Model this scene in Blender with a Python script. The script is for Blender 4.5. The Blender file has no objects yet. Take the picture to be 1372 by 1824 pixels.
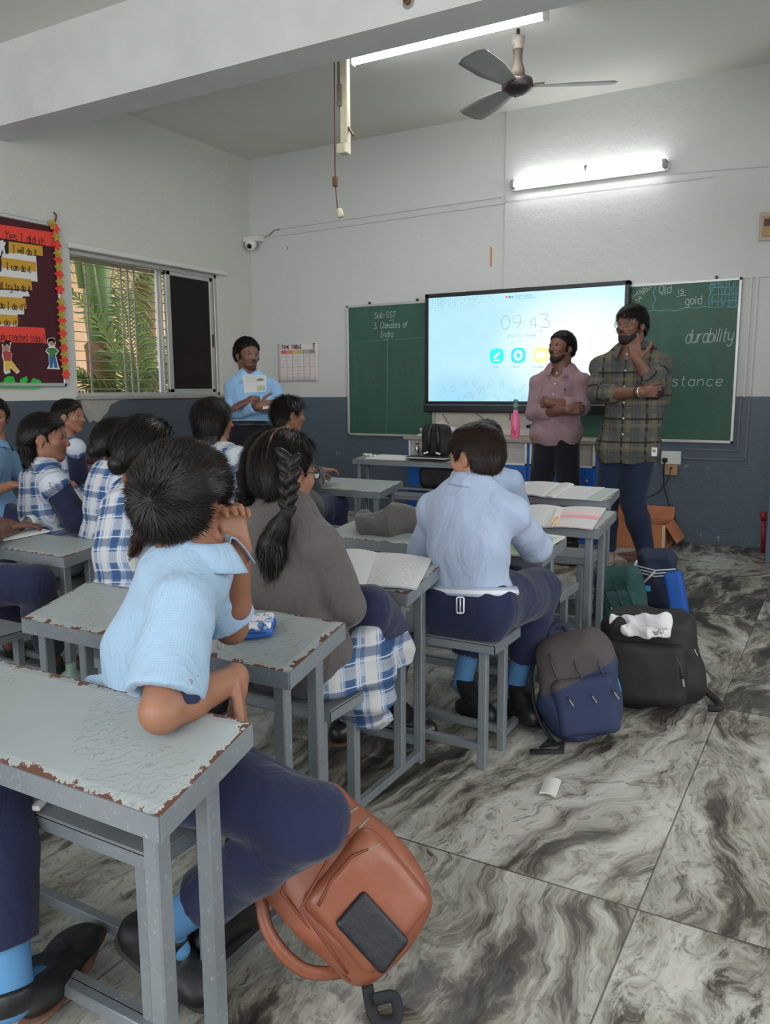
import bpy, bmesh, math, random
import numpy as np
from mathutils import Vector, Matrix, Quaternion
random.seed(7); np.random.seed(7)
SC = bpy.context.scene
C = SC.collection

# ---------------------------------------------------------------- camera
F_PX, CAMH = 1441.6, 1.2
CR = Vector((0.86872872, 0.49525623, -0.00562874))
CU = Vector((-0.06875826, 0.1318478, 0.98888243))
CF = Vector((-0.49049232, 0.85868354, -0.14859293))
cam_data = bpy.data.cameras.new('camera')
cam_data.sensor_fit = 'VERTICAL'; cam_data.sensor_height = 36.0
cam_data.lens = 36.0 * F_PX / 1824.0
cam_data.clip_start = 0.05; cam_data.clip_end = 200
cam = bpy.data.objects.new('camera', cam_data); C.objects.link(cam)
cam.matrix_world = Matrix(((CR.x, CU.x, -CF.x, 0), (CR.y, CU.y, -CF.y, 0), (CR.z, CU.z, -CF.z, CAMH), (0, 0, 0, 1)))
SC.camera = cam

def at(u, v, X=None, Y=None, Z=None):
    d = CF * F_PX + CR * (u - 686) - CU * (v - 912)
    t = X / d.x if X is not None else (Y / d.y if Y is not None else (Z - CAMH) / d.z)
    P = d * t; P.z += CAMH
    return P

# ---------------------------------------------------------------- view and light
vs = SC.view_settings
SC.display_settings.display_device = 'sRGB'
vs.view_transform = 'Standard'; vs.look = 'None'; vs.gamma = 1.0; vs.use_curve_mapping = False
vs.exposure = 0.18

XL, YB, ZC, XR, YF = -5.332, 6.647, 3.457, 2.9, -2.6
world = bpy.data.worlds.new('sky'); SC.world = world; world.use_nodes = True
wn = world.node_tree; wn.nodes.clear()
wo = wn.nodes.new('ShaderNodeOutputWorld'); wb = wn.nodes.new('ShaderNodeBackground')
wb.inputs[0].default_value = (0.93, 0.97, 1.0, 1); wb.inputs[1].default_value = 2.0
wn.links.new(wb.outputs[0], wo.inputs[0])

def area_light(name, loc, target, sx, sy, power, color=(1, 1, 1)):
    l = bpy.data.lights.new(name, 'AREA'); l.shape = 'RECTANGLE'; l.size = sx; l.size_y = sy
    l.energy = power; l.color = color
    o = bpy.data.objects.new(name, l); C.objects.link(o); o.location = loc
    o.rotation_euler = (Vector(target) - Vector(loc)).to_track_quat('-Z', 'Y').to_euler()
    return o
# daylight through the left window, the right-hand windows and the openings behind the camera
area_light('daylight_right_windows', (XR - 0.1, 2.2, 1.75), (-2.5, 3.0, 0.9), 4.5, 1.6, 62, (0.95, 0.98, 1.0))
area_light('daylight_rear_opening', (-1.2, YF + 0.1, 2.0), (-1.8, 4.0, 1.1), 5.5, 2.0, 74, (0.96, 0.98, 1.0))

# ---------------------------------------------------------------- helpers: materials
def lin(c):
    return tuple((x / 12.92 if x <= 0.04045 else ((x + 0.055) / 1.055) ** 2.4) for x in c)
def rgb(r, g, b): return lin((r / 255, g / 255, b / 255)) + (1,)
class NT:
    def __init__(s, m):
        s.t = m.node_tree
    def n(s, typ, **kw):
        nd = s.t.nodes.new('ShaderNode' + typ)
        ins = kw.pop('ins', {})
        for k, v in kw.items(): setattr(nd, k, v)
        for k, v in ins.items():
            if hasattr(v, 'links') and hasattr(v, 'is_output'): s.t.links.new(v, nd.inputs[k])
            else: nd.inputs[k].default_value = v
        return nd
    def link(s, a, b): s.t.links.new(a, b)
    def ramp(s, fac, stops, interp='LINEAR'):
        nd = s.t.nodes.new('ShaderNodeValToRGB'); cr = nd.color_ramp; cr.interpolation = interp
        while len(cr.elements) < len(stops): cr.elements.new(0.5)
        for e, (p, c) in zip(cr.elements, stops):
            e.position = p; e.color = c if len(c) == 4 else tuple(c) + (1,)
        s.t.links.new(fac, nd.inputs[0]); return nd.outputs[0]
    def mix(s, fac, a, b, blend='MIX'):
        nd = s.t.nodes.new('ShaderNodeMix'); nd.data_type = 'RGBA'; nd.blend_type = blend
        for i, v in ((0, fac), (6, a), (7, b)):
            if hasattr(v, 'is_output'): s.t.links.new(v, nd.inputs[i])
            else: nd.inputs[i].default_value = v
        return nd.outputs[2]
    def math(s, op, a, b=None, c=None, clamp=False):
        nd = s.t.nodes.new('ShaderNodeMath'); nd.operation = op; nd.use_clamp = clamp
        for i, v in enumerate((a, b, c)):
            if v is None: continue
            if hasattr(v, 'is_output'): s.t.links.new(v, nd.inputs[i])
            else: nd.inputs[i].default_value = v
        return nd.outputs[0]
    def coords(s, kind='Object', scale=(1, 1, 1), rot=(0, 0, 0), loc=(0, 0, 0)):
        if kind == 'World':
            o = s.n('NewGeometry').outputs['Position']
        elif kind.startswith('attr:'):
            o = s.n('Attribute', attribute_name=kind[5:]).outputs['Vector']
        else:
            o = s.n('TexCoord').outputs[kind]
        m = s.n('Mapping', ins={0: o}); m.inputs['Scale'].default_value = scale
        m.inputs['Rotation'].default_value = rot; m.inputs['Location'].default_value = loc
        return m.outputs[0]
    def noise(s, vec, scale=5, detail=4, rough=0.5, dist=0.0):
        nd = s.n('TexNoise'); nd.inputs['Scale'].default_value = scale; nd.inputs['Detail'].default_value = detail
        nd.inputs['Roughness'].default_value = rough; nd.inputs['Distortion'].default_value = dist
        s.link(vec, nd.inputs['Vector']); return nd
def newmat(name):
    m = bpy.data.materials.new(name); m.use_nodes = True
    t = NT(m); b = m.node_tree.nodes['Principled BSDF']
    return m, t, b
def bump(t, b, h, strength=0.3, dist=0.01):
    nd = t.n('Bump'); nd.inputs['Strength'].default_value = strength; nd.inputs['Distance'].default_value = dist
    t.link(h, nd.inputs['Height']); t.link(nd.outputs[0], b.inputs['Normal']); return nd
MATS = {}
def plain(name, col, rough=0.6, metal=0.0, vary=0.0, bumps=0.0, bscale=200, emit=None, coat=0.0, spec=None, alpha=None, sheen=0.0, coord='Object', vscale=6):
    if name in MATS: return MATS[name]
    m, t, b = newmat(name)
    b.inputs['Base Color'].default_value = col; b.inputs['Roughness'].default_value = rough
    b.inputs['Metallic'].default_value = metal
    if coat: b.inputs['Coat Weight'].default_value = coat
    if spec is not None: b.inputs['Specular IOR Level'].default_value = spec
    if sheen: b.inputs['Sheen Weight'].default_value = sheen; b.inputs['Sheen Roughness'].default_value = 0.5
    if emit: b.inputs['Emission Color'].default_value = col; b.inputs['Emission Strength'].default_value = emit
    if vary:
        co = t.coords(coord); nz = t.noise(co, vscale, 5, 0.6)
        dark = tuple(c * (1 - vary) for c in col[:3]) + (1,); lt = tuple(min(1, c * (1 + vary)) for c in col[:3]) + (1,)
        t.link(t.ramp(nz.outputs[0], [(0.3, dark), (0.7, lt)]), b.inputs['Base Color'])
    if bumps:
        co = t.coords(coord); nz = t.noise(co, bscale, 3, 0.6); bump(t, b, nz.outputs[0], bumps, 0.004)
    MATS[name] = m; return m

# ---------------------------------------------------------------- helpers: meshes
def link_obj(name, me, mat=None, parent=None):
    o = bpy.data.objects.new(name, me); C.objects.link(o)
    if mat is not None:
        for mm in (mat if isinstance(mat, (list, tuple)) else [mat]): me.materials.append(mm)
    if parent is not None: o.parent = parent; o.matrix_parent_inverse = parent_inv(parent)
    return o
def parent_inv(p): return parent_world(p).inverted()
def parent_world(p):
    m = Matrix.LocRotScale(p.location, p.rotation_euler, p.scale)
    if p.parent: m = parent_world(p.parent) @ p.matrix_parent_inverse @ m
    return m
def tag(o, label=None, cat=None, group=None, kind=None):
    if label: o['label'] = label
    if cat: o['category'] = cat
    if group: o['group'] = group
    if kind: o['kind'] = kind
    return o
def thing(name, label, cat, loc=(0, 0, 0), rz=0.0, group=None):
    o = bpy.data.objects.new(name, None); C.objects.link(o); o.empty_display_size = 0.1
    o.location = loc; o.rotation_euler = (0, 0, rz); tag(o, label, cat, group); return o
def copy_tree(o, parent=None):
    c = o.copy(); C.objects.link(c)
    if parent is not None: c.parent = parent
    for ch in list(o.children): copy_tree(ch, c)
    return c
def spl(pts, k=5):
    """smooth curve through the points"""
    P = [Vector(p) for p in pts]; P = [P[0]] + P + [P[-1]]; out = []
    for i in range(1, len(P) - 2):
        for j in range(k):
            t = j / k; a, b, c, d = P[i - 1], P[i], P[i + 1], P[i + 2]
            out.append(.5 * ((2 * b) + (c - a) * t + (2 * a - 5 * b + 4 * c - d) * t * t + (3 * b - a - 3 * c + d) * t ** 3))
    return out + [P[-2]]
class MB:
    """collects shapes in world (or local) coordinates into ONE mesh"""
    def __init__(s): s.v = []; s.f = []; s.mi = []; s.sm = []
    def add(s, vs_, fs, mi=0, smooth=False):
        k = len(s.v); s.v += [tuple(p) for p in vs_]
        for f in fs: s.f.append(tuple(i + k for i in f)); s.mi.append(mi); s.sm.append(smooth)
        return s
    def box(s, c, d, R=None, bev=0.0, mi=0, seg=1):
        """centre, full size, rotation matrix"""
        bm = bmesh.new(); bmesh.ops.create_cube(bm, size=1.0)
        for v in bm.verts: v.co = Vector((v.co.x * d[0], v.co.y * d[1], v.co.z * d[2]))
        if bev: bmesh.ops.bevel(bm, geom=list(bm.edges), offset=bev, segments=seg, affect='EDGES', profile=0.5)
        bm.verts.index_update()
        R = R or Matrix.Identity(3); c = Vector(c)
        s.add([R @ v.co + c for v in bm.verts], [[v.index for v in f.verts] for f in bm.faces], mi, seg > 1)
        bm.free(); return s
    def boxab(s, a, b, bev=0.0, mi=0):
        a = Vector(a); b = Vector(b)
        return s.box((a + b) / 2, [abs(b[i] - a[i]) for i in range(3)], None, bev, mi)
    def beam(s, a, b, w, h=None, up=(0, 0, 1), bev=0.0, mi=0):
        a = Vector(a); b = Vector(b); h = h or w; z = (b - a).normalized(); u = Vector(up)
        if abs(z.dot(u)) > 0.95: u = Vector((0, 1, 0))
        x = u.cross(z).normalized(); y = z.cross(x)
        R = Matrix((x, y, z)).transposed()
        return s.box((a + b) / 2, (w, h, (b - a).length), R, bev, mi)
    def tube(s, pts, r, n=10, mi=0, caps=True, flat=None):
        pts = [Vector(p) for p in pts]; rr = r if isinstance(r, (list, tuple)) else [r] * len(pts)
        k0 = len(s.v); prev = None; ring = []
        for i, p in enumerate(pts):
            t = (pts[min(i + 1, len(pts) - 1)] - pts[max(i - 1, 0)]).normalized()
            if prev is None:
                u = Vector((0, 0, 1)) if abs(t.z) < 0.9 else Vector((0, 1, 0))
                x = u.cross(t).normalized()
                if flat is not None: x = (Vector(flat) - t * t.dot(Vector(flat))).normalized()
            else: x = (prev - t * t.dot(prev)).normalized()
            prev = x; y = t.cross(x)
            fl = 0.35 if flat is not None else 1.0
            for j in range(n):
                a = 2 * math.pi * j / n
                ring.append(p + (x * math.cos(a) * fl + y * math.sin(a)) * rr[i])
        fs = []
        for i in range(len(pts) - 1):
            for j in range(n):
                a, b = i * n + j, i * n + (j + 1) % n
                fs.append((a, b, b + n, a + n))
        if caps: fs.append(tuple(range(n))[::-1]); fs.append(tuple(range((len(pts) - 1) * n, len(pts) * n)))
        return s.add(ring, fs, mi, True)
    def cyl(s, a, b, r, r2=None, n=16, mi=0, caps=True):
        return s.tube([a, b], [r, r if r2 is None else r2], n, mi, caps)
    def lathe(s, base, prof, n=24, mi=0, axis=(0, 0, 1)):
        z = Vector(axis).normalized(); u = Vector((1, 0, 0)) if abs(z.x) < 0.9 else Vector((0, 1, 0))
        x = (u - z * u.dot(z)).normalized(); y = z.cross(x); base = Vector(base); vs_ = []; fs = []
        for (r, h) in prof:
            for j in range(n):
                a = 2 * math.pi * j / n; vs_.append(base + z * h + (x * math.cos(a) + y * math.sin(a)) * max(r, 1e-4))
        for i in range(len(prof) - 1):
            for j in range(n):
                a, b = i * n + j, i * n + (j + 1) % n; fs.append((a, b, b + n, a + n))
        fs.append(tuple(range(n))[::-1]); fs.append(tuple(range((len(prof) - 1) * n, len(prof) * n)))
        return s.add(vs_, fs, mi, True)
    def prism(s, outline, z0, z1, M=None, mi=0, smooth=False):
        """outline in local xy, extruded along local z, placed by 4x4 M"""
        M = M or Matrix.Identity(4); n = len(outline)
        vs_ = [M @ Vector((x, y, z0)) for x, y in outline] + [M @ Vector((x, y, z1)) for x, y in outline]
        fs = [tuple(range(n))[::-1], tuple(range(n, 2 * n))] + [(i, (i + 1) % n, n + (i + 1) % n, n + i) for i in range(n)]
        return s.add(vs_, fs, mi, smooth)
    def quad(s, a, b, c, d, mi=0): return s.add([a, b, c, d], [(0, 1, 2, 3)], mi)
    def grid(s, fn, nu, nv, mi=0, smooth=True):
        vs_ = [fn(i / nu, j / nv) for j in range(nv + 1) for i in range(nu + 1)]
        fs = [(j * (nu + 1) + i, j * (nu + 1) + i + 1, (j + 1) * (nu + 1) + i + 1, (j + 1) * (nu + 1) + i) for j in range(nv) for i in range(nu)]
        return s.add(vs_, fs, mi, smooth)
    def build(s, name, mat, parent=None, fix=True):
        me = bpy.data.meshes.new(name); me.from_pydata(s.v, [], s.f)
        me.polygons.foreach_set('material_index', s.mi); me.polygons.foreach_set('use_smooth', s.sm)
        if fix:
            bm = bmesh.new(); bm.from_mesh(me); bmesh.ops.recalc_face_normals(bm, faces=bm.faces); bm.to_mesh(me); bm.free()
        me.update()
        return link_obj(name, me, mat, parent)
def rotm(ax, ay, az=None):
    """3x3 with columns: x, y, z axes"""
    x = Vector(ax).normalized(); y = Vector(ay); y = (y - x * x.dot(y)).normalized(); z = x.cross(y)
    return Matrix((x, y, z)).transposed()
def mat4(R, t):
    M = R.to_4x4(); M.translation = Vector(t); return M
def solidify(o, th, off=0):
    m = o.modifiers.new('thickness', 'SOLIDIFY'); m.thickness = th; m.offset = off; return o
# ================================================================ MATERIALS of the room
def wall_mat(name, upper, lower, zline, seed=0.0, side='back'):
    m, t, b = newmat(name)
    co = t.coords('World'); sep = t.n('SeparateXYZ', ins={0: co})
    n1 = t.noise(t.coords('World', loc=(seed, 0, 0)), 1.6, 6, 0.6); n2 = t.noise(t.coords('World', loc=(seed, 3, 0)), 14, 5, 0.65)
    n3 = t.noise(co, 60, 3, 0.6)
    up = t.mix(t.math('MULTIPLY', n1.outputs[0], 0.5), upper, tuple(c * 0.9 for c in upper[:3]) + (1,))
    st = t.ramp(n2.outputs[0], [(0.62, (0, 0, 0)), (0.72, (1, 1, 1))])
    up = t.mix(t.math('MULTIPLY', st, 0.10), up, tuple(c * 0.72 for c in upper[:3]) + (1,))
    lo = t.mix(n1.outputs[0], tuple(c * 0.86 for c in lower[:3]) + (1,), tuple(c * 1.12 for c in lower[:3]) + (1,))
    # flaked white spots in the dado paint: two scuffed rows and one near the floor
    vv = t.n('TexVoronoi', ins={'Vector': co}); vv.inputs['Scale'].default_value = 26
    z = sep.outputs[2]
    def band(c, w): return t.math('SUBTRACT', 1.0, t.math('DIVIDE', t.math('ABSOLUTE', t.math('SUBTRACT', z, c)), w), clamp=True)
    rows = t.math('MAXIMUM', band(0.60, 0.09), t.math('MAXIMUM', band(0.06, 0.16), t.math('MULTIPLY', band(0.72, 0.25), 0.45)))
    fl = t.noise(co, 24, 5, 0.7)
    flk = t.math('GREATER_THAN', t.math('ADD', fl.outputs[0], t.math('MULTIPLY', rows, 0.22)), 0.83)
    lo = t.mix(flk, lo, rgb(150, 150, 146))
    sc = t.noise(t.coords('World', scale=(1, 1, 3)), 90, 2, 0.5)
    lo = t.mix(t.math('MULTIPLY', t.math('GREATER_THAN', sc.outputs[0], 0.70), 0.35), lo, rgb(150, 150, 150))
    edge = t.math('ADD', z, t.math('MULTIPLY', t.math('SUBTRACT', n3.outputs[0], 0.5), 0.006))
    isup = t.math('GREATER_THAN', edge, zline)
    t.link(t.mix(isup, lo, up), b.inputs['Base Color'])
    t.link(t.math('ADD', 0.45, t.math('MULTIPLY', isup, 0.35)), b.inputs['Roughness'])
    b.inputs['Specular IOR Level'].default_value = 0.3
    bump(t, b, t.math('ADD', n2.outputs[0], t.math('MULTIPLY', n1.outputs[0], 2.0)), 0.25, 0.02)
    return m
M_WALLB = wall_mat('wall_paint_back', rgb(197, 197, 193), rgb(82, 93, 104), 1.139)
M_WALLL = wall_mat('wall_paint_left', rgb(198, 197, 190), rgb(76, 82, 92), 1.139, 5.0)
M_CEIL = plain('ceiling_paint', rgb(214, 212, 206), 0.85, vary=0.04, coord='Object', vscale=1.3, bumps=0.1, bscale=12)
M_BEAM = plain('beam_paint', rgb(204, 203, 202), 0.8, vary=0.07, vscale=2.2, bumps=0.15, bscale=9)

def marble():
    m, t, b = newmat('polished_marble_floor')
    co = t.n('NewGeometry').outputs['Position']
    TS = 0.92
    sep = t.n('SeparateXYZ', ins={0: co})
    # slab index -> each slab is cut from another place of the stone
    gx = t.math('DIVIDE', t.math('ADD', sep.outputs[0], 0.35), TS); gy = t.math('DIVIDE', t.math('SUBTRACT', sep.outputs[1], 1.789), 1.38)
    ix = t.math('FLOOR', gx); iy = t.math('FLOOR', gy)
    fx = t.math('FRACT', gx); fy = t.math('FRACT', gy)
    # book-matched slabs: mirror every other one, the veins run away from each joint
    px = t.math('PINGPONG', gx, 1.0); py = t.math('PINGPONG', gy, 1.0)
    cmb = t.n('CombineXYZ'); t.link(px, cmb.inputs[0]); t.link(py, cmb.inputs[1])
    t.link(t.math('ADD', t.math('MULTIPLY', t.math('FLOOR', t.math('MULTIPLY', ix, 0.5)), 3.7), t.math('MULTIPLY', t.math('FLOOR', t.math('MULTIPLY', iy, 0.5)), 5.3)), cmb.inputs[2])
    wob = t.noise(cmb.outputs[0], 1.7, 4, 0.55)
    off = t.n('VectorMath', operation='MULTIPLY_ADD', ins={0: wob.outputs['Color'], 1: (0.5, 0.5, 0.0), 2: cmb.outputs[0]})
    rt = t.n('Mapping', ins={0: off.outputs[0]}); rt.inputs['Rotation'].default_value = (0, 0, math.radians(-112)); st = t.n('Mapping', ins={0: rt.outputs[0]}); st.inputs['Scale'].default_value = (1.0, 3.4, 1.0)
    v1 = t.noise(st.outputs[0], 1.5, 14, 0.70, 0.25)
    st2 = t.n('Mapping', ins={0: rt.outputs[0]}); st2.inputs['Scale'].default_value = (1.3, 4.6, 1.0); st2.inputs['Location'].default_value = (4, 9, 2)
    v2 = t.noise(st2.outputs[0], 2.8, 14, 0.78, 0.25)
    big = t.noise(off.outputs[0], 1.1, 4, 0.55)
    a = t.math('ADD', t.math('MULTIPLY', v1.outputs[0], .62), t.math('MULTIPLY', v2.outputs[0], .38))
    a = t.math('ADD', a, t.math('MULTIPLY', t.math('SUBTRACT', big.outputs[0], 0.5), 0.42))
    pale = t.math('MULTIPLY', t.math('LESS_THAN', sep.outputs[1], 3.169), 0.045)
    a = t.math('ADD', a, pale)
    col = t.ramp(a, [(0.42, rgb(46, 43, 40)), (0.475, rgb(84, 79, 72)), (0.505, rgb(128, 124, 113)), (0.55, rgb(164, 162, 151)), (0.62, rgb(194, 194, 186)), (0.75, rgb(178, 166, 152))])
    dk = t.ramp(v2.outputs[0], [(0.385, (1, 1, 1)), (0.435, (0, 0, 0))])
    col = t.mix(t.math('MULTIPLY', dk, 0.8), col, rgb(56, 52, 47))
    wt = t.ramp(v2.outputs[0], [(0.57, (0, 0, 0)), (0.68, (1, 1, 1))])
    col = t.mix(t.math('MULTIPLY', wt, 0.45), col, rgb(202, 203, 197))
    fine = t.noise(off.outputs[0], 22, 6, 0.75, 0.4)
    col = t.mix(t.math('MULTIPLY', t.ramp(fine.outputs[0], [(0.53, (0, 0, 0)), (0.62, (1, 1, 1))]), 0.55), col, rgb(76, 71, 64))
    sp = t.noise(co, 70, 3, 0.6)
    dx = t.math('ABSOLUTE', t.math('SUBTRACT', fx, t.math('ROUND', fx))); dy = t.math('ABSOLUTE', t.math('SUBTRACT', fy, t.math('ROUND', fy)))
    jn = t.math('LESS_THAN', t.math('MINIMUM', dx, dy), 0.0022)
    col = t.mix(t.math('MULTIPLY', jn, 0.8), col, rgb(58, 56, 54))
    t.link(col, b.inputs['Base Color'])
    rg = t.noise(co, 3.0, 4, 0.6)
    t.link(t.math('ADD', 0.22, t.math('MULTIPLY', rg.outputs[0], 0.22)), b.inputs['Roughness'])
    b.inputs['Specular IOR Level'].default_value = 0.5
    bump(t, b, t.math('ADD', t.math('MULTIPLY', sp.outputs[0], 0.2), t.math('MULTIPLY', jn, -1.0)), 0.15, 0.003)
    return m
M_FLOOR = marble()
M_ALU = plain('aluminium_frame', rgb(186, 186, 182), 0.42, 0.55, vary=0.05)
M_WHITE = plain('white_paint', rgb(206, 204, 198), 0.6, vary=0.04)
M_CONC = plain('bare_plaster', rgb(150, 146, 138), 0.9, vary=0.15, vscale=12, bumps=0.6, bscale=30)

# ================================================================ ROOM
def struct(name, mb, mat, parent=None):
    o = mb.build(name, mat, parent)
    if parent is None: o['kind'] = 'structure'
    return o
struct('floor', MB().boxab((XL - 0.2, YF, -0.12), (XR + 0.2, YB + 0.2, 0)), M_FLOOR)
struct('ceiling', MB().boxab((XL - 0.2, YF, ZC), (XR + 0.2, YB + 0.2, ZC + 0.15)), M_CEIL)
struct('wall_back', MB().boxab((XL - 0.2, YB, 0), (XR + 0.2, YB + 0.2, ZC)), M_WALLB)
# left wall with the window opening
WY0, WY1, WZ0, WZ1 = 4.43, 6.15, 1.165, 2.30
wl = MB()
T = 0.2
wl.boxab((XL - T, YF, 0), (XL, WY0, ZC)); wl.boxab((XL - T, WY1, 0), (XL, YB, ZC))
wl.boxab((XL - T, WY0, 0), (XL, WY1, WZ0)); wl.boxab((XL - T, WY0, WZ1), (XL, WY1, ZC))
struct('wall_left', wl, M_WALLL)
# right wall: piers, sill and lintel round the two big windows beside the camera
wr = MB()
for y0, y1 in ((YF, -0.3), (1.9, 2.5), (4.7, YB)): wr.boxab((XR, y0, 0), (XR + T, y1, ZC))
for y0, y1 in ((-0.3, 1.9), (2.5, 4.7)): wr.boxab((XR, y0, 0), (XR + T, y1, 0.95)); wr.boxab((XR, y0, 2.6), (XR + T, y1, ZC))
struct('wall_right', wr, M_WALLL)
# concrete beam crossing the ceiling
struct('trim_1', MB().boxab((XL, 3.70, 2.958), (XR, 3.95, ZC + 0.02)), M_BEAM)
# shallow pier on the back wall right of the vertical line
struct('trim_2', MB().boxab((-2.62, YB - 0.012, 2.0), (XR, YB + 0.01, ZC)), M_WALLB)
# plaster lintel nib and rough plaster patch round the window
struct('trim_3', MB().boxab((XL, WY0 - 0.02, WZ1 + 0.0), (XL + 0.035, WY1 + 0.10, WZ1 + 0.045), 0.006), M_WHITE)
struct('trim_4', MB().boxab((XL - 0.02, WY0 - 0.02, WZ0 - 0.025), (XL + 0.022, WY1 + 0.03, WZ0 + 0.004), 0.004), M_CONC)
patch = MB(); pp = [(0, 0), (.62, 0), (.40, -.015), (.30, -.05), (.27, -.11), (.22, -.14), (.17, -.20), (.12, -.17), (.08, -.19), (0.02, -.10)]
patch.prism([(WY0 + 0.02 + a, WZ0 - 0.02 + b) for a, b in pp], 0, 0.004, Matrix(((0, 0, 1, XL - 0.001), (1, 0, 0, 0), (0, 1, 0, 0), (0, 0, 0, 1))))
struct('trim_5', patch, M_CONC)
# low plaster kerb along the back wall
kb = MB(); kb.boxab((-4.9, YB - 0.05, 0), (-3.0, YB, 0.035), 0.006); struct('baseboard_back', kb, M_CONC)
struct('trim_8', MB().boxab((-3.262, YB - 0.006, 0.8), (-1.95, YB + 0.01, 1.145)), plain('cream_panel_paint', rgb(196, 190, 178), .8, vary=.08, vscale=9))
# door pier at the far right and the closed door edge
M_PIER = plain('door_pier_paint', rgb(70, 84, 98), 0.5, vary=0.1, vscale=3)
a = at(1362, 1002, Z=0)
struct('trim_6', MB().boxab((a.x, a.y, 0), (a.x + 0.35, a.y + 0.12, 1.139), 0.004), M_PIER)
struct('trim_7', MB().boxab((a.x + .02, a.y + .012, 1.139), (a.x + 0.35, a.y + 0.108, ZC), 0.004), M_WHITE)
# ================================================================ STROKE LETTERING (chalk, felt pen, print)
# glyph: 'width|stroke;stroke' , a stroke is a run of x,y pairs written as two characters each (x: 0-9, y: letters a=-3 ... m=9)
_G = {
'a': '4|4h0.,4j2j0h0e1d3d4e;4j4d', 'b': '4|0m0d;0h1j3j4h4f3d1d0e', 'c': '4|4i3j1j0h0f1d3d4e', 'd': '4|4m4d;4h3j1j0h0f1d3d4e',
'e': '4|0g4g4i3j1j0h0f1d3d4e', 'f': '3|3l2m1l1d;0j3j', 'g': '4|4j4b3a1a0b;4h3j1j0h0f1d3d4e', 'h': '4|0m0d;0h2j3j4h4d',
'i': '1|0j0d;0l0k', 'j': '2|2j2b1a0a;2l2k', 'k': '4|0m0d;4j0f;2g4d', 'l': '1|0m0d', 'm': '6|0j0d;0h1j2j3h3d;3h4j5j6h6d', 'n': '4|0j0d;0h2j3j4h4d',
'o': '4|1j0h0f1d3d4f4h3j1j', 'p': '4|0j0a;0h1j3j4h4f3d1d0e', 'q': '4|4j4a;4h3j1j0h0f1d3d4e', 'r': '3|0j0d;0h1j3j', 's': '4|4i3j1j0i1h3g4f3d1d0e',
't': '3|1m1e2d3d;0j3j', 'u': '4|0j0e1d3d4f;4j4d', 'v': '4|0j2d4j', 'w': '6|0j1d3i5d6j', 'x': '4|0j4d;4j0d', 'y': '4|0j0g1e3e4g;4j4b3a1a0b', 'z': '4|0j4j0d4d',
'A': '5|0d2m3m5d;1g4g', 'B': '5|0d0m3m4l4j3h0h;3h5g5e3d0d', 'C': '5|5k4m2m0k0f2d4d5f', 'D': '5|0d0m3m5j5g3d0d', 'E': '4|4m0m0d4d;0h3h', 'G': '5|5k4m2m0k0f2d4d5f5h3h',
'I': '3|0m3m;1m1d;0d3d', 'L': '4|0m0d4d', 'M': '6|0d0m3g6m6d', 'N': '5|0d0m5d5m', 'O': '5|2m0k0f2d3d5f5k3m2m', 'P': '5|0d0m4m5k4h0h', 'R': '5|0d0m4m5k4h0h;2h5d',
'S': '5|5l4m1m0k1h4h5f4d1d0e', 'T': '5|0m5m;2m2d', 'Y': '5|0m2h5m;2h2d', 'H': '5|0m0d;5m5d;0h5h', 'F': '4|4m0m0d;0h3h', 'W': '6|0m1d3j5d6m',
'0': '5|2m0k0f2d3d5f5k3m2m', '1': '2|0k2m2d', '2': '5|0k1m4m5k4h0d5d', '3': '5|0m5m2i4i5g5e4d1d0e', '4': '5|4d4m0f5f', '5': '5|5m1m0h4h5f4d1d0e',
'6': '5|4m1j0f1d4d5f4h1h0f', '7': '5|0m5m2d', '8': '5|2h0j1m4m5j3h1h0f1d4d5f3h', '9': '5|5i4h1h0j1m4m5j5h2d', ':': '1|0i0h;0f0e', '-': '3|0h3h', '.': '1|0e0d', '!': '1|0m0g;0e0d', '?': '4|0k1m3m4k2h2g;2e2d', ',': '1|0e0c', ' ': '3|', "'": '1|0m0k', '/': '4|0c4m'}
def glyph(ch):
    g = _G.get(ch)
    if g is None: return 4, []
    w, s = g.split('|'); out = []
    for st in s.split(';'):
        st = st.replace('.,', '')
        pts = [(int(st[i]), ord(st[i + 1]) - 100) for i in range(0, len(st) - 1, 2)]
        if len(pts) > 1: out.append(pts)
    return int(w), out
_G['a'] = '4|4h3j1j0h0f1d3d4e;4j4d'
def chaikin(p, it=2):
    for _ in range(it):
        if len(p) < 3: return p
        q = [p[0]]
        for a, b in zip(p[:-1], p[1:]):
            q += [(a[0] * .75 + b[0] * .25, a[1] * .75 + b[1] * .25), (a[0] * .25 + b[0] * .75, a[1] * .25 + b[1] * .75)]
        q.append(p[-1]); p = q
    return p
def stroke_quads(mb, pts, w, fn, mi=0):
    """pts 2-D polyline -> ribbon of width w, fn(x,y) -> 3-D"""
    n = len(pts); L = []; R_ = []
    for i in range(n):
        a = pts[max(0, i - 1)]; b = pts[min(n - 1, i + 1)]
        dx, dy = b[0] - a[0], b[1] - a[1]; l = math.hypot(dx, dy) or 1
        nx, ny = -dy / l * w / 2, dx / l * w / 2
        L.append(fn(pts[i][0] + nx, pts[i][1] + ny)); R_.append(fn(pts[i][0] - nx, pts[i][1] - ny))
    mb.add(L + R_, [(i, i + 1, n + i + 1, n + i) for i in range(n - 1)], mi)
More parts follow.
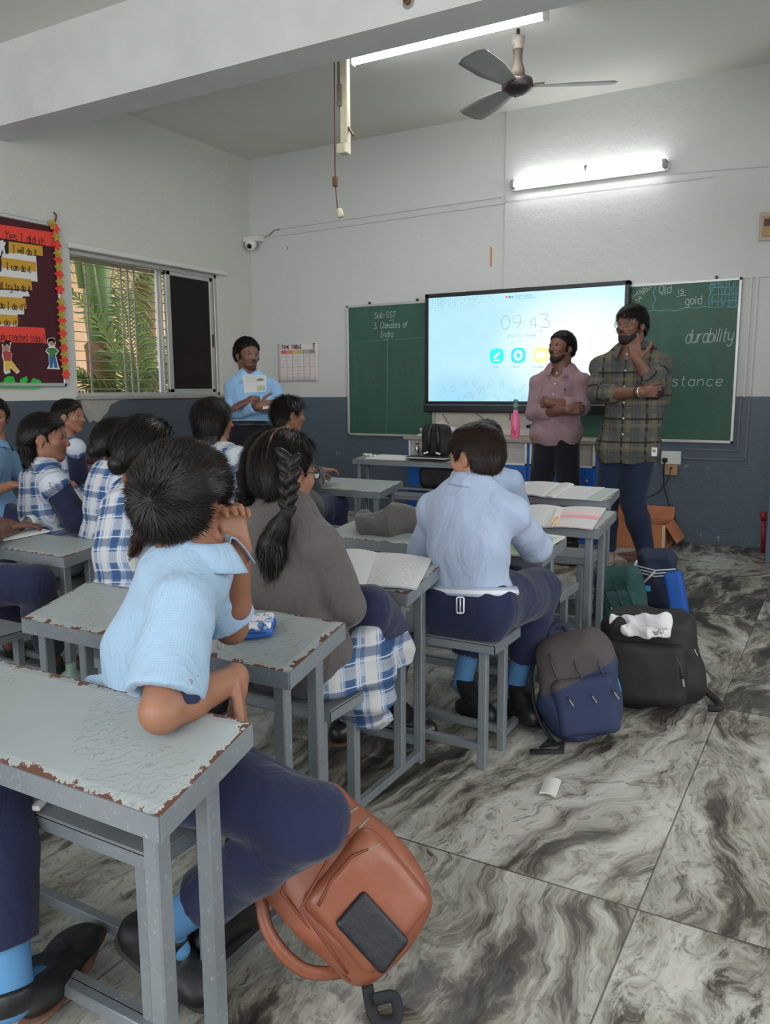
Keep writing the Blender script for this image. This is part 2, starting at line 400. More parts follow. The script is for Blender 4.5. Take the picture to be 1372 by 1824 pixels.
def write(mb, text, x, y, h, w, fn, mi=0, slant=0.0, jit=0.0, gap=1.6, sx=1.0, smooth=2, rot=0.0):
    """single-stroke lettering: cap height h, pen width w, from (x,y); returns the end x"""
    s = h / 9.0; rd = random.Random(text); cx = 0.0
    for ch in text:
        gw, sts = glyph(ch); jy = rd.uniform(-jit, jit)
        for st in sts:
            pts = [((cx + px + slant * py + rd.uniform(-jit, jit)) * s * sx, (py + jy + rd.uniform(-jit, jit)) * s) for px, py in st]
            pts = chaikin(pts, smooth)
            ca, sa = math.cos(rot), math.sin(rot)
            pts = [(x + a * ca - b * sa, y + a * sa + b * ca) for a, b in pts]
            stroke_quads(mb, pts, w, fn, mi)
        cx += gw + gap
    return x + cx * s * sx
def text_width(text, h, gap=1.6, sx=1.0): return sum(glyph(c)[0] + gap for c in text) * h / 9 * sx
# ================================================================ WINDOW
M_GLASSDARK = None
def glass_mat():
    m, t, b = newmat('tinted_window_glass')
    b.inputs['Base Color'].default_value = rgb(38, 34, 34); b.inputs['Roughness'].default_value = 0.12
    b.inputs['Transmission Weight'].default_value = 0.35; b.inputs['IOR'].default_value = 1.3
    b.inputs['Specular IOR Level'].default_value = 0.25
    return m
w = MB()
XW = XL - 0.06
for (y0, y1, z0, z1) in ((WY0, WY1, WZ1 - 0.035, WZ1), (WY0, WY1, WZ0, WZ0 + 0.03), (WY0, WY0 + 0.03, WZ0, WZ1), (WY1 - 0.035, WY1, WZ0, WZ1)):
    w.boxab((XW - 0.05, y0, z0), (XW + 0.03, y1, z1), 0.004)
win = struct('window_1', w, M_ALU)
SY0 = 5.49
s = MB()
for (y0, y1, z0, z1) in ((SY0, SY0 + 0.055, WZ0 + .02, WZ1 - .02), (WY1 - .09, WY1 - .045, WZ0 + .02, WZ1 - .02), (SY0, WY1 - .05, WZ0 + .02, WZ0 + .06), (SY0, WY1 - .05, WZ1 - .07, WZ1 - .02)):
    s.boxab((XW - 0.005, y0, z0), (XW + 0.02, y1, z1), 0.003)
for y in (SY0 - 0.035, SY0 - 0.075): s.boxab((XW - 0.045, y, WZ0 + .02), (XW - 0.02, y + 0.028, WZ1 - .02), 0.003)
s.boxab((XW + 0.018, WY1 - .075, 1.62), (XW + .03, WY1 - .058, 1.74), 0.003, 1)
sash = s.build('sash', [M_ALU, plain('black_latch', rgb(25, 25, 27), 0.4)], win)
MB().boxab((XW + .002, SY0 + .05, WZ0 + .055), (XW + .008, WY1 - .088, WZ1 - .065)).build('pane', glass_mat(), sash)
g = MB(); M_GRILL = plain('grill_steel', rgb(150, 142, 130), 0.5, 0.4, vary=0.2)
XG = XL - 0.17
for i in range(14):
    z = WZ0 + 0.06 + i * 0.077; g.tube([(XG, WY0 - .02, z), (XG, WY1, z)], 0.0042, 6)
for y in (4.72, 5.09, 5.165, 5.235, 5.60, 5.95): g.boxab((XG - 0.003, y - .008, WZ0 - .02), (XG + 0.006, y + .008, WZ1 + .02))
g.boxab((XG - .01, WY0 - .01, WZ1 - .055), (XG + .03, WY1, WZ1 - .03), 0, 0)
g.build('grill', M_GRILL, win)

# ---------------------------------------------------------------- outside: neighbour wall and palm
nb = thing('neighbouring_house', 'peach plastered house wall with a flat eave seen through the barred window', 'building', (-8.6, 7.0, 0))
M_PEACH = plain('peach_plaster', rgb(224, 186, 146), 0.9, vary=0.08, vscale=3)
MB().boxab((-9.6, 3.0, -1), (-8.9, 12.2, 5.0)).build('wall', M_PEACH, nb)
MB().boxab((-9.6, 2.5, 3.28), (-7.6, 13.5, 3.75), 0.02).build('eave', M_PEACH, nb)
M_LEAF = plain('palm_leaf', rgb(132, 158, 96), 0.45, vary=0.35, vscale=3.0)
M_LEAFD = plain('palm_leaf_old', rgb(150, 156, 104), 0.5, vary=0.3, vscale=4.0)
M_SHEATH = plain('palm_crownshaft', rgb(120, 150, 96), 0.35, vary=0.12, vscale=2.0)
M_TRUNK = plain('palm_trunk', rgb(120, 92, 66), 0.9, vary=0.25, vscale=9, bumps=0.5, bscale=20)
def frond(parent, base, d, length, droop, wid, mat, n=34, seed=0, name='frond'):
    rd = random.Random(seed); d = Vector(d).normalized(); mb = MB(); pts = []
    side = d.cross(Vector((0, 0, 1)))
    side = side.normalized() if side.length > 0.05 else Vector((0, 1, 0))
    p = Vector(base); dd = d.copy()
    for i in range(15):
        pts.append(p.copy()); dd = (dd + Vector((0, 0, -droop * (i / 14.0)))).normalized(); p = p + dd * length / 14
    mb.tube(pts, [0.022 * (1 - i / 16) + 0.003 for i in range(15)], 6)
    for k in range(n):
        t = 1.5 + 12 * k / n; i = int(t); f = t - i
        q = pts[i].lerp(pts[i + 1], f); tg = (pts[i + 1] - pts[i]).normalized(); up = side.cross(tg)
        for sg in (-1, 1):
            l = wid * (1 - abs(k / n - 0.4) ** 2 * 1.6) * rd.uniform(0.85, 1.1)
            dr = (side * sg * 0.8 + tg * 0.75 + up * rd.uniform(0.0, 0.35)).normalized()
            a = q; b = q + dr * l * 0.5 + Vector((0, 0, -0.04 * l)); c = q + dr * l + Vector((0, 0, -0.35 * l))
            wv = tg * 0.016
            mb.add([a - wv * .4, b - wv, c, b + wv, a + wv * .4, b + up * 0.006, ], [(0, 1, 5), (0, 5, 4), (1, 2, 5), (5, 2, 3), (4, 5, 3)])
    return mb.build(name, mat, parent, fix=False)
def palm(name, label, x, y, trunk_h, seed, specs, shaft=True, rr=0.12, top=3.2):
    t = thing(name, label, 'palm tree', (x, y, 0))
    MB().lathe((x, y, -1.0), [(rr * 1.1, 0), (rr * 1.05, 1 + trunk_h * .5), (rr * 1.22, 1 + trunk_h - .14), (rr * 1.32, 1 + trunk_h - .05), (rr * 0.9, 1 + trunk_h)], 20).build('trunk', M_TRUNK, t)
    if shaft:
        MB().lathe((x, y, trunk_h - 0.02), [(rr * .98, 0), (rr * 1.18, .25), (rr * 1.1, .8), (rr * .8, 1.5), (rr * .5, top - trunk_h)], 20).build('crownshaft', M_SHEATH, t)
        MB().tube([(x + .12, y - .12, trunk_h + .1), (x + .17, y - .25, trunk_h + .8), (x + .16, y - .42, trunk_h + 1.7)], [.07, .06, .04], 8).build('leaf_stalk', M_SHEATH, t)
        MB().tube([(x + .05, y - .2, trunk_h + .5), (x + .1, y - .34, trunk_h + 1.2), (x + .1, y - .5, trunk_h + 2.0)], [.06, .05, .03], 8).build('leaf_stalk', M_SHEATH, t)
    for i, (dz, d, L, dr, w_) in enumerate(specs):
        frond(t, (x, y, trunk_h + dz), d, L, dr, w_, M_LEAF if i % 3 else M_LEAFD, seed=seed + i)
    return t
palm('palm_tree', 'thick green stemmed palm close behind the window bars', -6.72, 5.90, 1.72, 3,
     [(1.6, (.4, 1, .4), 2.0, .22, .5), (1.7, (-.5, -1, .5), 2.0, .25, .5), (1.6, (-.9, .3, .5), 2.0, .2, .5)])
palm('palm_tree', 'low bushy palm whose arching fronds fill the lower part of the window', -6.35, 6.05, 0.75, 30,
     [(.1, (.1, -1, .9), 1.3, .16, .34), (.1, (.3, -.6, 1.1), 1.2, .2, .34), (.1, (.1, -.2, 1.3), 1.4, .2, .36), (.1, (.2, .4, 1.2), 1.3, .2, .36), (.1, (.0, -.9, .5), 1.4, .12, .36), (.1, (.0, .9, .8), 1.3, .14, .34), (.0, (.35, -.9, .45), 1.0, .10, .30), (.2, (-.1, -.5, 1.5), 1.5, .2, .36), (.2, (.1, -1.3, .8), 1.5, .14, .34), (.1, (.4, 0, .8), .8, .14, .28), (.0, (.3, -1.2, .35), 1.2, .08, .3), (.1, (.3, .9, .5), 1.0, .1, .3), (.1, (-.3, -.9, 1.0), 1.5, .2, .36), (.1, (-.2, .5, 1.1), 1.4, .2, .36)], shaft=False, rr=.12)
palm('palm_tree', 'tall palm with drooping dry fronds behind the right half of the open window', -7.5, 7.3, 2.6, 60,
     [(.1, (.5, -.8, .2), 1.9, .35, .55), (.2, (.6, -.3, .4), 2.0, .4, .55), (.2, (.3, -1, .6), 2.1, .4, .55), (.1, (.7, .3, .3), 1.9, .4, .5), (.3, (.1, .6, .8), 1.9, .4, .5), (0, (.7, -.9, -.1), 1.7, .3, .55), (0, (.8, -.2, -.2), 1.6, .3, .5), (.2, (.2, -.6, .9), 2.2, .45, .55)], shaft=False, rr=.1)
gr = MB().boxab((-30, -10, -1.2), (XL - 0.35, 30, -1.0)); o = gr.build('ground', plain('outside_earth', rgb(120, 112, 92), 0.95, vary=0.2)); o['kind'] = 'structure'

# ================================================================ BOARDS on the back wall
def chalk_green():
    m, t, b = newmat('chalkboard_green')
    co = t.coords('World'); a = t.noise(t.coords('World', scale=(3, 1, 0.6)), 2.0, 5, 0.65); c = t.noise(co, 30, 3, 0.6)
    col = t.ramp(a.outputs[0], [(0.25, rgb(26, 66, 52)), (0.6, rgb(34, 80, 62)), (0.85, rgb(50, 96, 78))])
    t.link(t.mix(t.math('MULTIPLY', c.outputs[0], 0.12), col, rgb(120, 145, 130)), b.inputs['Base Color'])
    b.inputs['Roughness'].default_value = 0.55; return m
M_GREEN = chalk_green()
M_CHALK = plain('chalk', rgb(168, 184, 172), 0.95); M_CHALKB = plain('chalk_blue', rgb(104, 160, 172), 0.95)
M_CHALKD = plain('chalk_faint', rgb(110, 140, 124), 0.95)
def board(name, label, x0, x1, z0, z1, frame=0.022):
    t = thing(name, label, 'chalkboard', ((x0 + x1) / 2, YB - 0.012, z0))
    MB().boxab((x0 + .01, YB - 0.022, z0 + .01), (x1 - .01, YB - 0.001, z1 - .01)).build('board_surface', M_GREEN, t)
    f = MB()
    for a, b in (((x0, z0), (x1, z0 + frame)), ((x0, z1 - frame), (x1, z1)), ((x0, z0), (x0 + frame, z1)), ((x1 - frame, z0), (x1, z1))):
        f.boxab((a[0], YB - 0.03, a[1]), (b[0], YB - 0.0005, b[1]), 0.003)
    f.build('frame', M_ALU, t)
    f = MB()
    for x in (x0 + .25, x1 - .18): f.boxab((x - .008, YB - .03, z1 - .002), (x + .008, YB - .001, z1 + .022), 0.002)
    f.build('clip', plain('dark_clip', rgb(60, 55, 52), 0.6), t)
    return t
fnb = lambda x, z: Vector((x, YB - 0.0235, z))
bl = board('chalkboard', 'green chalkboard left of the big screen, chalked with a subject heading', -4.19, -3.262, 0.775, 1.99)
m = MB()
write(m, 'Sub-SST', -3.885, 1.862, 0.05, .0045, fnb, jit=.25, slant=.1); stroke_quads(m, [(-3.73, 1.835), (-3.68, 1.836)], .004, fnb)
write(m, '3. Climates of', -3.895, 1.765, 0.055, .0045, fnb, jit=.25, slant=.15, sx=.85)
write(m, 'India', -3.82, 1.685, 0.055, .0045, fnb, jit=.25, slant=.15, sx=.95); stroke_quads(m, [(-3.80, 1.66), (-3.74, 1.664)], .004, fnb)
m.build('chalk_writing', M_CHALK, bl)
m = MB(); stroke_quads(m, [(-3.745, 1.655), (-3.752, 1.2), (-3.760, .80)], .004, fnb); stroke_quads(m, [(-4.0, 1.655), (-3.6, 1.662), (-3.3, 1.668)], .0025, fnb)
m.build('chalk_line', M_CHALKD, bl)
br = board('chalkboard', 'green chalkboard right of the big screen, chalked with a motto and an attendance table', -1.95, -0.75, 0.787, 2.008)
def bp(u, v): p = at(u, v, Y=YB - .0235); return (p.x, p.z)
m = MB()
def wr_px(txt, u, v, hpx, mb, w=.0045, **k):
    x, z = bp(u, v); h = bp(u, v - hpx)[1] - z; write(mb, txt, x, z, h, w, fnb, **k)
def line_px(mb, pts, w=.004): stroke_quads(mb, chaikin([bp(*p) for p in pts], 1), w, fnb)
wr_px('Old', 1174, 522, 13, m, jit=.2, slant=.05, sx=1.1); line_px(m, [(1176, 522), (1182, 525), (1190, 521), (1194, 522)])
wr_px('is', 1209, 524, 12, m, jit=.2, sx=1.0); line_px(m, [(1206, 529), (1214, 526), (1222, 526)])
wr_px('gold', 1221, 543, 15, m, jit=.2, sx=.95)
wr_px('durability', 1221, 611, 24, m, w=.0055, jit=.15, slant=.22, sx=.74, gap=1.2)
wr_px('Resistance', 1140, 688, 17, m, w=.0055, jit=.15, slant=.1, sx=1.28, gap=2.2)
wr_px('Always', 1124, 535, 9, m, w=.003, jit=.2, rot=.6); wr_px('be happy', 1138, 538, 9, m, w=.003, jit=.2, rot=.9)
m.build('chalk_writing', M_CHALK, br)
m = MB()
line_px(m, [(1150, 556), (1166, 552), (1176, 554), (1192, 551), (1200, 554), (1215, 550), (1226, 548), (1240, 549), (1255, 546), (1263, 547), (1275, 549), (1290, 545), (1300, 548), (1315, 546)])
line_px(m, [(1166, 507), (1168, 513), (1163, 521), (1168, 530), (1167, 538), (1162, 545), (1166, 552)])
line_px(m, [(1267, 502), (1264, 512), (1266, 520), (1263, 532), (1264, 546)])
for u in (1281, 1294, 1307): line_px(m, [(u, 501), (u - 1, 525), (u - 2, 547)], .0045)
for v in (513, 525, 537): line_px(m, [(1265, v), (1290, v - 1), (1316, v - 2)], .0045)
for r_, row in enumerate((('NB', 'G', 'B', 'T'), ('P', '22', '21', '43'), ('A', '6', '2', '8'), ('T', '28', '23', '51'))):
    for c_, s_ in enumerate(row): wr_px(s_, (1267, 1284, 1297, 1309)[c_], 511 + r_ * 12 - c_ * .5, 8, m, w=.0032, sx=.8)
m.build('chalk_table', M_CHALKB, br)

# ================================================================ BIG SCREEN
tv = thing('display_screen', 'large black framed display screen glowing pale blue between the chalkboards', 'screen', (-2.43, 6.56, 1.0))
TX0, TX1, TZ0, TZ1, TY = -3.327, -1.55, 1.085, 2.035, 6.567
M_BEZ = plain('black_bezel', rgb(22, 22, 26), 0.35)
f = MB(); bz = 0.035
for a, b in (((TX0, TZ1 - bz), (TX1, TZ1)), ((TX0, TZ0 - .005), (TX1, TZ0 + bz * .5)), ((TX0, TZ0), (TX0 + bz, TZ1)), ((TX1 - bz, TZ0), (TX1, TZ1))):
    f.boxab((a[0], TY - 0.01, a[1]), (b[0], TY + 0.06, b[1]), 0.004)
f.boxab((TX0 + .01, TY + .01, TZ0), (TX1 - .01, TY + .07, TZ1 - .01))
f.build('bezel', M_BEZ, tv)
MB().boxab((TX0 - .005, TY - 0.03, 1.005), (TX1 + .005, TY + 0.05, TZ0 - .004), 0.008).build('speaker_bar', M_BEZ, tv)
MB().boxab((TX0 + .01, TY - 0.033, TZ0 - .018), (TX1 - .01, TY - 0.029, TZ0 - .012)).build('trim_strip', plain('grey_strip', rgb(120, 120, 124), .4, .4), tv)
def screen_mat():
    m, t, b = newmat('lit_screen')
    g = t.coords('Object'); sep = t.n('SeparateXYZ', ins={0: g}); x, z = sep.outputs[0], sep.outputs[2]
    nz = t.noise(g, 1.6, 4, 0.6)
    base = t.mix(nz.outputs[0], rgb(160, 214, 234), rgb(196, 234, 240))
    def blob(cx, cz, rx, rz, lo=0.3, hi=1.0):
        a = t.math('POWER', t.math('DIVIDE', t.math('SUBTRACT', x, cx), rx), 2.0); c = t.math('POWER', t.math('DIVIDE', t.math('SUBTRACT', z, cz), rz), 2.0)
        return t.math('SUBTRACT', 1.0, t.math('MULTIPLY', t.math('ADD', a, c), 1.0), clamp=True)
    base = t.mix(blob(-1.95, 1.55, .75, .50), base, rgb(240, 252, 252))  # white glare on the right of the screen, painted into its emission colour
    base = t.mix(t.math('MULTIPLY', blob(-3.0, 1.15, .35, .25), .7), base, rgb(150, 205, 238))
    # halftone dots fading from the upper left corner
    dot = t.n('TexVoronoi', ins={'Vector': g}); dot.inputs['Scale'].default_value = 62; dot.inputs['Randomness'].default_value = 0.15
    fade = t.math('MULTIPLY', blob(-3.15, 2.05, 1.1, .34), 0.55)
    fade2 = t.math('MULTIPLY', blob(-1.8, 2.05, .5, .2), 0.35)
    fd = t.math('MAXIMUM', fade, fade2)
    col = t.mix(t.math('LESS_THAN', dot.outputs['Distance'], t.math('MULTIPLY', fd, .75)), base, rgb(112, 178, 206))
    b.inputs['Base Color'].default_value = (0.01, 0.01, 0.01, 1); b.inputs['Roughness'].default_value = 0.25
    t.link(col, b.inputs['Emission Color']); b.inputs['Emission Strength'].default_value = 1.0
    return m
MB().boxab((TX0 + bz - .004, TY - 0.006, TZ0 + .016), (TX1 - bz + .004, TY + 0.012, TZ1 - bz + .004)).build('screen_panel', screen_mat(), tv)
def em(name, col, s=1.0): return plain(name, col, 0.5, emit=s)
fns = lambda x, z: Vector((x, TY - 0.0072, z))
def tp(u, v): p = at(u, v, Y=TY - .0072); return (p.x, p.z)
def round_sq(cx, cz, r, n=28, p=3.2):
    out = []
    for i in range(n):
        a = 2 * math.pi * i / n; c, s_ = math.cos(a), math.sin(a)
        out.append((cx + r * abs(c) ** (2 / p) * (1 if c > 0 else -1), cz + r * abs(s_) ** (2 / p) * (1 if s_ > 0 else -1)))
    return out
def flat_poly(mb, pts, y, mi=0): mb.add([(a, y, b) for a, b in pts], [tuple(range(len(pts)))], mi)
mb = MB(); x, z = tp(893, 587); write(mb, '09:43', x, z, tp(893, 563)[1] - z, .0045, fns, gap=1.7, sx=1.22)
mb.build('clock_digits', em('clock_ink', rgb(96, 140, 158)), tv)
mb = MB(); mt = em('screen_text', rgb(104, 146, 162))
x, z = tp(962, 591); write(mb, 'AM', x, z, .014, .002, fns)
x, z = tp(904, 601); write(mb, '2026-07-02  Thursday', x, z, .02, .0022, fns, gap=1.5)
for (u, v, s_) in ((878, 655, 'Writing'), (914, 655, 'Browser'), (950, 655, 'File Manager')):
    x, z = tp(u, v); write(mb, s_, x, z, .014, .002, fns)
x, z = tp(918, 530.5); write(mb, 'senses', x, z, .032, .0035, fns, sx=1.25); stroke_quads(mb, [tp(918, 533), tp(953, 530)], .003, fns)
for (u, v) in ((806, 693), (845, 683), (874, 682), (790, 695)): 
    c = tp(u, v); stroke_quads(mb, [(c[0] + .02 * math.cos(i * .5), c[1] + .024 * math.sin(i * .5)) for i in range(13)], .0025, fns)
c = tp(857, 695); stroke_quads(mb, [(c[0] + .032 * math.cos(i * .45), c[1] + .034 * math.sin(i * .45)) for i in range(15)], .0028, fns)
for i in range(3): stroke_quads(mb, [(c[0] + .03 * math.cos(i), c[1] + .03 * math.sin(i)), (c[0] - .03 * math.cos(i), c[1] - .03 * math.sin(i))], .0022, fns)
c = tp(894, 685); stroke_quads(mb, [(c[0] + (.03 if i % 2 == 0 else .013) * math.sin(i * math.pi / 5), c[1] + (.03 if i % 2 == 0 else .013) * math.cos(i * math.pi / 5)) for i in range(11)], .0025, fns)
for (u0, v0, u1, v1) in ((826, 687, 832, 681), (819, 702, 815, 714), (880, 703, 890, 713), (903, 707, 911, 715), (909, 693, 918, 702), (926, 697, 936, 686), (929, 712, 936, 702), (826, 707, 838, 699), (838, 699, 844, 709), (826, 707, 844, 709), (858, 712, 868, 704)):
    a_, b_ = tp(u0, v0), tp(u1, v1); d = Vector((b_[0] - a_[0], b_[1] - a_[1])); n_ = Vector((-d.y, d.x)).normalized() * .008
    stroke_quads(mb, [(a_[0] + n_.x, a_[1] + n_.y), (b_[0] + n_.x, b_[1] + n_.y), (b_[0] - n_.x, b_[1] - n_.y), (a_[0] - n_.x, a_[1] - n_.y), (a_[0] + n_.x, a_[1] + n_.y)], .0022, fns)
mb.build('screen_lettering', mt, tv)
for k, (u, v, cc) in enumerate(((885, 634, rgb(40, 212, 232)), (923.5, 633, rgb(52, 186, 236)), (963.5, 632, rgb(248, 206, 130)))):
    cx_, cz_ = tp(u, v); mb = MB(); flat_poly(mb, round_sq(cx_, cz_, .064), TY - .0073)
    ic = mb.build('app_icon', em('icon_%s' % ('cyan', 'blue', 'amber')[k], cc), tv)
    mb = MB(); y_ = TY - .0082; wfn = lambda x, z: Vector((x, y_, z))
    if k == 0:
        stroke_quads(mb, [(cx_ - .018, cz_ - .016), (cx_ + .022, cz_ + .028)], .018, wfn); stroke_quads(mb, [(cx_ - .028, cz_ - .036), (cx_ + .030, cz_ - .036)], .008, wfn)
    elif k == 1:
        stroke_quads(mb, [(cx_ + .029 * math.cos(i * .35), cz_ + .033 * math.sin(i * .35)) for i in range(19)], .018, wfn)
    else:
        flat_poly(mb, [(cx_ - .036, cz_ - .03), (cx_ + .036, cz_ - .03), (cx_ + .036, cz_ + .022), (cx_ - .002, cz_ + .022), (cx_ - .010, cz_ + .032), (cx_ - .036, cz_ + .032)], y_)
    mb.build('icon_glyph', em('icon_white', rgb(238, 250, 252)), ic)
for k, (u, cc) in enumerate(((902.5, rgb(222, 84, 92)), (908, rgb(60, 130, 104)), (913, rgb(60, 150, 210)))):
    cx_, cz_ = tp(u, 529); mb = MB(); flat_poly(mb, round_sq(cx_, cz_, .011, 12, 2), TY - .0073); mb.build('logo_dot', em('logo_dot_%d' % k, cc), tv)

# ================================================================ TIME TABLE chart
tt = thing('time_table_chart', 'paper time table chart taped to the wall beside the man in the corner', 'poster', (-4.79, YB - .005, 1.27))
M_PAPER = plain('white_paper', rgb(214, 212, 208), 0.85, vary=0.03, vscale=8)
X0, X1, Z0, Z1 = -5.02, -4.54, 1.285, 1.665
MB().grid(lambda a, b: Vector((X0 + (X1 - X0) * a, YB - .006 - .004 * math.sin(a * 5) * b, Z0 + (Z1 - Z0) * b + .004 * math.sin(a * 3))), 10, 6).build('sheet', plain('chart_paper', rgb(212, 202, 198), .85, vary=.03), tt)
solidify(tt.children[0], .001)
fnt = lambda x, z: Vector((x, YB - .012, z))
mb = MB(); write(mb, 'TIME TABLE', X0 + .055, Z1 - .052, .036, .008, fnt, gap=2.0, sx=.95)
write(mb, 'T', X1 - .05, Z1 - .06, .05, .010, fnt); mb.build('heading', plain('marker_ink', rgb(70, 48, 66), .8), tt)
cols = [rgb(206, 92, 100), rgb(214, 128, 92), rgb(216, 172, 84), rgb(170, 180, 110), rgb(160, 166, 170), rgb(150, 130, 138)]
for i, c in enumerate(cols):
    mb = MB(); xa = X0 + .045 + i * .068; flat_poly(mb, [(xa, Z1 - .1), (xa + .066, Z1 - .1), (xa + .066, Z1 - .066), (xa, Z1 - .066)], YB - .0118)
    mb.build('header_cell', plain('header_%d' % i, c, .8), tt)
mb = MB()
for i in range(1, 7): stroke_quads(mb, [(X0 + .045 + i * .068, Z1 - .07), (X0 + .048 + i * .068, Z0 + .012)], .003, fnt, i % 2)
for i in range(9): stroke_quads(mb, [(X0 + .03, Z1 - .1 - i * .033), (X1 - .03, Z1 - .1 - i * .033)], .0016, fnt, 1)
mb.build('ruling', [plain('ruling_red', rgb(160, 84, 96), .8), plain('ruling_grey', rgb(160, 156, 162), .8)], tt)
mb = MB(); 
for i in range(6): write(mb, 'Rcsmaw'[i], X0 + .06 + i * .068, 1.43, .02, .002, fnt)
mb.build('entries', plain('pink_ink', rgb(196, 120, 130), .8), tt)
tag(mb and tt, None)

# ================================================================ BULLETIN BOARD on the left wall
bb = thing('bulletin_board', 'maroon felt bulletin board with motivational paper strips left of the window', 'notice board', (XL + .01, 3.4, 1.235))
BY0, BY1, BZ0, BZ1 = 2.55, 4.315, 1.243, 2.458
m_, t_, b_ = newmat('maroon_felt'); co = t_.coords('World'); n1 = t_.noise(co, 4, 4, .6); n2 = t_.noise(co, 45, 2, .5)
cc = t_.mix(n1.outputs[0], rgb(60, 22, 30), rgb(76, 30, 38)); cc = t_.mix(t_.math('GREATER_THAN', n2.outputs[0], .76), cc, rgb(150, 130, 132))
t_.link(cc, b_.inputs['Base Color']); b_.inputs['Roughness'].default_value = .95
MB().boxab((XL + .001, BY0, BZ0), (XL + .014, BY1, BZ1)).build('felt', m_, bb)
f = MB()
for a, b in (((BY0, BZ0), (BY1, BZ0 + .028)), ((BY0, BZ1 - .028), (BY1, BZ1)), ((BY1 - .026, BZ0), (BY1, BZ1)), ((BY0, BZ0), (BY0 + .026, BZ1))):
    f.boxab((XL + .001, a[0], a[1]), (XL + .026, b[0], b[1]), .005)
f.build('frame', M_ALU, bb)
def lp(u, v): p = at(u, v, X=XL + .016); return (p.y, p.z)
def paper(name, px, mat, lift=.0, lab=None, base=None):
    mb = MB(); pts = [lp(*q) for q in px]; x = XL + .0155 + lift
    n = len(pts); mb.add([(x, a, b) for a, b in pts] + [(x + .0012, a, b) for a, b in pts], [tuple(range(n)), tuple(range(n, 2 * n))] + [(i, (i + 1) % n, n + (i + 1) % n, n + i) for i in range(n)])
    o = mb.build(name, mat, base or bb)
    if lab: o['label'] = lab
    return o
M_RED = plain('red_card', rgb(224, 66, 54), .8); M_YEL = plain('mustard_card', rgb(196, 148, 46), .8); M_INK = plain('black_marker', rgb(40, 26, 24), .8)
M_GRN = plain('green_crepe', rgb(44, 176, 62), .8, vary=.1, vscale=14)
def ink(parent, txt, u, v, hpx, upx_end, lift=.003, w=.006, mat=None):
    y, z = lp(u, v); y2, _ = lp(upx_end, v); h = lp(u, v - hpx)[1] - z
    sx = (y2 - y) / text_width(txt, h); fn = lambda a, b: Vector((XL + .0172 + lift, a, b)); mb = MB()
    sl = lp(upx_end, v)[1] - z
    write(mb, txt, y, z, h, w, fn, sx=sx, jit=.12, slant=.05); return mb.build('lettering', mat or M_INK, parent)
paper('staircase_paper', [(-60, 430), (17, 448), (64, 456), (67, 502), (0, 494), (-60, 486)], M_PAPER)
paper('staircase_paper', [(-60, 514), (50, 518), (53, 528), (40, 528), (40, 532), (-60, 529)], M_PAPER)
paper('staircase_paper', [(-60, 545), (43, 548), (43, 560), (31, 560), (31, 563), (-60, 562)], M_PAPER)
paper('staircase_paper', [(-60, 572), (31, 573), (31, 582), (-60, 580)], M_PAPER)
o = paper('red_strip', [(-60, 391), (95, 414), (96, 440), (0, 424), (-60, 414)], M_RED, .002); ink(o, 'Yes I did it!', 9, 426, 15, 80)
o = paper('yellow_strip', [(15, 430), (75, 438.5), (76, 456), (15, 450)], M_YEL, .003); ink(o, 'I will do it', 23, 450, 13, 66)
o = paper('yellow_strip', [(1, 458), (63, 467), (63.5, 484), (4, 477)], M_YEL, .003); ink(o, 'I can do it', 12, 480, 12, 55)
o = paper('yellow_strip', [(-60, 486), (55, 497.5), (57, 517), (-60, 510)], M_YEL, .003); ink(o, 'I will try to do it', -14, 513, 13, 55)
o = paper('yellow_strip', [(-60, 524), (45, 531.5), (47, 550), (-60, 546)], M_YEL, .003); ink(o, 'How do I do it?', -24, 547, 12, 46)
o = paper('yellow_strip', [(-60, 556), (31, 562), (32, 578), (-60, 576)], M_YEL, .003); ink(o, 'I want to do it', -52, 575, 12, 31)
o = paper('red_strip', [(-60, 578), (79, 584), (82, 613), (76, 611), (-60, 608)], M_RED, .003); ink(o, 'How have you reached today?', -50, 603, 15, 80, w=.005)
paper('black_card', [(-60, 425), (15, 432), (15, 452), (3, 452), (2, 484), (-60, 478)], plain('black_card', rgb(24, 22, 26), .8), .002)
paper('climbing_figure_cutout', [(-2, 430), (4, 427), (7, 432), (10, 431), (7, 440), (9, 452), (6, 453), (3, 444), (0, 456), (-3, 454)], M_PAPER, .004)
# two paper cut-out children in the lower corner
def cutout(parts, lab, outline):
    o = paper('child_cutout', outline, M_PAPER, .003, lab)
    for k, (pp, c) in enumerate(parts):
        x = paper('printed_figure', pp, plain('print_%d_%d_%d' % (int(c[0] * 99), int(c[1] * 99), int(c[2] * 99)), c, .8), .0048, base=o)
cutout([([(92, 603), (97, 601), (97, 614), (90, 616), (88, 612), (85, 606), (88, 602)], rgb(170, 130, 110)), ([(84, 607), (87, 603), (94, 603), (98, 609), (96, 611), (92, 607), (87, 608), (85, 613)], rgb(40, 28, 30)),
        ([(85, 620), (97, 620), (103, 626), (98, 630), (98, 636), (87, 636), (87, 629), (82, 626)], rgb(70, 120, 66)), ([(87, 636), (98, 636), (102, 655), (96, 655), (94, 642), (93, 655), (88, 655)], rgb(48, 98, 150))],
       'printed boy in green shirt and blue trousers', [(84, 604), (90, 601), (96, 602), (99, 610), (97, 618), (105, 625), (99, 633), (104, 652), (107, 658), (83, 657), (87, 650), (86, 632), (80, 626), (87, 617), (83, 610)])
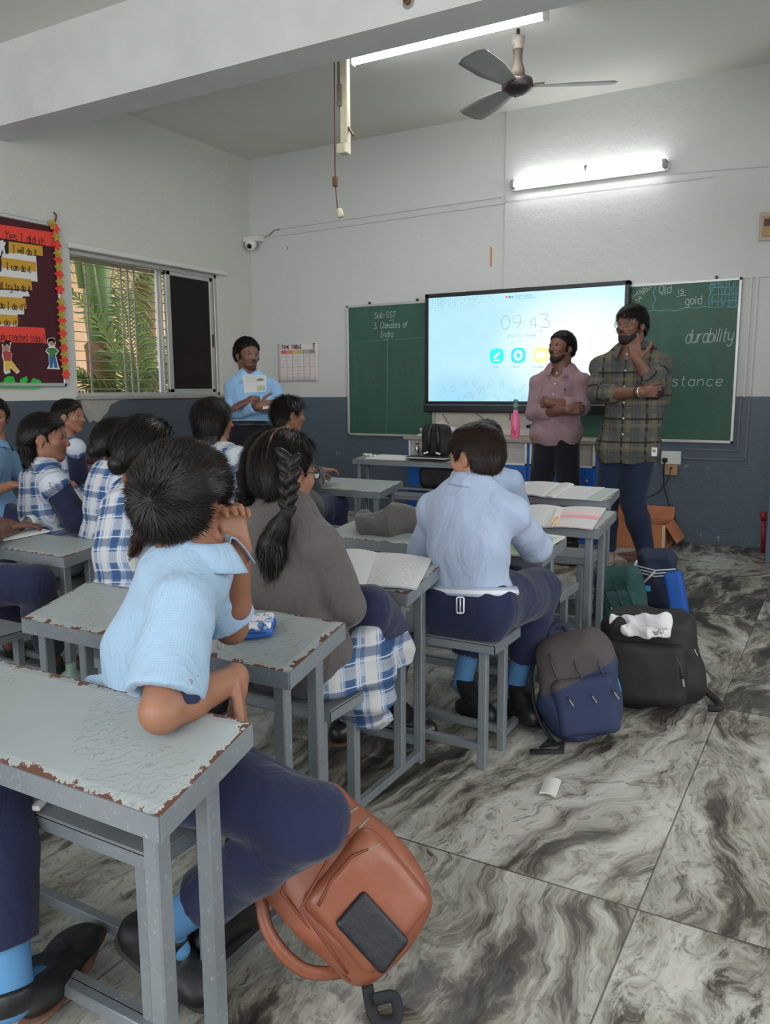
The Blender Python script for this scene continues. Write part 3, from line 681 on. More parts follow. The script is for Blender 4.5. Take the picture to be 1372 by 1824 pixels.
cutout([([(5, 616), (15, 615), (16, 624), (13, 627), (7, 627), (4, 622)], rgb(176, 128, 110)), ([(4, 612), (8, 608), (17, 610), (17, 617), (12, 613), (6, 617)], rgb(44, 24, 26)),
        ([(4, 627), (9, 626), (19, 627), (20, 634), (19, 643), (7, 643)], rgb(170, 62, 74)), ([(7, 643), (20, 643), (32, 660), (27, 664), (17, 650), (17, 660), (9, 661)], rgb(216, 180, 66))],
       'printed child in red top and yellow trousers', [(3, 614), (8, 607), (18, 607), (20, 609), (18, 618), (17, 625), (21, 630), (20, 642), (35, 662), (29, 666), (18, 655), (18, 664), (9, 667), (6, 662), (6, 643), (3, 634), (4, 625)])
paper('green_grass_border', [(-60, 678), (5, 681), (8, 673), (14, 670), (24, 671), (26, 680), (33, 683), (36, 675), (47, 670), (49, 677), (45, 682), (53, 682), (58, 673), (70, 677), (74, 681), (70, 684), (72, 690), (66, 692), (-60, 690)], M_GRN, .004)
mb_pts = [(91, 400), (96, 408), (98, 422), (99, 437), (100, 452), (101, 463), (102, 476), (103, 489), (104, 502), (104, 515), (106, 538), (107, 549), (107, 561), (108, 571), (109, 582), (109, 594), (110, 607), (111, 620), (112, 631), (112, 642), (113, 653), (115, 667)]
M_FR = plain('red_paper_flower', rgb(222, 70, 58), .8); M_FY = plain('yellow_paper_flower', rgb(176, 160, 60), .8)
for i, (u, v) in enumerate(mb_pts):
    y, z = lp(u, v); mb = MB(); r = .035 if i % 2 else .031; k = 6
    out = []
    for j in range(24): a = 2 * math.pi * j / 24; q = r * (1 + .28 * math.cos(k * a)); out.append((y + q * math.cos(a), z + q * math.sin(a)))
    mb.add([(XL + .027, y, z)] + [(XL + .034 - .004 * math.cos(k * 2 * math.pi * j / 24), a, b) for j, (a, b) in enumerate(out)], [(0, 1 + j, 1 + (j + 1) % 24) for j in range(24)])
    f = mb.build('paper_flower', M_FR if i % 2 else M_FY, bb); solidify(f, .002)
hk = MB(); y, z = lp(99, 390); hk.tube([(XL, y, z - .03), (XL + .02, y, z), (XL + .015, y + .01, z + .03), (XL, y, z + .05)], .006, 6)
tag(hk.build('wall_hook', plain('rusty_hook', rgb(110, 60, 56), .8)), 'small rusty hook in the wall above the bulletin board corner', 'hook')
# ================================================================ TUBE LIGHTS
M_TUBE = plain('lit_tube', (0.95, 0.98, 1.0, 1), 0.5, emit=16)
M_FIX = plain('white_fitting', rgb(214, 214, 208), 0.5); M_YFIX = plain('yellowed_plastic', rgb(206, 198, 170), 0.55, vary=.12, vscale=9)
M_RUST = plain('rusty_metal', rgb(112, 84, 66), 0.8, .3, vary=.25, vscale=20)
a = at(612, 100, Z=3.37); b = at(977, 32, Z=3.37); yy = (a.y + b.y) / 2
TLX0, TLX1 = a.x, b.x
t = thing('tube_light', 'lit tube light hanging just under the ceiling behind the beam', 'tube light', ((TLX0 + TLX1) / 2, yy, 3.36))
MB().boxab((TLX0, yy + .02, 3.385), (TLX1, yy + .07, ZC), 0.004).build('batten', M_FIX, t)
MB().cyl((TLX0 + .02, yy + .03, 3.365), (TLX1 - .015, yy + .03, 3.365), .019).build('tube', M_TUBE, t)
for x in (TLX0, TLX1): MB().boxab((x - .015, yy + .005, 3.34), (x + .015, yy + .055, 3.40), .004).build('end_cap', M_FIX, t)
l = area_light('tube_glow', ((TLX0 + TLX1) / 2, yy, 3.33), ((TLX0 + TLX1) / 2, yy, 0), TLX1 - TLX0, .04, 16, (.95, .98, 1))
zt = 2.865; x0, x1 = -2.53, -1.33
t = thing('tube_light', 'lit tube light on the wall above the chalkboard and screen', 'tube light', ((x0 + x1) / 2, YB - .06, 2.8))
MB().boxab((x0 - .02, YB - .045, zt - .045), (x1 + .02, YB - .012, zt + .01), .004).build('batten', M_FIX, t)
MB().cyl((x0 + .015, YB - .075, zt), (x1 - .015, YB - .075, zt - .0), .018).build('tube', M_TUBE, t)
for x in (x0, x1): MB().boxab((x - .015, YB - .1, zt - .03), (x + .015, YB - .012, zt + .03), .004).build('end_cap', plain('grey_holder', rgb(140, 140, 136), .6), t)
# dead fitting hanging down on its end, with its flex
x_, y_ = -2.86, 4.52; zt0 = 3.29; zb = 2.66
t = thing('hanging_tube_fitting', 'old yellowed tube fitting hanging upright on its end from the ceiling', 'light fitting', (x_, y_, zb))
MB().boxab((x_ - .018, y_ - .02, zb), (x_ + .034, y_ + .025, zt0), .005).build('batten', M_YFIX, t)
m = MB(); m.boxab((x_ - .03, y_ - .05, zb), (x_ + .036, y_ + .0, zb + .06), .006); m.boxab((x_ - .028, y_ - .05, zt0 - .03), (x_ + .03, y_ + .0, zt0 + .03), .006)
m.build('end_holder', M_YFIX, t)
MB().boxab((x_ - .028, y_ - .03, zt0 - .22), (x_ - .012, y_ + .01, zt0 + .02), .002).boxab((x_ - .03, y_ - .035, zb + .28), (x_ + .0, y_ + .01, zt0 - .22), .004).build('choke', plain('bare_metal', rgb(130, 122, 108), .6, .5, vary=.3), t)
MB().beam((x_ + .03, y_, zb + .16), (x_ + .075, y_ - .01, zb + .10), .016, .012).build('clip', M_RUST, t)
MB().boxab((x_ - .004, y_ + .0, zt0), (x_ + .012, y_ + .016, ZC)).build('hanger_rod', M_RUST, t)
t = thing('pull_cord', 'dangling flex with a loose bulb connector beside the hanging fitting', 'cord', (x_ - .045, y_, 2.29))
MB().tube([(x_ - .045, y_ - .02, ZC), (x_ - .05, y_ - .03, 3.0), (x_ - .052, y_ - .03, 2.6), (x_ - .05, y_ - .03, 2.48), (x_ - .045, y_ - .03, 2.40), (x_ - .035, y_ - .03, 2.32)], .0045, 6).build('flex', plain('brown_flex', rgb(96, 76, 62), .8), t)
MB().boxab((x_ - .066, y_ - .045, 2.47), (x_ - .038, y_ - .015, 2.53), .004).build('joint', M_RUST, t)
MB().lathe((x_ - .026, y_ - .03, 2.335), [(.012, 0), (.02, -.012), (.022, -.045), (.018, -.055)], 12, axis=(-.25, 0, 1)).build('connector', M_YFIX, t)

# ================================================================ CEILING FAN
FX, FY = -1.99, 5.22; FZ = 3.12
t = thing('ceiling_fan', 'dark brown three bladed ceiling fan on a short rod', 'fan', (FX, FY, FZ))
M_FAN = plain('fan_brown', rgb(52, 42, 42), 0.4, .2, vary=.1); M_BLADE = plain('fan_blade', rgb(132, 129, 125), 0.5, vary=.05)
MB().cyl((FX, FY, FZ + .06), (FX, FY, ZC), .011).build('rod', M_FAN, t)
MB().lathe((FX, FY, FZ + .2), [(.012, 0), (.03, .0), (.04, .05), (.044, .09), (.02, .1)], 16).build('canopy', plain('paint_splashed', rgb(150, 142, 134), .7, vary=.5, vscale=30), t)
MB().lathe((FX, FY, FZ + .045), [(.05, 0), (.045, .05), (.03, .10), (.028, .14), (.034, .17), (.02, .18)], 16).build('neck', plain('fan_neck', rgb(84, 74, 62), .6), t)
MB().lathe((FX, FY, FZ - .05), [(.02, -.012), (.03, -.01), (.055, .0), (.085, .02), (.098, .03), (.1, .07), (.095, .085), (.05, .1)], 32).build('motor', M_FAN, t)
MB().lathe((FX, FY, FZ - .05), [(.005, -.02), (.02, -.017), (.024, -.008), (.02, .0)], 16).build('hub_cap', plain('chrome', rgb(170, 170, 170), .25, .9), t)
for k, ang in enumerate((24, 144, 264)):
    A = math.radians(ang); R_ = Matrix.Rotation(A, 3, 'Z'); m = MB()
    def bl_(u, v):
        r = .10 + .52 * u; w_ = .045 + .038 * min(1, u * 2.2) + .01 * u; y = (v - .5) * 2 * w_ * (1 if u < .93 else math.sqrt(max(0.05, 1 - ((u - .93) / .07) ** 2 * .75)))
        return R_ @ Vector((r, y, .0 + y * .22)) + Vector((FX, FY, FZ - .005))
    m.grid(bl_, 18, 4); bd = m.build('blade', M_BLADE, t); solidify(bd, .003)
    m = MB(); m.beam(R_ @ Vector((.08, 0, 0)) + Vector((FX, FY, FZ)), R_ @ Vector((.17, 0, 0)) + Vector((FX, FY, FZ + .004)), .05, .008, up=(0, 0, 1)); m.build('blade_arm', M_FAN, t)

# ================================================================ CONDUITS, CAMERA, SWITCHES
M_COND = plain('painted_conduit', rgb(196, 194, 190), .7, vary=.04); M_CONDL = plain('grey_painted_conduit', rgb(92, 100, 112), .55, vary=.08)
def run(label, pts, w=.016, d=.012, mat=M_COND, cat='conduit', group=None):
    m = MB(); 
    for (xa, za), (xb, zb_) in zip(pts[:-1], pts[1:]): m.beam((xa, YB - d / 2, za), (xb, YB - d / 2, zb_), w, d, up=(1, 0, 0) if abs(xa - xb) < .05 else (0, 0, 1), bev=.002) if False else m.box(((xa + xb) / 2, YB - d / 2, (za + zb_) / 2), (math.hypot(xb - xa, zb_ - za) + w * .5, d, w), Matrix.Rotation(-math.atan2(zb_ - za, xb - xa), 3, 'Y'), .002)
    return tag(m.build('cable_conduit', mat), label, cat, group)
run('long white cable conduit running along the back wall under the tube light', [(-5.25, 2.70), (-2.62, 2.745), (-.70, 2.765 - .03)])
run('thin upper cable conduit on the back wall, left of the wall tube light', [(-4.95, 2.765), (-2.66, 2.795)], .011)
run('short conduit continuing right from the wall tube light to the frame edge', [(-1.33, 2.80), (-.5, 2.755)], .014)
run('vertical white conduit dropping beside the right chalkboard', [(-.69, 2.74), (-.695, 1.139)], .018)
run('second vertical white conduit, nearer the switch box', [(-.645, 2.72), (-.655, 1.139)], .018)
run('grey painted conduit below the right chalkboard, inner run', [(-.715, 1.139), (-.718, .735), (-1.10, .735)], .016, mat=M_CONDL)
run('grey painted conduit below the right chalkboard, outer run', [(-.655, 1.139), (-.66, .665), (-1.11, .665)], .018, mat=M_CONDL)
m = MB().tube([(-4.95, YB - .008, 2.765), (-5.03, YB - .012, 2.755), (-5.08, YB - .012, 2.72), (-5.14, YB - .012, 2.70), (-5.24, YB - .012, 2.71)], .006, 6)
tag(m.build('camera_cable', plain('grey_cable', rgb(130, 128, 124), .6)), 'curved grey cable joining the conduit to the corner camera', 'cable')
t = thing('security_camera', 'white dome security camera in the corner above the window', 'camera', (XL + .06, YB - .14, 2.55))
MB().boxab((XL + .0, YB - .12, 2.655), (XL + .19, YB, 2.71), .005).build('junction_box', M_WHITE, t)
MB().lathe((XL + .085, YB - .10, 2.665), [(.055, 0), (.058, -.03), (.05, -.06), (.03, -.085), (.01, -.09)], 20).build('dome', M_FIX, t)
MB().lathe((XL + .10, YB - .14, 2.61), [(.024, 0), (.024, -.012), (.012, -.016)], 16, axis=(-.3, .8, .5)).build('lens', plain('black_lens', rgb(14, 14, 16), .15), t)
p = at(1045, 296, Y=YB)
t = thing('fan_hook', 'rough plaster hole with a rusty hook in the wall above the tube light', 'hook', p)
MB().lathe((p.x, YB + .004, p.z), [(.05, 0), (.045, .009), (.02, .005)], 12, axis=(0, -1, 0)).build('plaster_ring', M_CONC, t)
MB().tube([(p.x, YB, p.z), (p.x, YB - .04, p.z - .01), (p.x + .005, YB - .045, p.z - .05)], .008, 6).build('hook', M_RUST, t)
# hole in the beam with a rusty stub
p = at(728, 4, Y=3.70)
t = thing('conduit_stub', 'rusty conduit stub sticking out of the beam at the top edge', 'pipe', p)
MB().lathe((p.x, 3.703, p.z), [(.035, 0), (.03, .006), (.018, .008)], 12, axis=(0, -1, 0)).build('plaster_ring', M_CONC, t)
MB().lathe((p.x, 3.70, p.z), [(.016, 0), (.016, .03), (.011, .03), (.011, .01)], 12, axis=(0, -1, 0)).build('stub', M_RUST, t)
t = thing('switch_box', 'wooden backed switch box high on the wall at the right edge', 'switch', (-.58, YB - .02, 2.26))
MB().boxab((-.66, YB - .03, 2.25), (-.44, YB, 2.45), .004).build('backboard', plain('pinkish_board', rgb(176, 160, 150), .6), t)
MB().boxab((-.635, YB - .045, 2.28), (-.46, YB - .028, 2.42), .004).build('plate', plain('brown_yellow_plate', rgb(168, 134, 86), .6, vary=.25, vscale=30), t)
MB().boxab((-.625, YB - .053, 2.35), (-.59, YB - .043, 2.40), .003).build('switch_key', plain('dark_switch', rgb(60, 44, 40), .5), t)
t = thing('socket_board', 'white electrical socket board with a black plug under the right chalkboard', 'socket', (-1.19, YB - .02, .61))
MB().boxab((-1.268, YB - .035, .612), (-1.12, YB, .715), .005).build('box', M_WHITE, t)
m = MB()
for x in (-1.175, -1.15): m.boxab((x, YB - .040, .655), (x + .014, YB - .034, .685), .002)
m.build('switch_key', M_FIX, t)
t = thing('wooden_socket', 'small tan socket box screwed below the white socket board', 'socket', (-1.19, YB - .02, .53))
MB().boxab((-1.238, YB - .03, .528), (-1.142, YB, .612), .004).build('box', plain('tan_board', rgb(172, 134, 98), .6, vary=.06), t)
MB().boxab((-1.198, YB - .034, .575), (-1.18, YB - .029, .592), .001).build('pin_holes', plain('dark_holes', rgb(40, 30, 26), .6), t)
t = thing('power_plug', 'black plug and its cable hanging from the socket board down to the carton', 'plug', (-1.235, YB - .05, .3))
MB().boxab((-1.252, YB - .075, .628), (-1.215, YB - .035, .665), .008).build('plug_body', plain('black_plastic', rgb(22, 22, 24), .4), t)
MB().tube([(-1.235, YB - .06, .63), (-1.242, YB - .05, .56), (-1.235, YB - .04, .44), (-1.19, YB - .04, .3), (-1.13, YB - .05, .16), (-1.12, YB - .1, .1)], .006, 6).build('cable', plain('black_plastic', rgb(22, 22, 24), .4), t)
m = MB().tube([(-1.19, YB - .035, .58), (-1.20, YB - .03, .5), (-1.28, YB - .02, .38), (-1.37, YB - .02, .33), (-1.7, YB - .02, .34)], .0035, 6)
tag(m.build('thin_cable', plain('black_plastic', rgb(22, 22, 24), .4)), 'thin dark cable sagging left from the tan socket along the wall', 'cable')
p = at(1355, 985, Z=0)
t = thing('red_mop_handle', 'red plastic pipe standing against the door pier at the right edge', 'pipe', (p.x, 6.46, 0))
MB().tube([(-.485, 6.46, 0), (-.495, 6.46, .24)], .015, 12).tube([(-.495, 6.46, .24), (-.498, 6.455, .30)], [.017, .026], 12).build('pipe', plain('red_plastic', rgb(150, 30, 40), .4), t)

# ================================================================ FURNITURE: steel desks and benches
def steel():
    m, t, b = newmat('grey_painted_steel')
    co = t.coords('Object'); n1 = t.noise(co, 7, 5, .6); n2 = t.noise(co, 90, 4, .7)
    c = t.mix(n1.outputs[0], rgb(112, 118, 124), rgb(142, 148, 152))
    c = t.mix(t.math('MULTIPLY', t.ramp(n2.outputs[0], [(.60, (0, 0, 0)), (.68, (1, 1, 1))]), .45), c, rgb(182, 186, 188))
    t.link(c, b.inputs['Base Color']); b.inputs['Metallic'].default_value = .35; b.inputs['Roughness'].default_value = .42
    bump(t, b, n2.outputs[0], .12, .003); return m
M_STEEL = steel()
def desktop_mat():
    """grey-green paint over wood: flaked brown along the edges, scratches and burnt spots"""
    m, t, b = newmat('chipped_desktop_paint')
    at_ = t.n('Attribute', attribute_name='edge'); e = at_.outputs['Fac']
    oi = t.n('ObjectInfo'); co0 = t.coords('World')
    co = co0
    n1 = t.noise(co, 3.2, 5, .6); n2 = t.noise(co, 28, 7, .72); n3 = t.noise(t.coords('World', scale=(1, 1, 1), rot=(0, 0, .4)), 9, 8, .7)
    c = t.mix(n1.outputs[0], rgb(134, 142, 142), rgb(160, 167, 167))
    # scratches
    wv = t.n('TexWave', ins={'Vector': t.coords('World', rot=(0, 0, .9))}); wv.inputs['Scale'].default_value = 22; wv.inputs['Distortion'].default_value = 9; wv.inputs['Detail'].default_value = 5; wv.inputs['Detail Scale'].default_value = 2.2
    msk = t.noise(co, 4.5, 2, .5)
    sc = t.math('MULTIPLY', t.math('LESS_THAN', wv.outputs[0], .035), t.math('GREATER_THAN', msk.outputs[0], .54))
    c = t.mix(t.math('MULTIPLY', sc, .35), c, rgb(66, 70, 68))
    # edge wear: distance to the nearest edge in metres
    w = t.math('SUBTRACT', t.math('ADD', t.math('MULTIPLY', n2.outputs[0], .95), t.math('MULTIPLY', t.math('SUBTRACT', 1.0, t.math('DIVIDE', e, .03), clamp=True), .33)), .0)
    chip = t.math('GREATER_THAN', w, .76)
    rim = t.math('GREATER_THAN', w, .725)
    c = t.mix(t.math('MULTIPLY', rim, .3), c, rgb(196, 194, 184))
    c = t.mix(chip, c, rgb(92, 60, 50))
    spot = t.math('GREATER_THAN', n3.outputs[0], .715)
    c = t.mix(spot, c, rgb(86, 60, 52))
    t.link(c, b.inputs['Base Color']); b.inputs['Roughness'].default_value = .38; b.inputs['Specular IOR Level'].default_value = .45
    h = t.math('SUBTRACT', 0.0, t.math('MAXIMUM', chip, spot))
    bump(t, b, t.math('ADD', h, t.math('MULTIPLY', n2.outputs[0], .2)), .4, .002)
    return m
M_TOP = desktop_mat()
def top_slab(x0, x1, y0, y1, z0, z1, th, name, mat, parent):
    """board sloping from z0 at y0 up to z1 at y1, subdivided, with an edge-distance attribute"""
    nx, ny = 40, 14; mb = MB(); rd = random.Random(int(x0 * 1000 + y0 * 77))
    def P(i, j, s_):
        a = i / nx; b_ = j / ny; wob = 0
        x = x0 + (x1 - x0) * a; y = y0 + (y1 - y0) * b_; z = z0 + (z1 - z0) * b_
        e = min(a * (x1 - x0), (1 - a) * (x1 - x0), b_ * (y1 - y0), (1 - b_) * (y1 - y0))
        if s_ == 0: z -= .003 * max(0, 1 - e / .004)
        return Vector((x, y, z - (th if s_ else 0)))
    vt = [P(i, j, 0) for j in range(ny + 1) for i in range(nx + 1)]; vb = [P(i, j, 1) for j in range(ny + 1) for i in range(nx + 1)]
    N = len(vt); fs = []
    for j in range(ny):
        for i in range(nx):
            a = j * (nx + 1) + i; fs.append((a, a + 1, a + nx + 2, a + nx + 1)); fs.append(tuple(N + q for q in (a, a + nx + 1, a + nx + 2, a + 1)))
    mb.add(vt + vb, fs); side = []
    rim = [i for i in range(nx + 1)] + [(j + 1) * (nx + 1) - 1 for j in range(1, ny + 1)] + [ny * (nx + 1) + i for i in range(nx - 1, -1, -1)] + [j * (nx + 1) for j in range(ny - 1, 0, -1)]
    for k in range(len(rim)): a, b_ = rim[k], rim[(k + 1) % len(rim)]; side.append((a, N + a, N + b_, b_))
    mb.f += side; mb.mi += [0] * len(side); mb.sm += [False] * len(side)
    o = mb.build(name, mat, parent)
    at_ = o.data.attributes.new('edge', 'FLOAT', 'POINT')
    L = []
    for v in o.data.vertices:
        x, y, z = v.co
        L.append(min(x - x0, x1 - x, y - y0, y1 - y))
    at_.data.foreach_set('value', L); return o
LEG = .03
def make_desk(label, x1, y0, y1, z0, z1, width=.88, group='steel framed school desks', shelf=False):
    x0 = x1 - width; t = thing('school_desk', label, 'desk', ((x0 + x1) / 2, (y0 + y1) / 2, 0), group=group)
    top_slab(x0, x1, y0, y1, z0, z1, .022, 'desktop', M_TOP, t)
    m = MB(); k = .004
    for (ax, ay, bx, by) in ((x0, y0, x1, y0), (x1, y0, x1, y1), (x1, y1, x0, y1), (x0, y1, x0, y0)):
        za = z0 + (z1 - z0) * (ay - y0) / (y1 - y0); zb_ = z0 + (z1 - z0) * (by - y0) / (y1 - y0)
        m.beam((ax, ay, za - .018), (bx, by, zb_ - .018), .005, .034, up=(1, 0, 0) if ax == bx else (0, 0, 1)) if False else m.add([(ax, ay, za - .004), (bx, by, zb_ - .004), (bx, by, zb_ - .042), (ax, ay, za - .042)], [(0, 1, 2, 3)])
    fr = m.build('edge_frame', M_STEEL, t, fix=False); solidify(fr, .006, 0)
    fy0, fy1 = y0 + .035, y1 - .06
    for x in (x1 - .045, x0 + .045):
        for y in (fy0, fy1):
            z = z0 + (z1 - z0) * (y - y0) / (y1 - y0) - .022
            zb_ = 0.0 if y == fy1 else .035
            MB().boxab((x - LEG / 2, y - LEG / 2, zb_), (x + LEG / 2, y + LEG / 2, z), .003).build('leg', M_STEEL, t)
        MB().boxab((x - .012, fy0 - .30, .02), (x + .012, fy1, .045), .002).build('floor_rail', M_STEEL, t)
    MB().boxab((x0 + .045, fy1 - .012, .06), (x1 - .045, fy1 + .012, .085), .002).build('cross_bar', M_STEEL, t)
    MB().boxab((x0 + .045, fy1 - .01, z0 - .06), (x1 - .045, fy1 + .01, z0 - .035), .002).build('under_rail', M_STEEL, t)
    return t
M_BENCH = plain('bench_top_paint', rgb(116, 120, 122), 0.42, .15, vary=.12, vscale=4, bumps=.15, bscale=60, coord='World')
def make_bench(label, x1, y0, y1, z=.425, width=.88, group='steel framed school benches'):
    x0 = x1 - width; t = thing('school_bench', label, 'bench', ((x0 + x1) / 2, (y0 + y1) / 2, 0), group=group)
    MB().boxab((x0, y0, z - .008), (x1, y1, z), .002).build('seat', M_BENCH, t)
    m = MB()
    for a, b in (((x0, y0), (x1, y0 + .005)), ((x0, y1 - .005), (x1, y1)), ((x0, y0), (x0 + .005, y1)), ((x1 - .005, y0), (x1, y1))): m.boxab((a[0], a[1], z - .032), (b[0], b[1], z - .003), .001)
    m.build('seat_rim', M_STEEL, t)
    for x in (x1 - .05, x0 + .05):
        for y in (y0 + .03, y1 - .03):
            MB().boxab((x - .014, y - .014, 0), (x + .014, y + .014, z - .008), .003).build('leg', M_STEEL, t)
    MB().boxab((x0 + .05, y1 - .042, .06), (x1 - .05, y1 - .018, .085), .002).build('cross_bar', M_STEEL, t)
    MB().boxab((x0 + .05, y0 + .018, .06), (x1 - .05, y0 + .042, .085), .002).build('cross_bar', M_STEEL, t)
    return t
D = {}; B = {}
D[1] = make_desk('nearest school desk with worn grey top that the boy leans his elbow on', -.807, .766, .972, .61, .672, 1.1)
D[2] = make_desk('chipped grey desk in front of the near boy, pencil case on it', -1.0, 1.333, 1.555, .61, .663, .875)
D[3] = make_desk('school desk under the open white notebook in front of the hoodie girl', -1.096, 2.047, 2.275, .61, .653, .88)
D[4] = make_desk('school desk with a coloured map book under the arm of the belted boy', -.917, 2.73, 3.01, .61, .642, .95)
D[5] = make_desk('school desk with the pink lined notebook and a pencil', -.897, 3.395, 3.70, .61, .651, .95)
D[6] = make_desk('farthest desk of the right row, covered in papers before the standing men', -1.085, 4.31, 4.53, .61, .65, .95)
B[1] = make_bench('bench under the near boy, seen below the nearest desk', -.97, .90, 1.11, width=.95)
B[2] = make_bench('bench under the girl in the grey hoodie', -1.055, 1.57, 1.785, width=.88)
B[3] = make_bench('bench under the boy with the white belt', -.894, 2.243, 2.465, width=.90)
B[4] = make_bench('empty-ended bench between the map desk and the pink notebook desk', -.91, 2.935, 3.18, width=.9)
B[5] = make_bench('bench behind the pink notebook desk, farthest in the right row', -1.0, 3.655, 3.88, width=.9)
# left row
D[7] = make_desk('worn desk of the left row under the turning notebook page', -2.44, 1.923, 2.13, .61, .634, .95)
B[7] = make_bench('bench at the left edge behind the chipped desk', -2.33, 1.50, 1.70, width=1.0)
B[8] = make_bench('bench under the two checked pinafore girls of the left row', -2.64, 2.155, 2.38, width=1.0)
D[8] = make_desk('left row desk by the wall, with a red folder lying on it', -4.05, 3.68, 4.20, .61, .65, .95)
B[9] = make_bench('bench under the small girl at the window side', -3.55, 3.20, 3.42, width=.95)
D[9] = make_desk('bare greenish desk in front of the boy in the grey jacket', -2.37, 4.09, 4.37, .61, .648, .95)
D[10] = make_desk('white edged desk before the blue cabinet, carrying the black backpack', -2.62, 5.79, 6.02, .63, .655, 1.0)
B[10] = make_bench('bench in front of the white edged desk near the blue cabinet', -2.35, 5.3, 5.5, .42, 1.0)
B[11] = make_bench('bench under the boy in the grey jacket', -2.40, 3.68, 3.90, .425, .9)
B[12] = make_bench('bench under the girl with the black bob', -2.25, 2.90, 3.12, .425, .9)
B[13] = make_bench('bench under the boy in dusty blue at the left edge', -3.72, 2.72, 2.94, .415, .95)
# ================================================================ SOFT SHAPES: distance fields meshed with surface nets
f32 = np.float32
def V3(a): return np.array([a[0], a[1], a[2]], dtype=f32)
def _n(a): a = np.array(a, dtype=np.float64); return a / max(1e-9, np.linalg.norm(a))
def cone(a, b, ra, rb):
    a = V3(a); ab = V3(b) - a; L2 = float(ab @ ab) + 1e-12
    def f(p):
        q = p - a; t = np.clip((q @ ab) / L2, 0, 1); w = q - t[..., None] * ab
        return np.sqrt((w * w).sum(-1)) - (ra + (rb - ra) * t)
    return f
def flat(a, b, ra, rb, n, k, k2=None):
    """tapered capsule squeezed by k along n (k2 at the far end)"""
    a = V3(a); ab = V3(b) - a; L2 = float(ab @ ab) + 1e-12; n = V3(_n(n)); k2 = k if k2 is None else k2
    def f(p):
        q = p - a; t = np.clip((q @ ab) / L2, 0, 1); w = q - t[..., None] * ab; wn = w @ n; kk = k + (k2 - k) * t
        l2 = np.maximum((w * w).sum(-1) - wn * wn, 0); l = np.sqrt(l2 + (wn / kk) ** 2)
        r = ra + (rb - ra) * t; g = np.sqrt(l2 + (wn / kk ** 2) ** 2) / np.maximum(l, 1e-6)
        return (l - r) / np.maximum(g, .3)
    return f
def ell(c, R, rad):
    c = V3(c); R = np.array(R, dtype=f32); rad = np.array(rad, dtype=f32)
    def f(p):
        q = (p - c) @ R / rad; k0 = np.sqrt((q * q).sum(-1)); k1 = np.sqrt(((q / rad) ** 2).sum(-1))
        return k0 * (k0 - 1) / np.maximum(k1, 1e-6)
    return f
def rbox(c, R, half, r):
    c = V3(c); R = np.array(R, dtype=f32); h = np.array(half, dtype=f32) - r
    def f(p):
        q = np.abs((p - c) @ R) - h; return np.sqrt((np.maximum(q, 0) ** 2).sum(-1)) + np.minimum(q.max(-1), 0) - r
    return f
def plane(c, n):
    """negative on the side opposite n"""
    c = V3(c); n = V3(_n(n)); return lambda p: (p - c) @ n
def smin(a, b, k):
    if k <= 0: return np.minimum(a, b)
    h = np.maximum(k - np.abs(a - b), 0) / k; return np.minimum(a, b) - h * h * k * .25
def folds(seed, freq=14.0, amp=.004, axis=None, stretch=.35):
    rd = np.random.RandomState(seed); K = rd.normal(size=(5, 3)).astype(f32)
    K /= np.linalg.norm(K, axis=1)[:, None]
    if axis is not None:
        ax = V3(_n(axis)); K = K - (K @ ax)[:, None] * ax * (1 - stretch)
    K *= (freq * rd.uniform(.7, 1.5, 5))[:, None].astype(f32); ph = rd.uniform(0, 6.28, 5); W = rd.normal(size=(3, 3)).astype(f32) * freq * .45
    def f(p):
        w = np.stack([np.sin(p @ W[i] + ph[i]) for i in range(3)], -1); s = 0
        for i in range(5): s = s + (1 - np.abs(np.sin(p @ K[i] + ph[i] + 1.3 * w[..., i % 3])) * 2) * (1, .8, .6, .5, .5)[i]
        return -amp * s.astype(f32) * .5
    return f
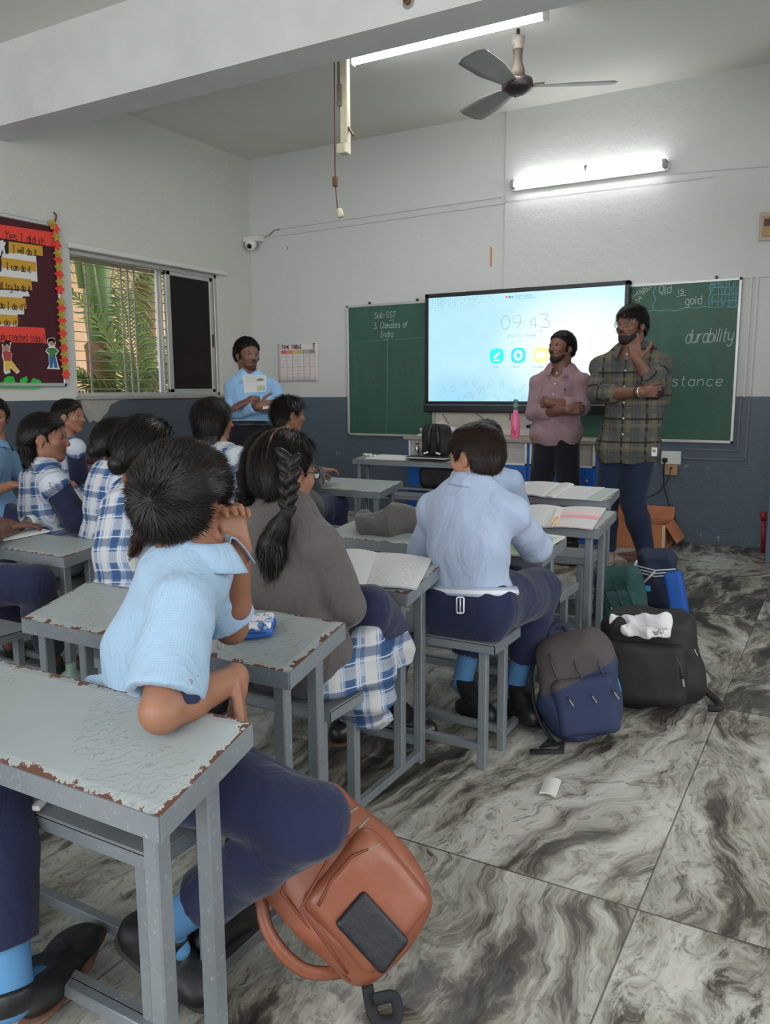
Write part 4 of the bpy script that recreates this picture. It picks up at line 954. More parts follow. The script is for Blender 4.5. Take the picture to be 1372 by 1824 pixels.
class Soft:
    def __init__(s, h=.005): s.h = h; s.ops = []; s.disp = []; s.lo = np.full(3, 1e9); s.hi = -s.lo
    def bound(s, *pts, r=.15):
        for q in pts: s.lo = np.minimum(s.lo, np.array(q) - r); s.hi = np.maximum(s.hi, np.array(q) + r)
        return s
    def u(s, f, k=.01): s.ops.append(('u', f, k)); return s
    def sub(s, f, k=.004): s.ops.append(('s', f, k)); return s
    def inter(s, f, k=.004): s.ops.append(('i', f, k)); return s
    def cone(s, a, b, ra, rb, k=.01): s.bound(a, b, r=max(ra, rb) + .03); return s.u(cone(a, b, ra, rb), k)
    def flat(s, a, b, ra, rb, n, kk, k=.01, k2=None): s.bound(a, b, r=max(ra, rb) + .03); return s.u(flat(a, b, ra, rb, n, kk, k2), k)
    def ell(s, c, R, rad, k=.01): s.bound(c, r=max(rad) + .02); return s.u(ell(c, R, rad), k)
    def box(s, c, R, half, r=.01, k=.01): s.bound(c, r=float(np.linalg.norm(half)) + .02); return s.u(rbox(c, R, half, r), k)
    def evaluate(s, P, cull=None):
        d = np.full(P.shape[:-1], 1.0, dtype=f32)
        for op, f, k in s.ops:
            if cull is not None:
                fc = f(cull[0])
                sel = np.nonzero(fc < cull[1] + k)[0] if op != 'i' else np.nonzero(fc > -cull[1] - k)[0]
                if len(sel) == 0: continue
                v = f(P[sel]).astype(f32); q = d[sel]
                d[sel] = smin(q, v, k) if op == 'u' else (-smin(-q, v, k) if op == 's' else -smin(-q, -v, k))
            else:
                v = f(P).astype(f32)
                d = smin(d, v, k) if op == 'u' else (-smin(-d, v, k) if op == 's' else -smin(-d, -v, k))
        for g in s.disp: d = d + g(P)
        return d
    def mesh(s):
        h = s.h; n = 4; H = h * n
        lo = s.lo - .02; cnt = np.ceil((s.hi + .02 - lo) / H).astype(int) + 1
        gi = np.stack(np.meshgrid(*[np.arange(c) for c in cnt], indexing='ij'), -1).reshape(-1, 3)
        ctr = (lo + (gi + .5) * H).astype(f32)
        d = s.evaluate(ctr); act = np.abs(d) < H * 1.15 + .012
        gb = gi[act]; cb = ctr[act]
        o = np.arange(n + 1); off = np.stack(np.meshgrid(o, o, o, indexing='ij'), -1)
        P = (lo + (gb[:, None, None, None, :] * n + off) * h).astype(f32)
        nb = len(gb); Pf = P.reshape(nb, -1, 3)
        D = s.evaluate(Pf, (cb, H * 1.3 + .012)).reshape(nb, n + 1, n + 1, n + 1)
        D = np.where(D == 0, 1e-9, D)
        corners = [(i, j, k) for i in (0, 1) for j in (0, 1) for k in (0, 1)]
        S = {c: D[:, c[0]:n + c[0], c[1]:n + c[1], c[2]:n + c[2]] for c in corners}
        neg = sum((S[c] < 0).astype(np.int8) for c in corners); m = (neg > 0) & (neg < 8)
        idx = np.nonzero(m); acc = np.zeros((len(idx[0]), 3)); num = np.zeros(len(idx[0]))
        for c in corners:
            for ax in range(3):
                if c[ax]: continue
                e = list(c); e[ax] = 1; a = S[c][idx]; b = S[tuple(e)][idx]; cr = (a < 0) != (b < 0)
                t = np.where(cr, a / np.where(cr, a - b, 1), 0); q = np.zeros((len(a), 3)); q += np.array(c); q[:, ax] += t
                acc += q * cr[:, None]; num += cr
        cell = gb[idx[0]] * n + np.stack(idx[1:], -1); vert = lo + (cell + acc / num[:, None]) * h
        N = cnt * n + 2; lin = (cell[:, 0] * N[1] + cell[:, 1]) * N[2] + cell[:, 2]
        order = np.argsort(lin); sl = lin[order]
        F = []
        for ax in range(3):
            A = D[:, :n, :n, :n]; sl_ = [slice(0, n)] * 3; sl_[ax] = slice(1, n + 1); Bv = D[(slice(None),) + tuple(sl_)]
            cr = (A < 0) != (Bv < 0); ii = np.nonzero(cr); c = gb[ii[0]] * n + np.stack(ii[1:], -1); inside = (A[ii] < 0)
            o1, o2 = [(1, 2), (2, 0), (0, 1)][ax]
            q = []
            for da, db in ((1, 1), (0, 1), (0, 0), (1, 0)):
                cc = c.copy(); cc[:, o1] -= da; cc[:, o2] -= db; l_ = (cc[:, 0] * N[1] + cc[:, 1]) * N[2] + cc[:, 2]
                pos = np.searchsorted(sl, l_); pos = np.clip(pos, 0, len(sl) - 1); ok = sl[pos] == l_; q.append(np.where(ok, order[pos], -1))
            q = np.stack(q, -1); good = (q >= 0).all(1); q = q[good]; ins = inside[good]
            q[~ins] = q[~ins][:, ::-1]; F.append(q)
        F = np.concatenate(F)
        # drop crumbs: keep verts used
        return vert, F
def np_mesh(name, V, F, smooth=True):
    me = bpy.data.meshes.new(name); me.vertices.add(len(V)); me.vertices.foreach_set('co', np.asarray(V, dtype=f32).ravel())
    k = F.shape[1]; me.loops.add(len(F) * k); me.loops.foreach_set('vertex_index', F.astype(np.int32).ravel())
    me.polygons.add(len(F)); me.polygons.foreach_set('loop_start', np.arange(0, len(F) * k, k, dtype=np.int32))
    me.update(calc_edges=True); me.polygons.foreach_set('use_smooth', np.full(len(F), smooth)); me.update(); return me
def relax(V, F, it=2, lam=.5):
    E = np.concatenate([F[:, [0, 1]], F[:, [1, 2]], F[:, [2, 3]], F[:, [3, 0]]]); n = len(V)
    for _ in range(it):
        s = np.zeros((n, 3)); c = np.bincount(E[:, 0], minlength=n) + np.bincount(E[:, 1], minlength=n)
        for a in range(3): s[:, a] = np.bincount(E[:, 0], V[E[:, 1], a], n) + np.bincount(E[:, 1], V[E[:, 0], a], n)
        V = V + lam * (s / np.maximum(c, 1)[:, None] - V)
    return V
def soft_obj(name, sf, mat, parent=None, it=2, attrs=None, rest=None):
    V, F = sf.mesh(); V = relax(V, F, it); me = np_mesh(name, V, F)
    if rest is not None:
        a = me.attributes.new('rest', 'FLOAT_VECTOR', 'POINT'); a.data.foreach_set('vector', rest(V).astype(f32).ravel())
    if attrs:
        for k, fn in attrs.items():
            a = me.attributes.new(k, 'FLOAT', 'POINT'); a.data.foreach_set('value', fn(V).astype(f32))
    return link_obj(name, me, mat, parent)

# ================================================================ CLOTH, SKIN, HAIR materials
def skin_mat(name, col):
    if name in MATS: return MATS[name]
    m, t, b = newmat(name); co = t.coords('Object'); n = t.noise(co, 18, 4, .6); n2 = t.noise(co, 160, 2, .5)
    c = t.mix(n.outputs[0], tuple(x * .86 for x in col[:3]) + (1,), tuple(min(1, x * 1.12) for x in col[:3]) + (1,))
    lip = t.n('Attribute', attribute_name='lip').outputs['Fac']
    c = t.mix(lip, c, (col[0] * .72, col[1] * .42, col[2] * .42, 1))
    t.link(c, b.inputs['Base Color']); b.inputs['Roughness'].default_value = .48; b.inputs['Specular IOR Level'].default_value = .4
    b.inputs['Subsurface Weight'].default_value = .12; b.inputs['Subsurface Radius'].default_value = (.012, .005, .003); b.inputs['Subsurface Scale'].default_value = .6
    bump(t, b, n2.outputs[0], .08, .002); MATS[name] = m; return m
def cloth(name, col, rough=.85, weave=900, check=None, vary=.06, wr=.35):
    if name in MATS: return MATS[name]
    m, t, b = newmat(name); co = t.coords('Object'); n = t.noise(co, 3, 4, .6)
    c = t.mix(n.outputs[0], tuple(x * (1 - vary) for x in col[:3]) + (1,), tuple(min(1, x * (1 + vary)) for x in col[:3]) + (1,))
    if check:
        r = t.n('Attribute', attribute_name='rest').outputs['Vector']; s = t.n('SeparateXYZ', ins={0: r})
        a = t.math('LESS_THAN', t.math('FRACT', t.math('MULTIPLY', s.outputs[0], 1 / check)), .22); d = t.math('LESS_THAN', t.math('FRACT', t.math('MULTIPLY', s.outputs[1], 1 / check)), .22)
        c = t.mix(t.math('MULTIPLY', t.math('MAXIMUM', a, d), .28), c, tuple(x * .62 for x in col[:3]) + (1,))
    t.link(c, b.inputs['Base Color']); b.inputs['Roughness'].default_value = rough; b.inputs['Specular IOR Level'].default_value = .2
    b.inputs['Sheen Weight'].default_value = .15
    n1 = t.noise(t.coords('Object', scale=(1, 1, .45)), 11, 3, .5, 1.4); n2 = t.noise(co, weave, 1, .5)
    bump(t, b, t.math('ADD', n1.outputs[0], t.math('MULTIPLY', n2.outputs[0], .03)), wr, .05); MATS[name] = m; return m
def plaid(name, base, bands_u, bands_v, per_u=.085, per_v=.085, thin=None, rough=.85):
    """woven check: two sets of coloured stripes over a base; bands = [(start, end, colour, strength)] in 0..1 of the period"""
    if name in MATS: return MATS[name]
    m, t, b = newmat(name); r = t.n('Attribute', attribute_name='rest').outputs['Vector']; s = t.n('SeparateXYZ', ins={0: r}); c = base
    nz = t.noise(t.coords('Object'), 4, 3, .5)
    for k, (bands, per) in enumerate(((bands_u, per_u), (bands_v, per_v))):
        fr = t.math('FRACT', t.math('ADD', t.math('DIVIDE', s.outputs[k], per), 40.0))
        for (a, e, col, st) in bands:
            f = t.math('MULTIPLY', t.math('MULTIPLY', t.math('GREATER_THAN', fr, a), t.math('LESS_THAN', fr, e)), st); c = t.mix(f, c, col)
    t.link(c, b.inputs['Base Color']); b.inputs['Roughness'].default_value = rough; b.inputs['Specular IOR Level'].default_value = .2
    bump(t, b, t.noise(t.coords('Object', scale=(1, 1, .5)), 16, 4, .55, .6).outputs[0], .3, .02)
    MATS[name] = m; return m
def hair_mat(name='black_hair', col=rgb(20, 16, 15), rough=.38):
    if name in MATS: return MATS[name]
    m, t, b = newmat(name); co = t.coords('Object'); n = t.noise(co, 40, 3, .6)
    c = t.mix(n.outputs[0], col, tuple(x * 1.4 for x in col[:3]) + (1,)); t.link(c, b.inputs['Base Color'])
    b.inputs['Roughness'].default_value = rough; b.inputs['Specular IOR Level'].default_value = .24; MATS[name] = m; return m
M_HAIR = hair_mat(); M_HAIRB = hair_mat('brown_black_hair', rgb(34, 24, 20), .42)
M_EYE = plain('eye_white', rgb(150, 144, 138), .5); M_IRIS = plain('dark_iris', rgb(26, 16, 12), .35)

# ================================================================ HEAD, HAND, FIGURE
def frame(f, u):
    f = _n(f); u = np.array(u, dtype=float); u = _n(u - f * (u @ f)); r = np.cross(f, u); return np.stack([r, f, u], 1)   # columns: right, forward, up
def head_ops(s, c, R, H, beardy=False, jaw=1.0):
    L = lambda x, y, z: np.array(c) + R @ (np.array([x, y, z]) * H)
    E = lambda x, y, z, a, b_, d, k=.06, RR=None: s.ell(L(x, y, z), R if RR is None else RR, (a * H, b_ * H, d * H), k * H)
    E(0, -.07, .14, .335, .41, .355); E(0, .10, .02, .27, .30, .34)
    E(0, .13, -.16, .235 * jaw, .25, .28); s.cone(L(0, .10, -.30), L(0, .25, -.40), .15 * H * jaw, .095 * H, .06 * H)
    for q in (-1, 1):
        s.cone(L(q * .20 * jaw, -.02, -.20), L(q * .07, .25, -.39), .075 * H, .06 * H, .08 * H)
        E(q * .165, .245, -.10, .085, .08, .075, .08)
        E(q * .14, .318, .045, .075, .05, .028, .05)
    s.cone(L(0, .35, .04), L(0, .435, -.125), .028 * H, .042 * H, .035 * H)
    for q in (-1, 1): E(q * .042, .395, -.135, .034, .045, .028, .03)
    for q in (-1, 1):
        s.sub(ell(L(q * .145, .385, -.005), R, (.075 * H, .06 * H, .045 * H)), .05 * H)
        E(q * .142, .285, -.005, .062, .062, .058, .01)
        s.sub(ell(L(q * .142, .355, -.006), R, (.05 * H, .035 * H, .018 * H)), .008 * H)
    E(0, .345, -.235, .085, .05, .022, .02); E(0, .34, -.275, .075, .048, .026, .015)
    s.sub(ell(L(0, .40, -.255), R, (.085 * H, .04 * H, .005 * H)), .012 * H)
    for q in (-1, 1):
        Re = R @ np.array(Matrix.Rotation(math.radians(q * 22), 3, 'Z')) @ np.array(Matrix.Rotation(math.radians(-10), 3, 'X'))
        s.ell(L(q * .325, -.045, -.04), Re, (.028 * H, .085 * H, .125 * H), .02 * H)
        s.sub(ell(L(q * .36, -.03, -.02), Re, (.022 * H, .05 * H, .085 * H)), .02 * H)
        s.ell(L(q * .325, -.02, -.135), Re, (.028 * H, .035 * H, .035 * H), .02 * H)
def eyes(c, R, H, parent, look=(0, 1, 0)):
    L = lambda x, y, z: Vector(np.array(c) + R @ (np.array([x, y, z]) * H)); lk = Vector(R @ _n(look))
    for q in (-1, 1):
        m = MB(); o = L(q * .142, .288, -.006); r = .056 * H
        m.lathe(o - lk * r, [(r * math.sin(a), r - r * math.cos(a)) for a in np.linspace(0.02, 3.12, 12)], 16, 0, lk)
        m.lathe(o + lk * r * .90, [(r * .46, 0), (r * .40, r * .10), (r * .2, r * .13), (0, r * .135)], 14, 1, lk)
        m.build('eye', [M_EYE, M_IRIS], parent)
def hand_ops(s, W, d, n, side, L, curl=(.35, .5, .3), thumb=(.5, .6), spread=.06, curls=None, k=.004):
    """W wrist, d towards fingers, n palm normal (fingers curl towards it), side: direction of the thumb"""
    W = np.array(W, dtype=float); d = _n(d); n = np.array(n, dtype=float); n = _n(n - d * (n @ d)); t = np.cross(n, d)
    if t @ np.array(side) < 0: t = -t
    R = np.stack([t, d, n], 1); P = lambda a, b_, c: W + (t * a + d * b_ + n * c) * L
    s.box(P(0, .27, 0), R, (.20 * L, .27 * L, .062 * L), .05 * L, .02 * L); s.cone(P(0, -.05, 0), P(0, .15, 0), .15 * L * .9, .12 * L, .05 * L)
    s.ell(P(.13, .17, .05), R, (.10 * L, .17 * L, .07 * L), .04 * L)
    ln = (.40, .45, .42, .33)
    for i in range(4):
        x = .155 - i * .104; cu = (curls[i] if curls else curl); b = P(x, .50 - (0, .0, .012, .045)[i], 0); a = 0.0; sp = (1.5 - i) * spread
        dd = d * math.cos(sp) + t * math.sin(sp); r0 = (.052, .054, .052, .045)[i] * L
        for j, fr in enumerate((.45, .31, .24)):
            a += cu[j]; v = dd * math.cos(a) + n * math.sin(a); e = b + v * ln[i] * fr * L; r1 = r0 * (.93, .93, .85)[j]
            s.cone(b, e, r0, r1, k); b = e; r0 = r1
    a, b_ = thumb; p0 = P(.13, .10, .02); v0 = _n(t * math.sin(a + .35) + d * math.cos(a + .35) + n * b_ * .6); p1 = p0 + v0 * .27 * L
    v1 = _n(t * math.sin(a) + d * math.cos(a) + n * b_); p2 = p1 + v1 * .2 * L; v2 = _n(t * math.sin(a * .5) + d * math.cos(a * .5) + n * (b_ + .25)); p3 = p2 + v2 * .15 * L
    s.cone(p0, p1, .075 * L, .06 * L, .02 * L); s.cone(p1, p2, .056 * L, .053 * L, .008); s.cone(p2, p3, .052 * L, .042 * L, k)
class Fig:
    """skeleton J: hip, neck, head, hf (head forward), hu (head up), sL sR eL eR wL wR kL kR aL aR tL tR (toes); k = thickness scale"""
    def __init__(s, J, H=.205, k=1.0, depth=.66, fat=1.0, swmax=None, belly=1.0):
        s.belly = belly
        s.J = {a: (np.array(b, dtype=float) if b is not None else None) for a, b in J.items()}; J = s.J
        s.H, s.k, s.depth, s.fat = H, k, depth, fat
        if swmax:
            m_ = (J['sR'] + J['sL']) / 2; v_ = J['sR'] - m_; l_ = np.linalg.norm(v_)
            if l_ > swmax: J['sR'] = m_ + v_ / l_ * swmax; J['sL'] = m_ - v_ / l_ * swmax
        s.up = _n(J['neck'] - J['hip']); s.lat = _n(J['sR'] - J['sL']); s.lat = _n(s.lat - s.up * (s.lat @ s.up)) ; s.front = np.cross(s.up, s.lat)
        s.sw = float(np.linalg.norm(J['sR'] - J['sL'])) / 2
        s.mid = J.get('mid') if J.get('mid') is not None else J['hip'] * .5 + J['neck'] * .5 - s.front * .02
        s.R = frame(J['hf'], J.get('hu', (0, 0, 1)))
        hv = J.get('hipdir'); s.hlat = _n(hv) if hv is not None else s.lat
        s.hL = J['hip'] - s.hlat * .38 * s.sw; s.hR = J['hip'] + s.hlat * .38 * s.sw; s.rh = .084 * k * fat ** .5
    def torso(s, sf, o=0.0, hips=True, low=1.0):
        J, sw, f, k = s.J, s.sw, s.front, s.k; d = s.depth
        ch = s.mid * .35 + J['neck'] * .65; cl = s.mid
        if hips: sf.flat(s.hL, s.hR, s.rh + o, s.rh + o, f, 1.0, .03)
        sf.flat(J['hip'] + s.up * .03, cl, sw * .70 * s.fat * s.belly + o, sw * .74 * s.fat * s.belly + o, f, d * 1.05 * (1 + (s.fat - 1) * .6), .05)
        sf.flat(cl, ch, sw * .76 * s.fat * s.belly + o, sw * .80 + o, f, d, .05)
        sf.flat(ch, J['neck'] - s.up * .045 * k, sw * .80 + o, sw * .42 + o, f, d, .05)
        for q in ('sL', 'sR'): sf.cone(J['neck'] - s.up * .03 * k, J[q], .042 * k + o, .048 * k + o, .035)
    def arm(s, sf, q, o=0.0, a=0.0, b=1.0, o2=None, cut=False):
        """a..b: 0 shoulder, 1 elbow, 2 wrist"""
        J, k = s.J, s.k; S, E, W = J['s' + q], J['e' + q], J['w' + q]; o2 = o if o2 is None else o2
        rS, rE, rW = .042 * k, .034 * k, .0235 * k
        e1 = min(1, b); oo = lambda t: o + (o2 - o) * t / max(b, .01)
        pl = None
        if cut: pl = (S + (E - S) * b, _n(E - S)) if b <= 1 else (E + (W - E) * (b - 1), _n(W - E))
        rr = (.034 if b <= 1 else .027) * k + o2 - .008
        def put(a_, b_, ra, rb, kk, last):
            if last and pl is not None: sf.bound(a_, b_, r=max(ra, rb) + .03); sf.u(clipped(cone(a_, b_, ra, rb), pl[0], pl[1], rr), kk)
            else: sf.cone(a_, b_, ra, rb, kk)
        put(S, S + (E - S) * e1, rS + oo(0), rS + (rE - rS) * e1 + oo(e1), .02, b <= 1)
        if b > 1:
            c = b - 1; mid = .35; m_ = E + (W - E) * min(mid, c)
            put(E, m_, rE + oo(1), rE * 1.02 + oo(1.3), .012, c <= mid)
            if c > mid: put(m_, E + (W - E) * c, rE * 1.02 + oo(1.3), rW + (rE - rW) * (1 - c) + oo(b), .012, True)
    def leg(s, sf, q, o=0.0, b=2.0, o2=None, cut=False):
        J, k = s.J, s.k; K, A = J['k' + q], J['a' + q]; h = s.hL if q == 'L' else s.hR; o2 = o if o2 is None else o2
        f_ = s.fat ** .5
        sf.cone(h, K, .078 * k * f_ + o, .052 * k * f_ + o, .03)
        if b > 1:
            c = min(1, b - 1); m_ = K + (A - K) * min(.35, c); sf.cone(K, m_, .05 * k * f_ + o, .05 * k * f_ + o, .02)
            if c > .35:
                e_ = K + (A - K) * c; r2 = (.034 + (.016) * (1 - c)) * k + o2
                if cut: sf.bound(m_, e_, r=.1 * k); sf.u(clipped(cone(m_, e_, .05 * k * f_ + o, r2), e_, _n(A - K), r2 - .008), .02)
                else: sf.cone(m_, e_, .05 * k * f_ + o, r2, .02)
    def body(s, name, label, skin, h=.004, legs=True, hands=None, group=None, jaw=1.0, neckr=1.0):
        J, k = s.J, s.k; sf = Soft(h); s.torso(sf, -.004)
        sf.cone(J['neck'] - s.up * .03, J['head'] + s.R @ np.array([0, -.10, -.22]) * s.H, .05 * k * neckr, .047 * k * neckr, .03)
        head_ops(sf, J['head'], s.R, s.H, jaw=jaw)
        for q in 'LR':
            if J.get('w' + q) is not None:
                s.arm(sf, q, 0, b=2.0); hd = (hands or {}).get(q)
                if hd: hand_ops(sf, J['w' + q], hd['d'], hd['n'], hd.get('side', s.lat * (1 if q == 'L' else -1)), hd.get('L', .155 * k), hd.get('curl', (.3, .45, .3)), hd.get('thumb', (.5, .4)), hd.get('spread', .05), hd.get('curls'))
            if legs and J.get('k' + q) is not None:
                s.leg(sf, q, -.006)
                if J.get('t' + q) is not None: sf.cone(J['a' + q], J['a' + q] + (J['t' + q] - J['a' + q]) * .3, .022 * k, .012 * k, .01)
        L = lambda x, y, z: J['head'] + s.R @ (np.array([x, y, z]) * s.H)
        lipc = L(0, .38, -.255)
        attrs = {'lip': lambda V: np.clip(1.3 - np.linalg.norm(((V - lipc) @ s.R) / (np.array([.095, .09, .045]) * s.H), axis=1), 0, .6) * 1.0}
        o = soft_obj(name, sf, skin, None, 1, attrs); tag(o, label, 'person', group); s.o = o
        return o
    def restmap(s):
        J = s.J; segs = [(J['hip'] - s.up * .1, J['neck'] + s.up * .05, s.lat, s.sw * .75)]
        for q in 'LR':
            segs.append((J['s' + q], J['e' + q], None, .04)); segs.append((J['e' + q], J['w' + q], None, .035))
        def f(V):
            best = np.full(len(V), 1e9); out = np.zeros((len(V), 3))
            for i, (a, b, lt, r) in enumerate(segs):
                ab = b - a; L = np.linalg.norm(ab); t = np.clip((V - a) @ ab / L ** 2, 0 if i else -1, 1 if i else 1.2); w = V - a - t[:, None] * ab; dd = np.linalg.norm(w, axis=1) / r
                if i == 0: x = V @ s.lat - a @ s.lat; y = (V - a) @ (ab / L); dd = np.sqrt(((V - a - t[:, None] * ab) @ s.lat) ** 2 + ((V - a - t[:, None] * ab) @ s.front / .7) ** 2) / r
                else:
                    z = ab / L; e = _n(np.cross(z, s.front) + 1e-6); g = np.cross(z, e); x = np.arctan2(w @ g, w @ e) * .045 + i * .5; y = t * L + i
                m = dd < best; best[m] = dd[m]; out[m, 0] = x[m]; out[m, 1] = y[m]; out[m, 2] = (V @ s.front)[m]
            return out
        return f
    def shirt(s, mat, name='shirt', o=.014, sleeve=.75, so=.016, so2=.028, hem=.06, fold=.004, seed=1, h=.005, neckcut=True, tuck=False, freq=16, it=2, extra=None, vneck=0.0):
        J, k = s.J, s.k; sf = Soft(h); s.torso(sf, o)
        if not tuck:
            sf.flat(J['hip'] - s.up * hem, J['hip'] + s.up * .08, s.sw * .72 * s.fat + o * 1.3 + .01, s.sw * .7 * s.fat + o, s.front, s.depth * 1.15, .03)
            sf.flat(s.hL, s.hR, s.rh + o + .008, s.rh + o + .008, s.front, 1.0, .04)
        if extra: extra(sf)
        sf.inter(plane(J['hip'] - s.up * hem, -s.up), .004)
        for q in 'LR':
            if J.get('e' + q) is not None and sleeve > 0: s.arm(sf, q, so, b=sleeve, o2=so2, cut=True)
        nb = J['neck'] + s.up * .012 * k
        if neckcut: sf.sub(cone(nb + s.up * .06 + s.front * .02, nb - s.up * .012 + s.front * (.012 + vneck), .052 * k, .048 * k), .006)
        if fold: sf.disp.append(folds(seed, freq, fold, axis=None))
        return soft_obj(name, sf, mat, s.o, it, rest=s.restmap())
    def collar(s, mat, fall=.028, stand=.022, r=.052, open_=22, name='collar', point=.02, tilt=0.0):
        J, k = s.J, s.k; c = J['neck'] + s.up * (.008 * k) + s.front * .006; nx = 60
        hd = _n(J['head'] + s.R @ np.array([0, -.10, -.3]) * s.H - J['neck']); ax = _n(s.up + hd * .5); f = _n(s.front - ax * (s.front @ ax)); l = np.cross(f, ax); m = MB()
        prof = [(0, 0), (.002, .5), (.006, 1.0), (.014, 1.02), (.022, .55), (.03, -.25)]
        def P(u, v):
            a = math.radians(open_ + (360 - 2 * open_) * u); end = max(0, 1 - min(u, 1 - u) / .16); i = min(int(v * 5), 4); g = v * 5 - i
            dr = prof[i][0] * (1 - g) + prof[i + 1][0] * g; hz = prof[i][1] * (1 - g) + prof[i + 1][1] * g
            outw = max(0, (v - .5) * 2)
            rad = (r * k + dr * k + outw * (fall - .016) * .5) + end * outw * point
            z = stand * k * hz - outw * fall * .55 * k - end * outw * point * .9
            z += -.010 * k * math.cos(a)
            return Vector(c + ax * z + (f * math.cos(a) + l * math.sin(a)) * rad)
        m.grid(P, nx, 10); o = m.build(name, mat, s.o); solidify(o, .0022); return o
    def trousers(s, mat, name='trousers', o=.012, b=1.85, o2=.016, fold=.003, seed=3, h=.006, waist=.07, freq=13, calfo=None):
        J = s.J; sf = Soft(h); sf.flat(s.hL, s.hR, s.rh + o, s.rh + o, s.front, 1.0, .03)
        sf.flat(J['hip'], J['hip'] + s.up * waist, s.sw * .70 * s.fat + o * .8, s.sw * .70 * s.fat + o * .5, s.front, s.depth * 1.08 * (1 + (s.fat - 1) * .6), .04)
        sf.inter(plane(J['hip'] + s.up * waist, s.up), .004)
        for q in 'LR':
            if J.get('k' + q) is not None: s.leg(sf, q, o, b=b, o2=o2, cut=True)
        if fold: sf.disp.append(folds(seed, freq, fold))
        return soft_obj(name, sf, mat, s.o, 2, rest=s.restmap())
    def sock(s, mat, q, b=.6, name='sock', band=None):
        K, A = s.J['k' + q], s.J['a' + q]; sf = Soft(.004); k = s.k; c = A + (K - A) * (1 - b)
        sf.cone(c, A, .041 * k, .036 * k, .01); sf.cone(A, A + (s.J['t' + q] - A) * .3, .030 * k, .02 * k, .015)
        o = soft_obj(name, sf, mat, s.o, 1, rest=lambda V: np.stack([V @ np.array([1, 0, 0]), (V - A) @ _n(K - A), V[:, 2]], 1)); return o
    def shoe(s, mat, q, sole=None, name='shoe', L=.215, W=.036, heel=None, up=None, strap=True):
        """shoe from ankle A to toe T"""
        A, T = s.J['a' + q], s.J['t' + q]; k = s.k
        u = np.array(up if up is not None else (0, 0, 1.0)); d = T - A; d = _n(d - u * (d @ u)) if heel is None else _n(T - np.array(heel))
        if heel is not None and up is None: u = A - np.array(heel); L = float(np.linalg.norm(T - np.array(heel))) * 1.02
        if heel is not None and up is not None: L = float(np.linalg.norm(T - np.array(heel))) * 1.02
        u = _n(u - d * (u @ d)); l = np.cross(d, u); R = np.stack([l, d, u], 1)
        base = (np.array(heel) if heel is not None else T - d * L)
        P = lambda x, y, z: base + l * x + d * y * L + u * z
        sh = _n(s.J['k' + q] - A) if s.J.get('k' + q) is not None else u; top = A + sh * .012
        sf = Soft(.004); sf.ell(P(0, .16, .036), R, (W * .92, .17 * L, .038), .02); sf.flat(P(0, .2, .036), P(0, .62, .030), W * .95, W * 1.05, u, .85, .02, .72); sf.ell(P(0, .78, .027), R, (W * 1.12, .22 * L, .030), .025)
        sf.bound(top, r=.06); sf.u(clipped(cone(P(0, .28, .04), top, W * 1.0, W * .92), top, sh, W * .80, .01), .02); sf.u(clipped(cone(P(0, .5, .035), top, W * .85, W * .8), top, sh, W * .7, .01), .02)
        sf.inter(plane(P(0, .5, .006), -u), .003)
        if strap: sf.flat(P(-W * .85, .40, .062), P(W * .85, .40, .062), .012, .012, d, 1.8, .003); sf.sub(cone(P(-W * 1.3, .60, .066), P(W * 1.3, .60, .066), .003, .003), .004)
        o = soft_obj(name, sf, mat, s.o, 1)
        so = Soft(.004); so.flat(P(0, .14, .004), P(0, .55, .004), W * .98, W * 1.1, u, .22, .01); so.flat(P(0, .55, .004), P(0, .87, .005), W * 1.1, W * .9, u, .2, .01)
        soft_obj('sole', so, sole or mat, o, 1); return o
    # ---- hair
    def cap(s, mat, th=.03, nape=-.24, fore=.22, top=.0, name='hair', n=5000, length=.028, lift=.3, whorl=(.05, -.42, .3), part=None, wid=.0009, gravity=.3, fringe=0.0, h=.004, fold=.0015, extra=None, seed=5, side=.0, comb=None, bulk=(1, 1, 1), burn=True, flow=True, ears=True):
        c, R, H = s.J['head'], s.R, s.H; L = lambda x, y, z: c + R @ (np.array([x, y, z]) * H); sf = Soft(h)
        sf.ell(L(0, -.07, .14), R, ((.335 + th) * H * bulk[0], (.41 + th) * H * bulk[1], (.355 + th + top) * H * bulk[2]), .02); sf.ell(L(0, .08, .06), R, ((.27 + th + side) * H, (.295 + th) * H, (.345 + th) * H), .02)
        sf.ell(L(0, -.16, -.06), R, ((.26 + th) * H, (.27 + th) * H, (.24 + th) * H), .05)
        # hairline: plane from the nape up to the forehead
        a = np.array([-.38, nape]); b = np.array([.33, fore]); dd = b - a; nn = np.array([dd[1], -dd[0]]); nn /= np.linalg.norm(nn)
        sf.inter(plane(L(0, a[0], a[1]), R @ np.array([0, nn[0], nn[1]])), .012)
        if burn:
            for q in (-1, 1): sf.ell(L(q * (.285 + th * .5), .06, -.02), R, (.035 * H, .06 * H, .13 * H), .012)
        if fringe: sf.ell(L(-.05, .24, .23), R, (.22 * H, .12 * H, .10 * H), .015)
        if ears:
            for q in (-1, 1): sf.sub(ell(L(q * .39, -.025, -.075), R, (.15 * H * ears, .125 * H * ears, .175 * H * ears)), .012)
        if extra: extra(sf, L, R, H)
        if fold: sf.disp.append(folds(seed, 60, fold))
        V, F = sf.mesh(); V = relax(V, F, 1)
        SV, SF = strands(V, F, c, R, H, n, length, lift, whorl, wid, gravity, seed, comb, L(0, a[0], a[1]), R @ np.array([0, nn[0], nn[1]]), ears) if n else (np.zeros((0, 3)), np.zeros((0, 4), int))
        me = np_mesh(name, np.concatenate([V, SV]), np.concatenate([F, SF + len(V)]).astype(int))
        return link_obj(name, me, mat, s.o)
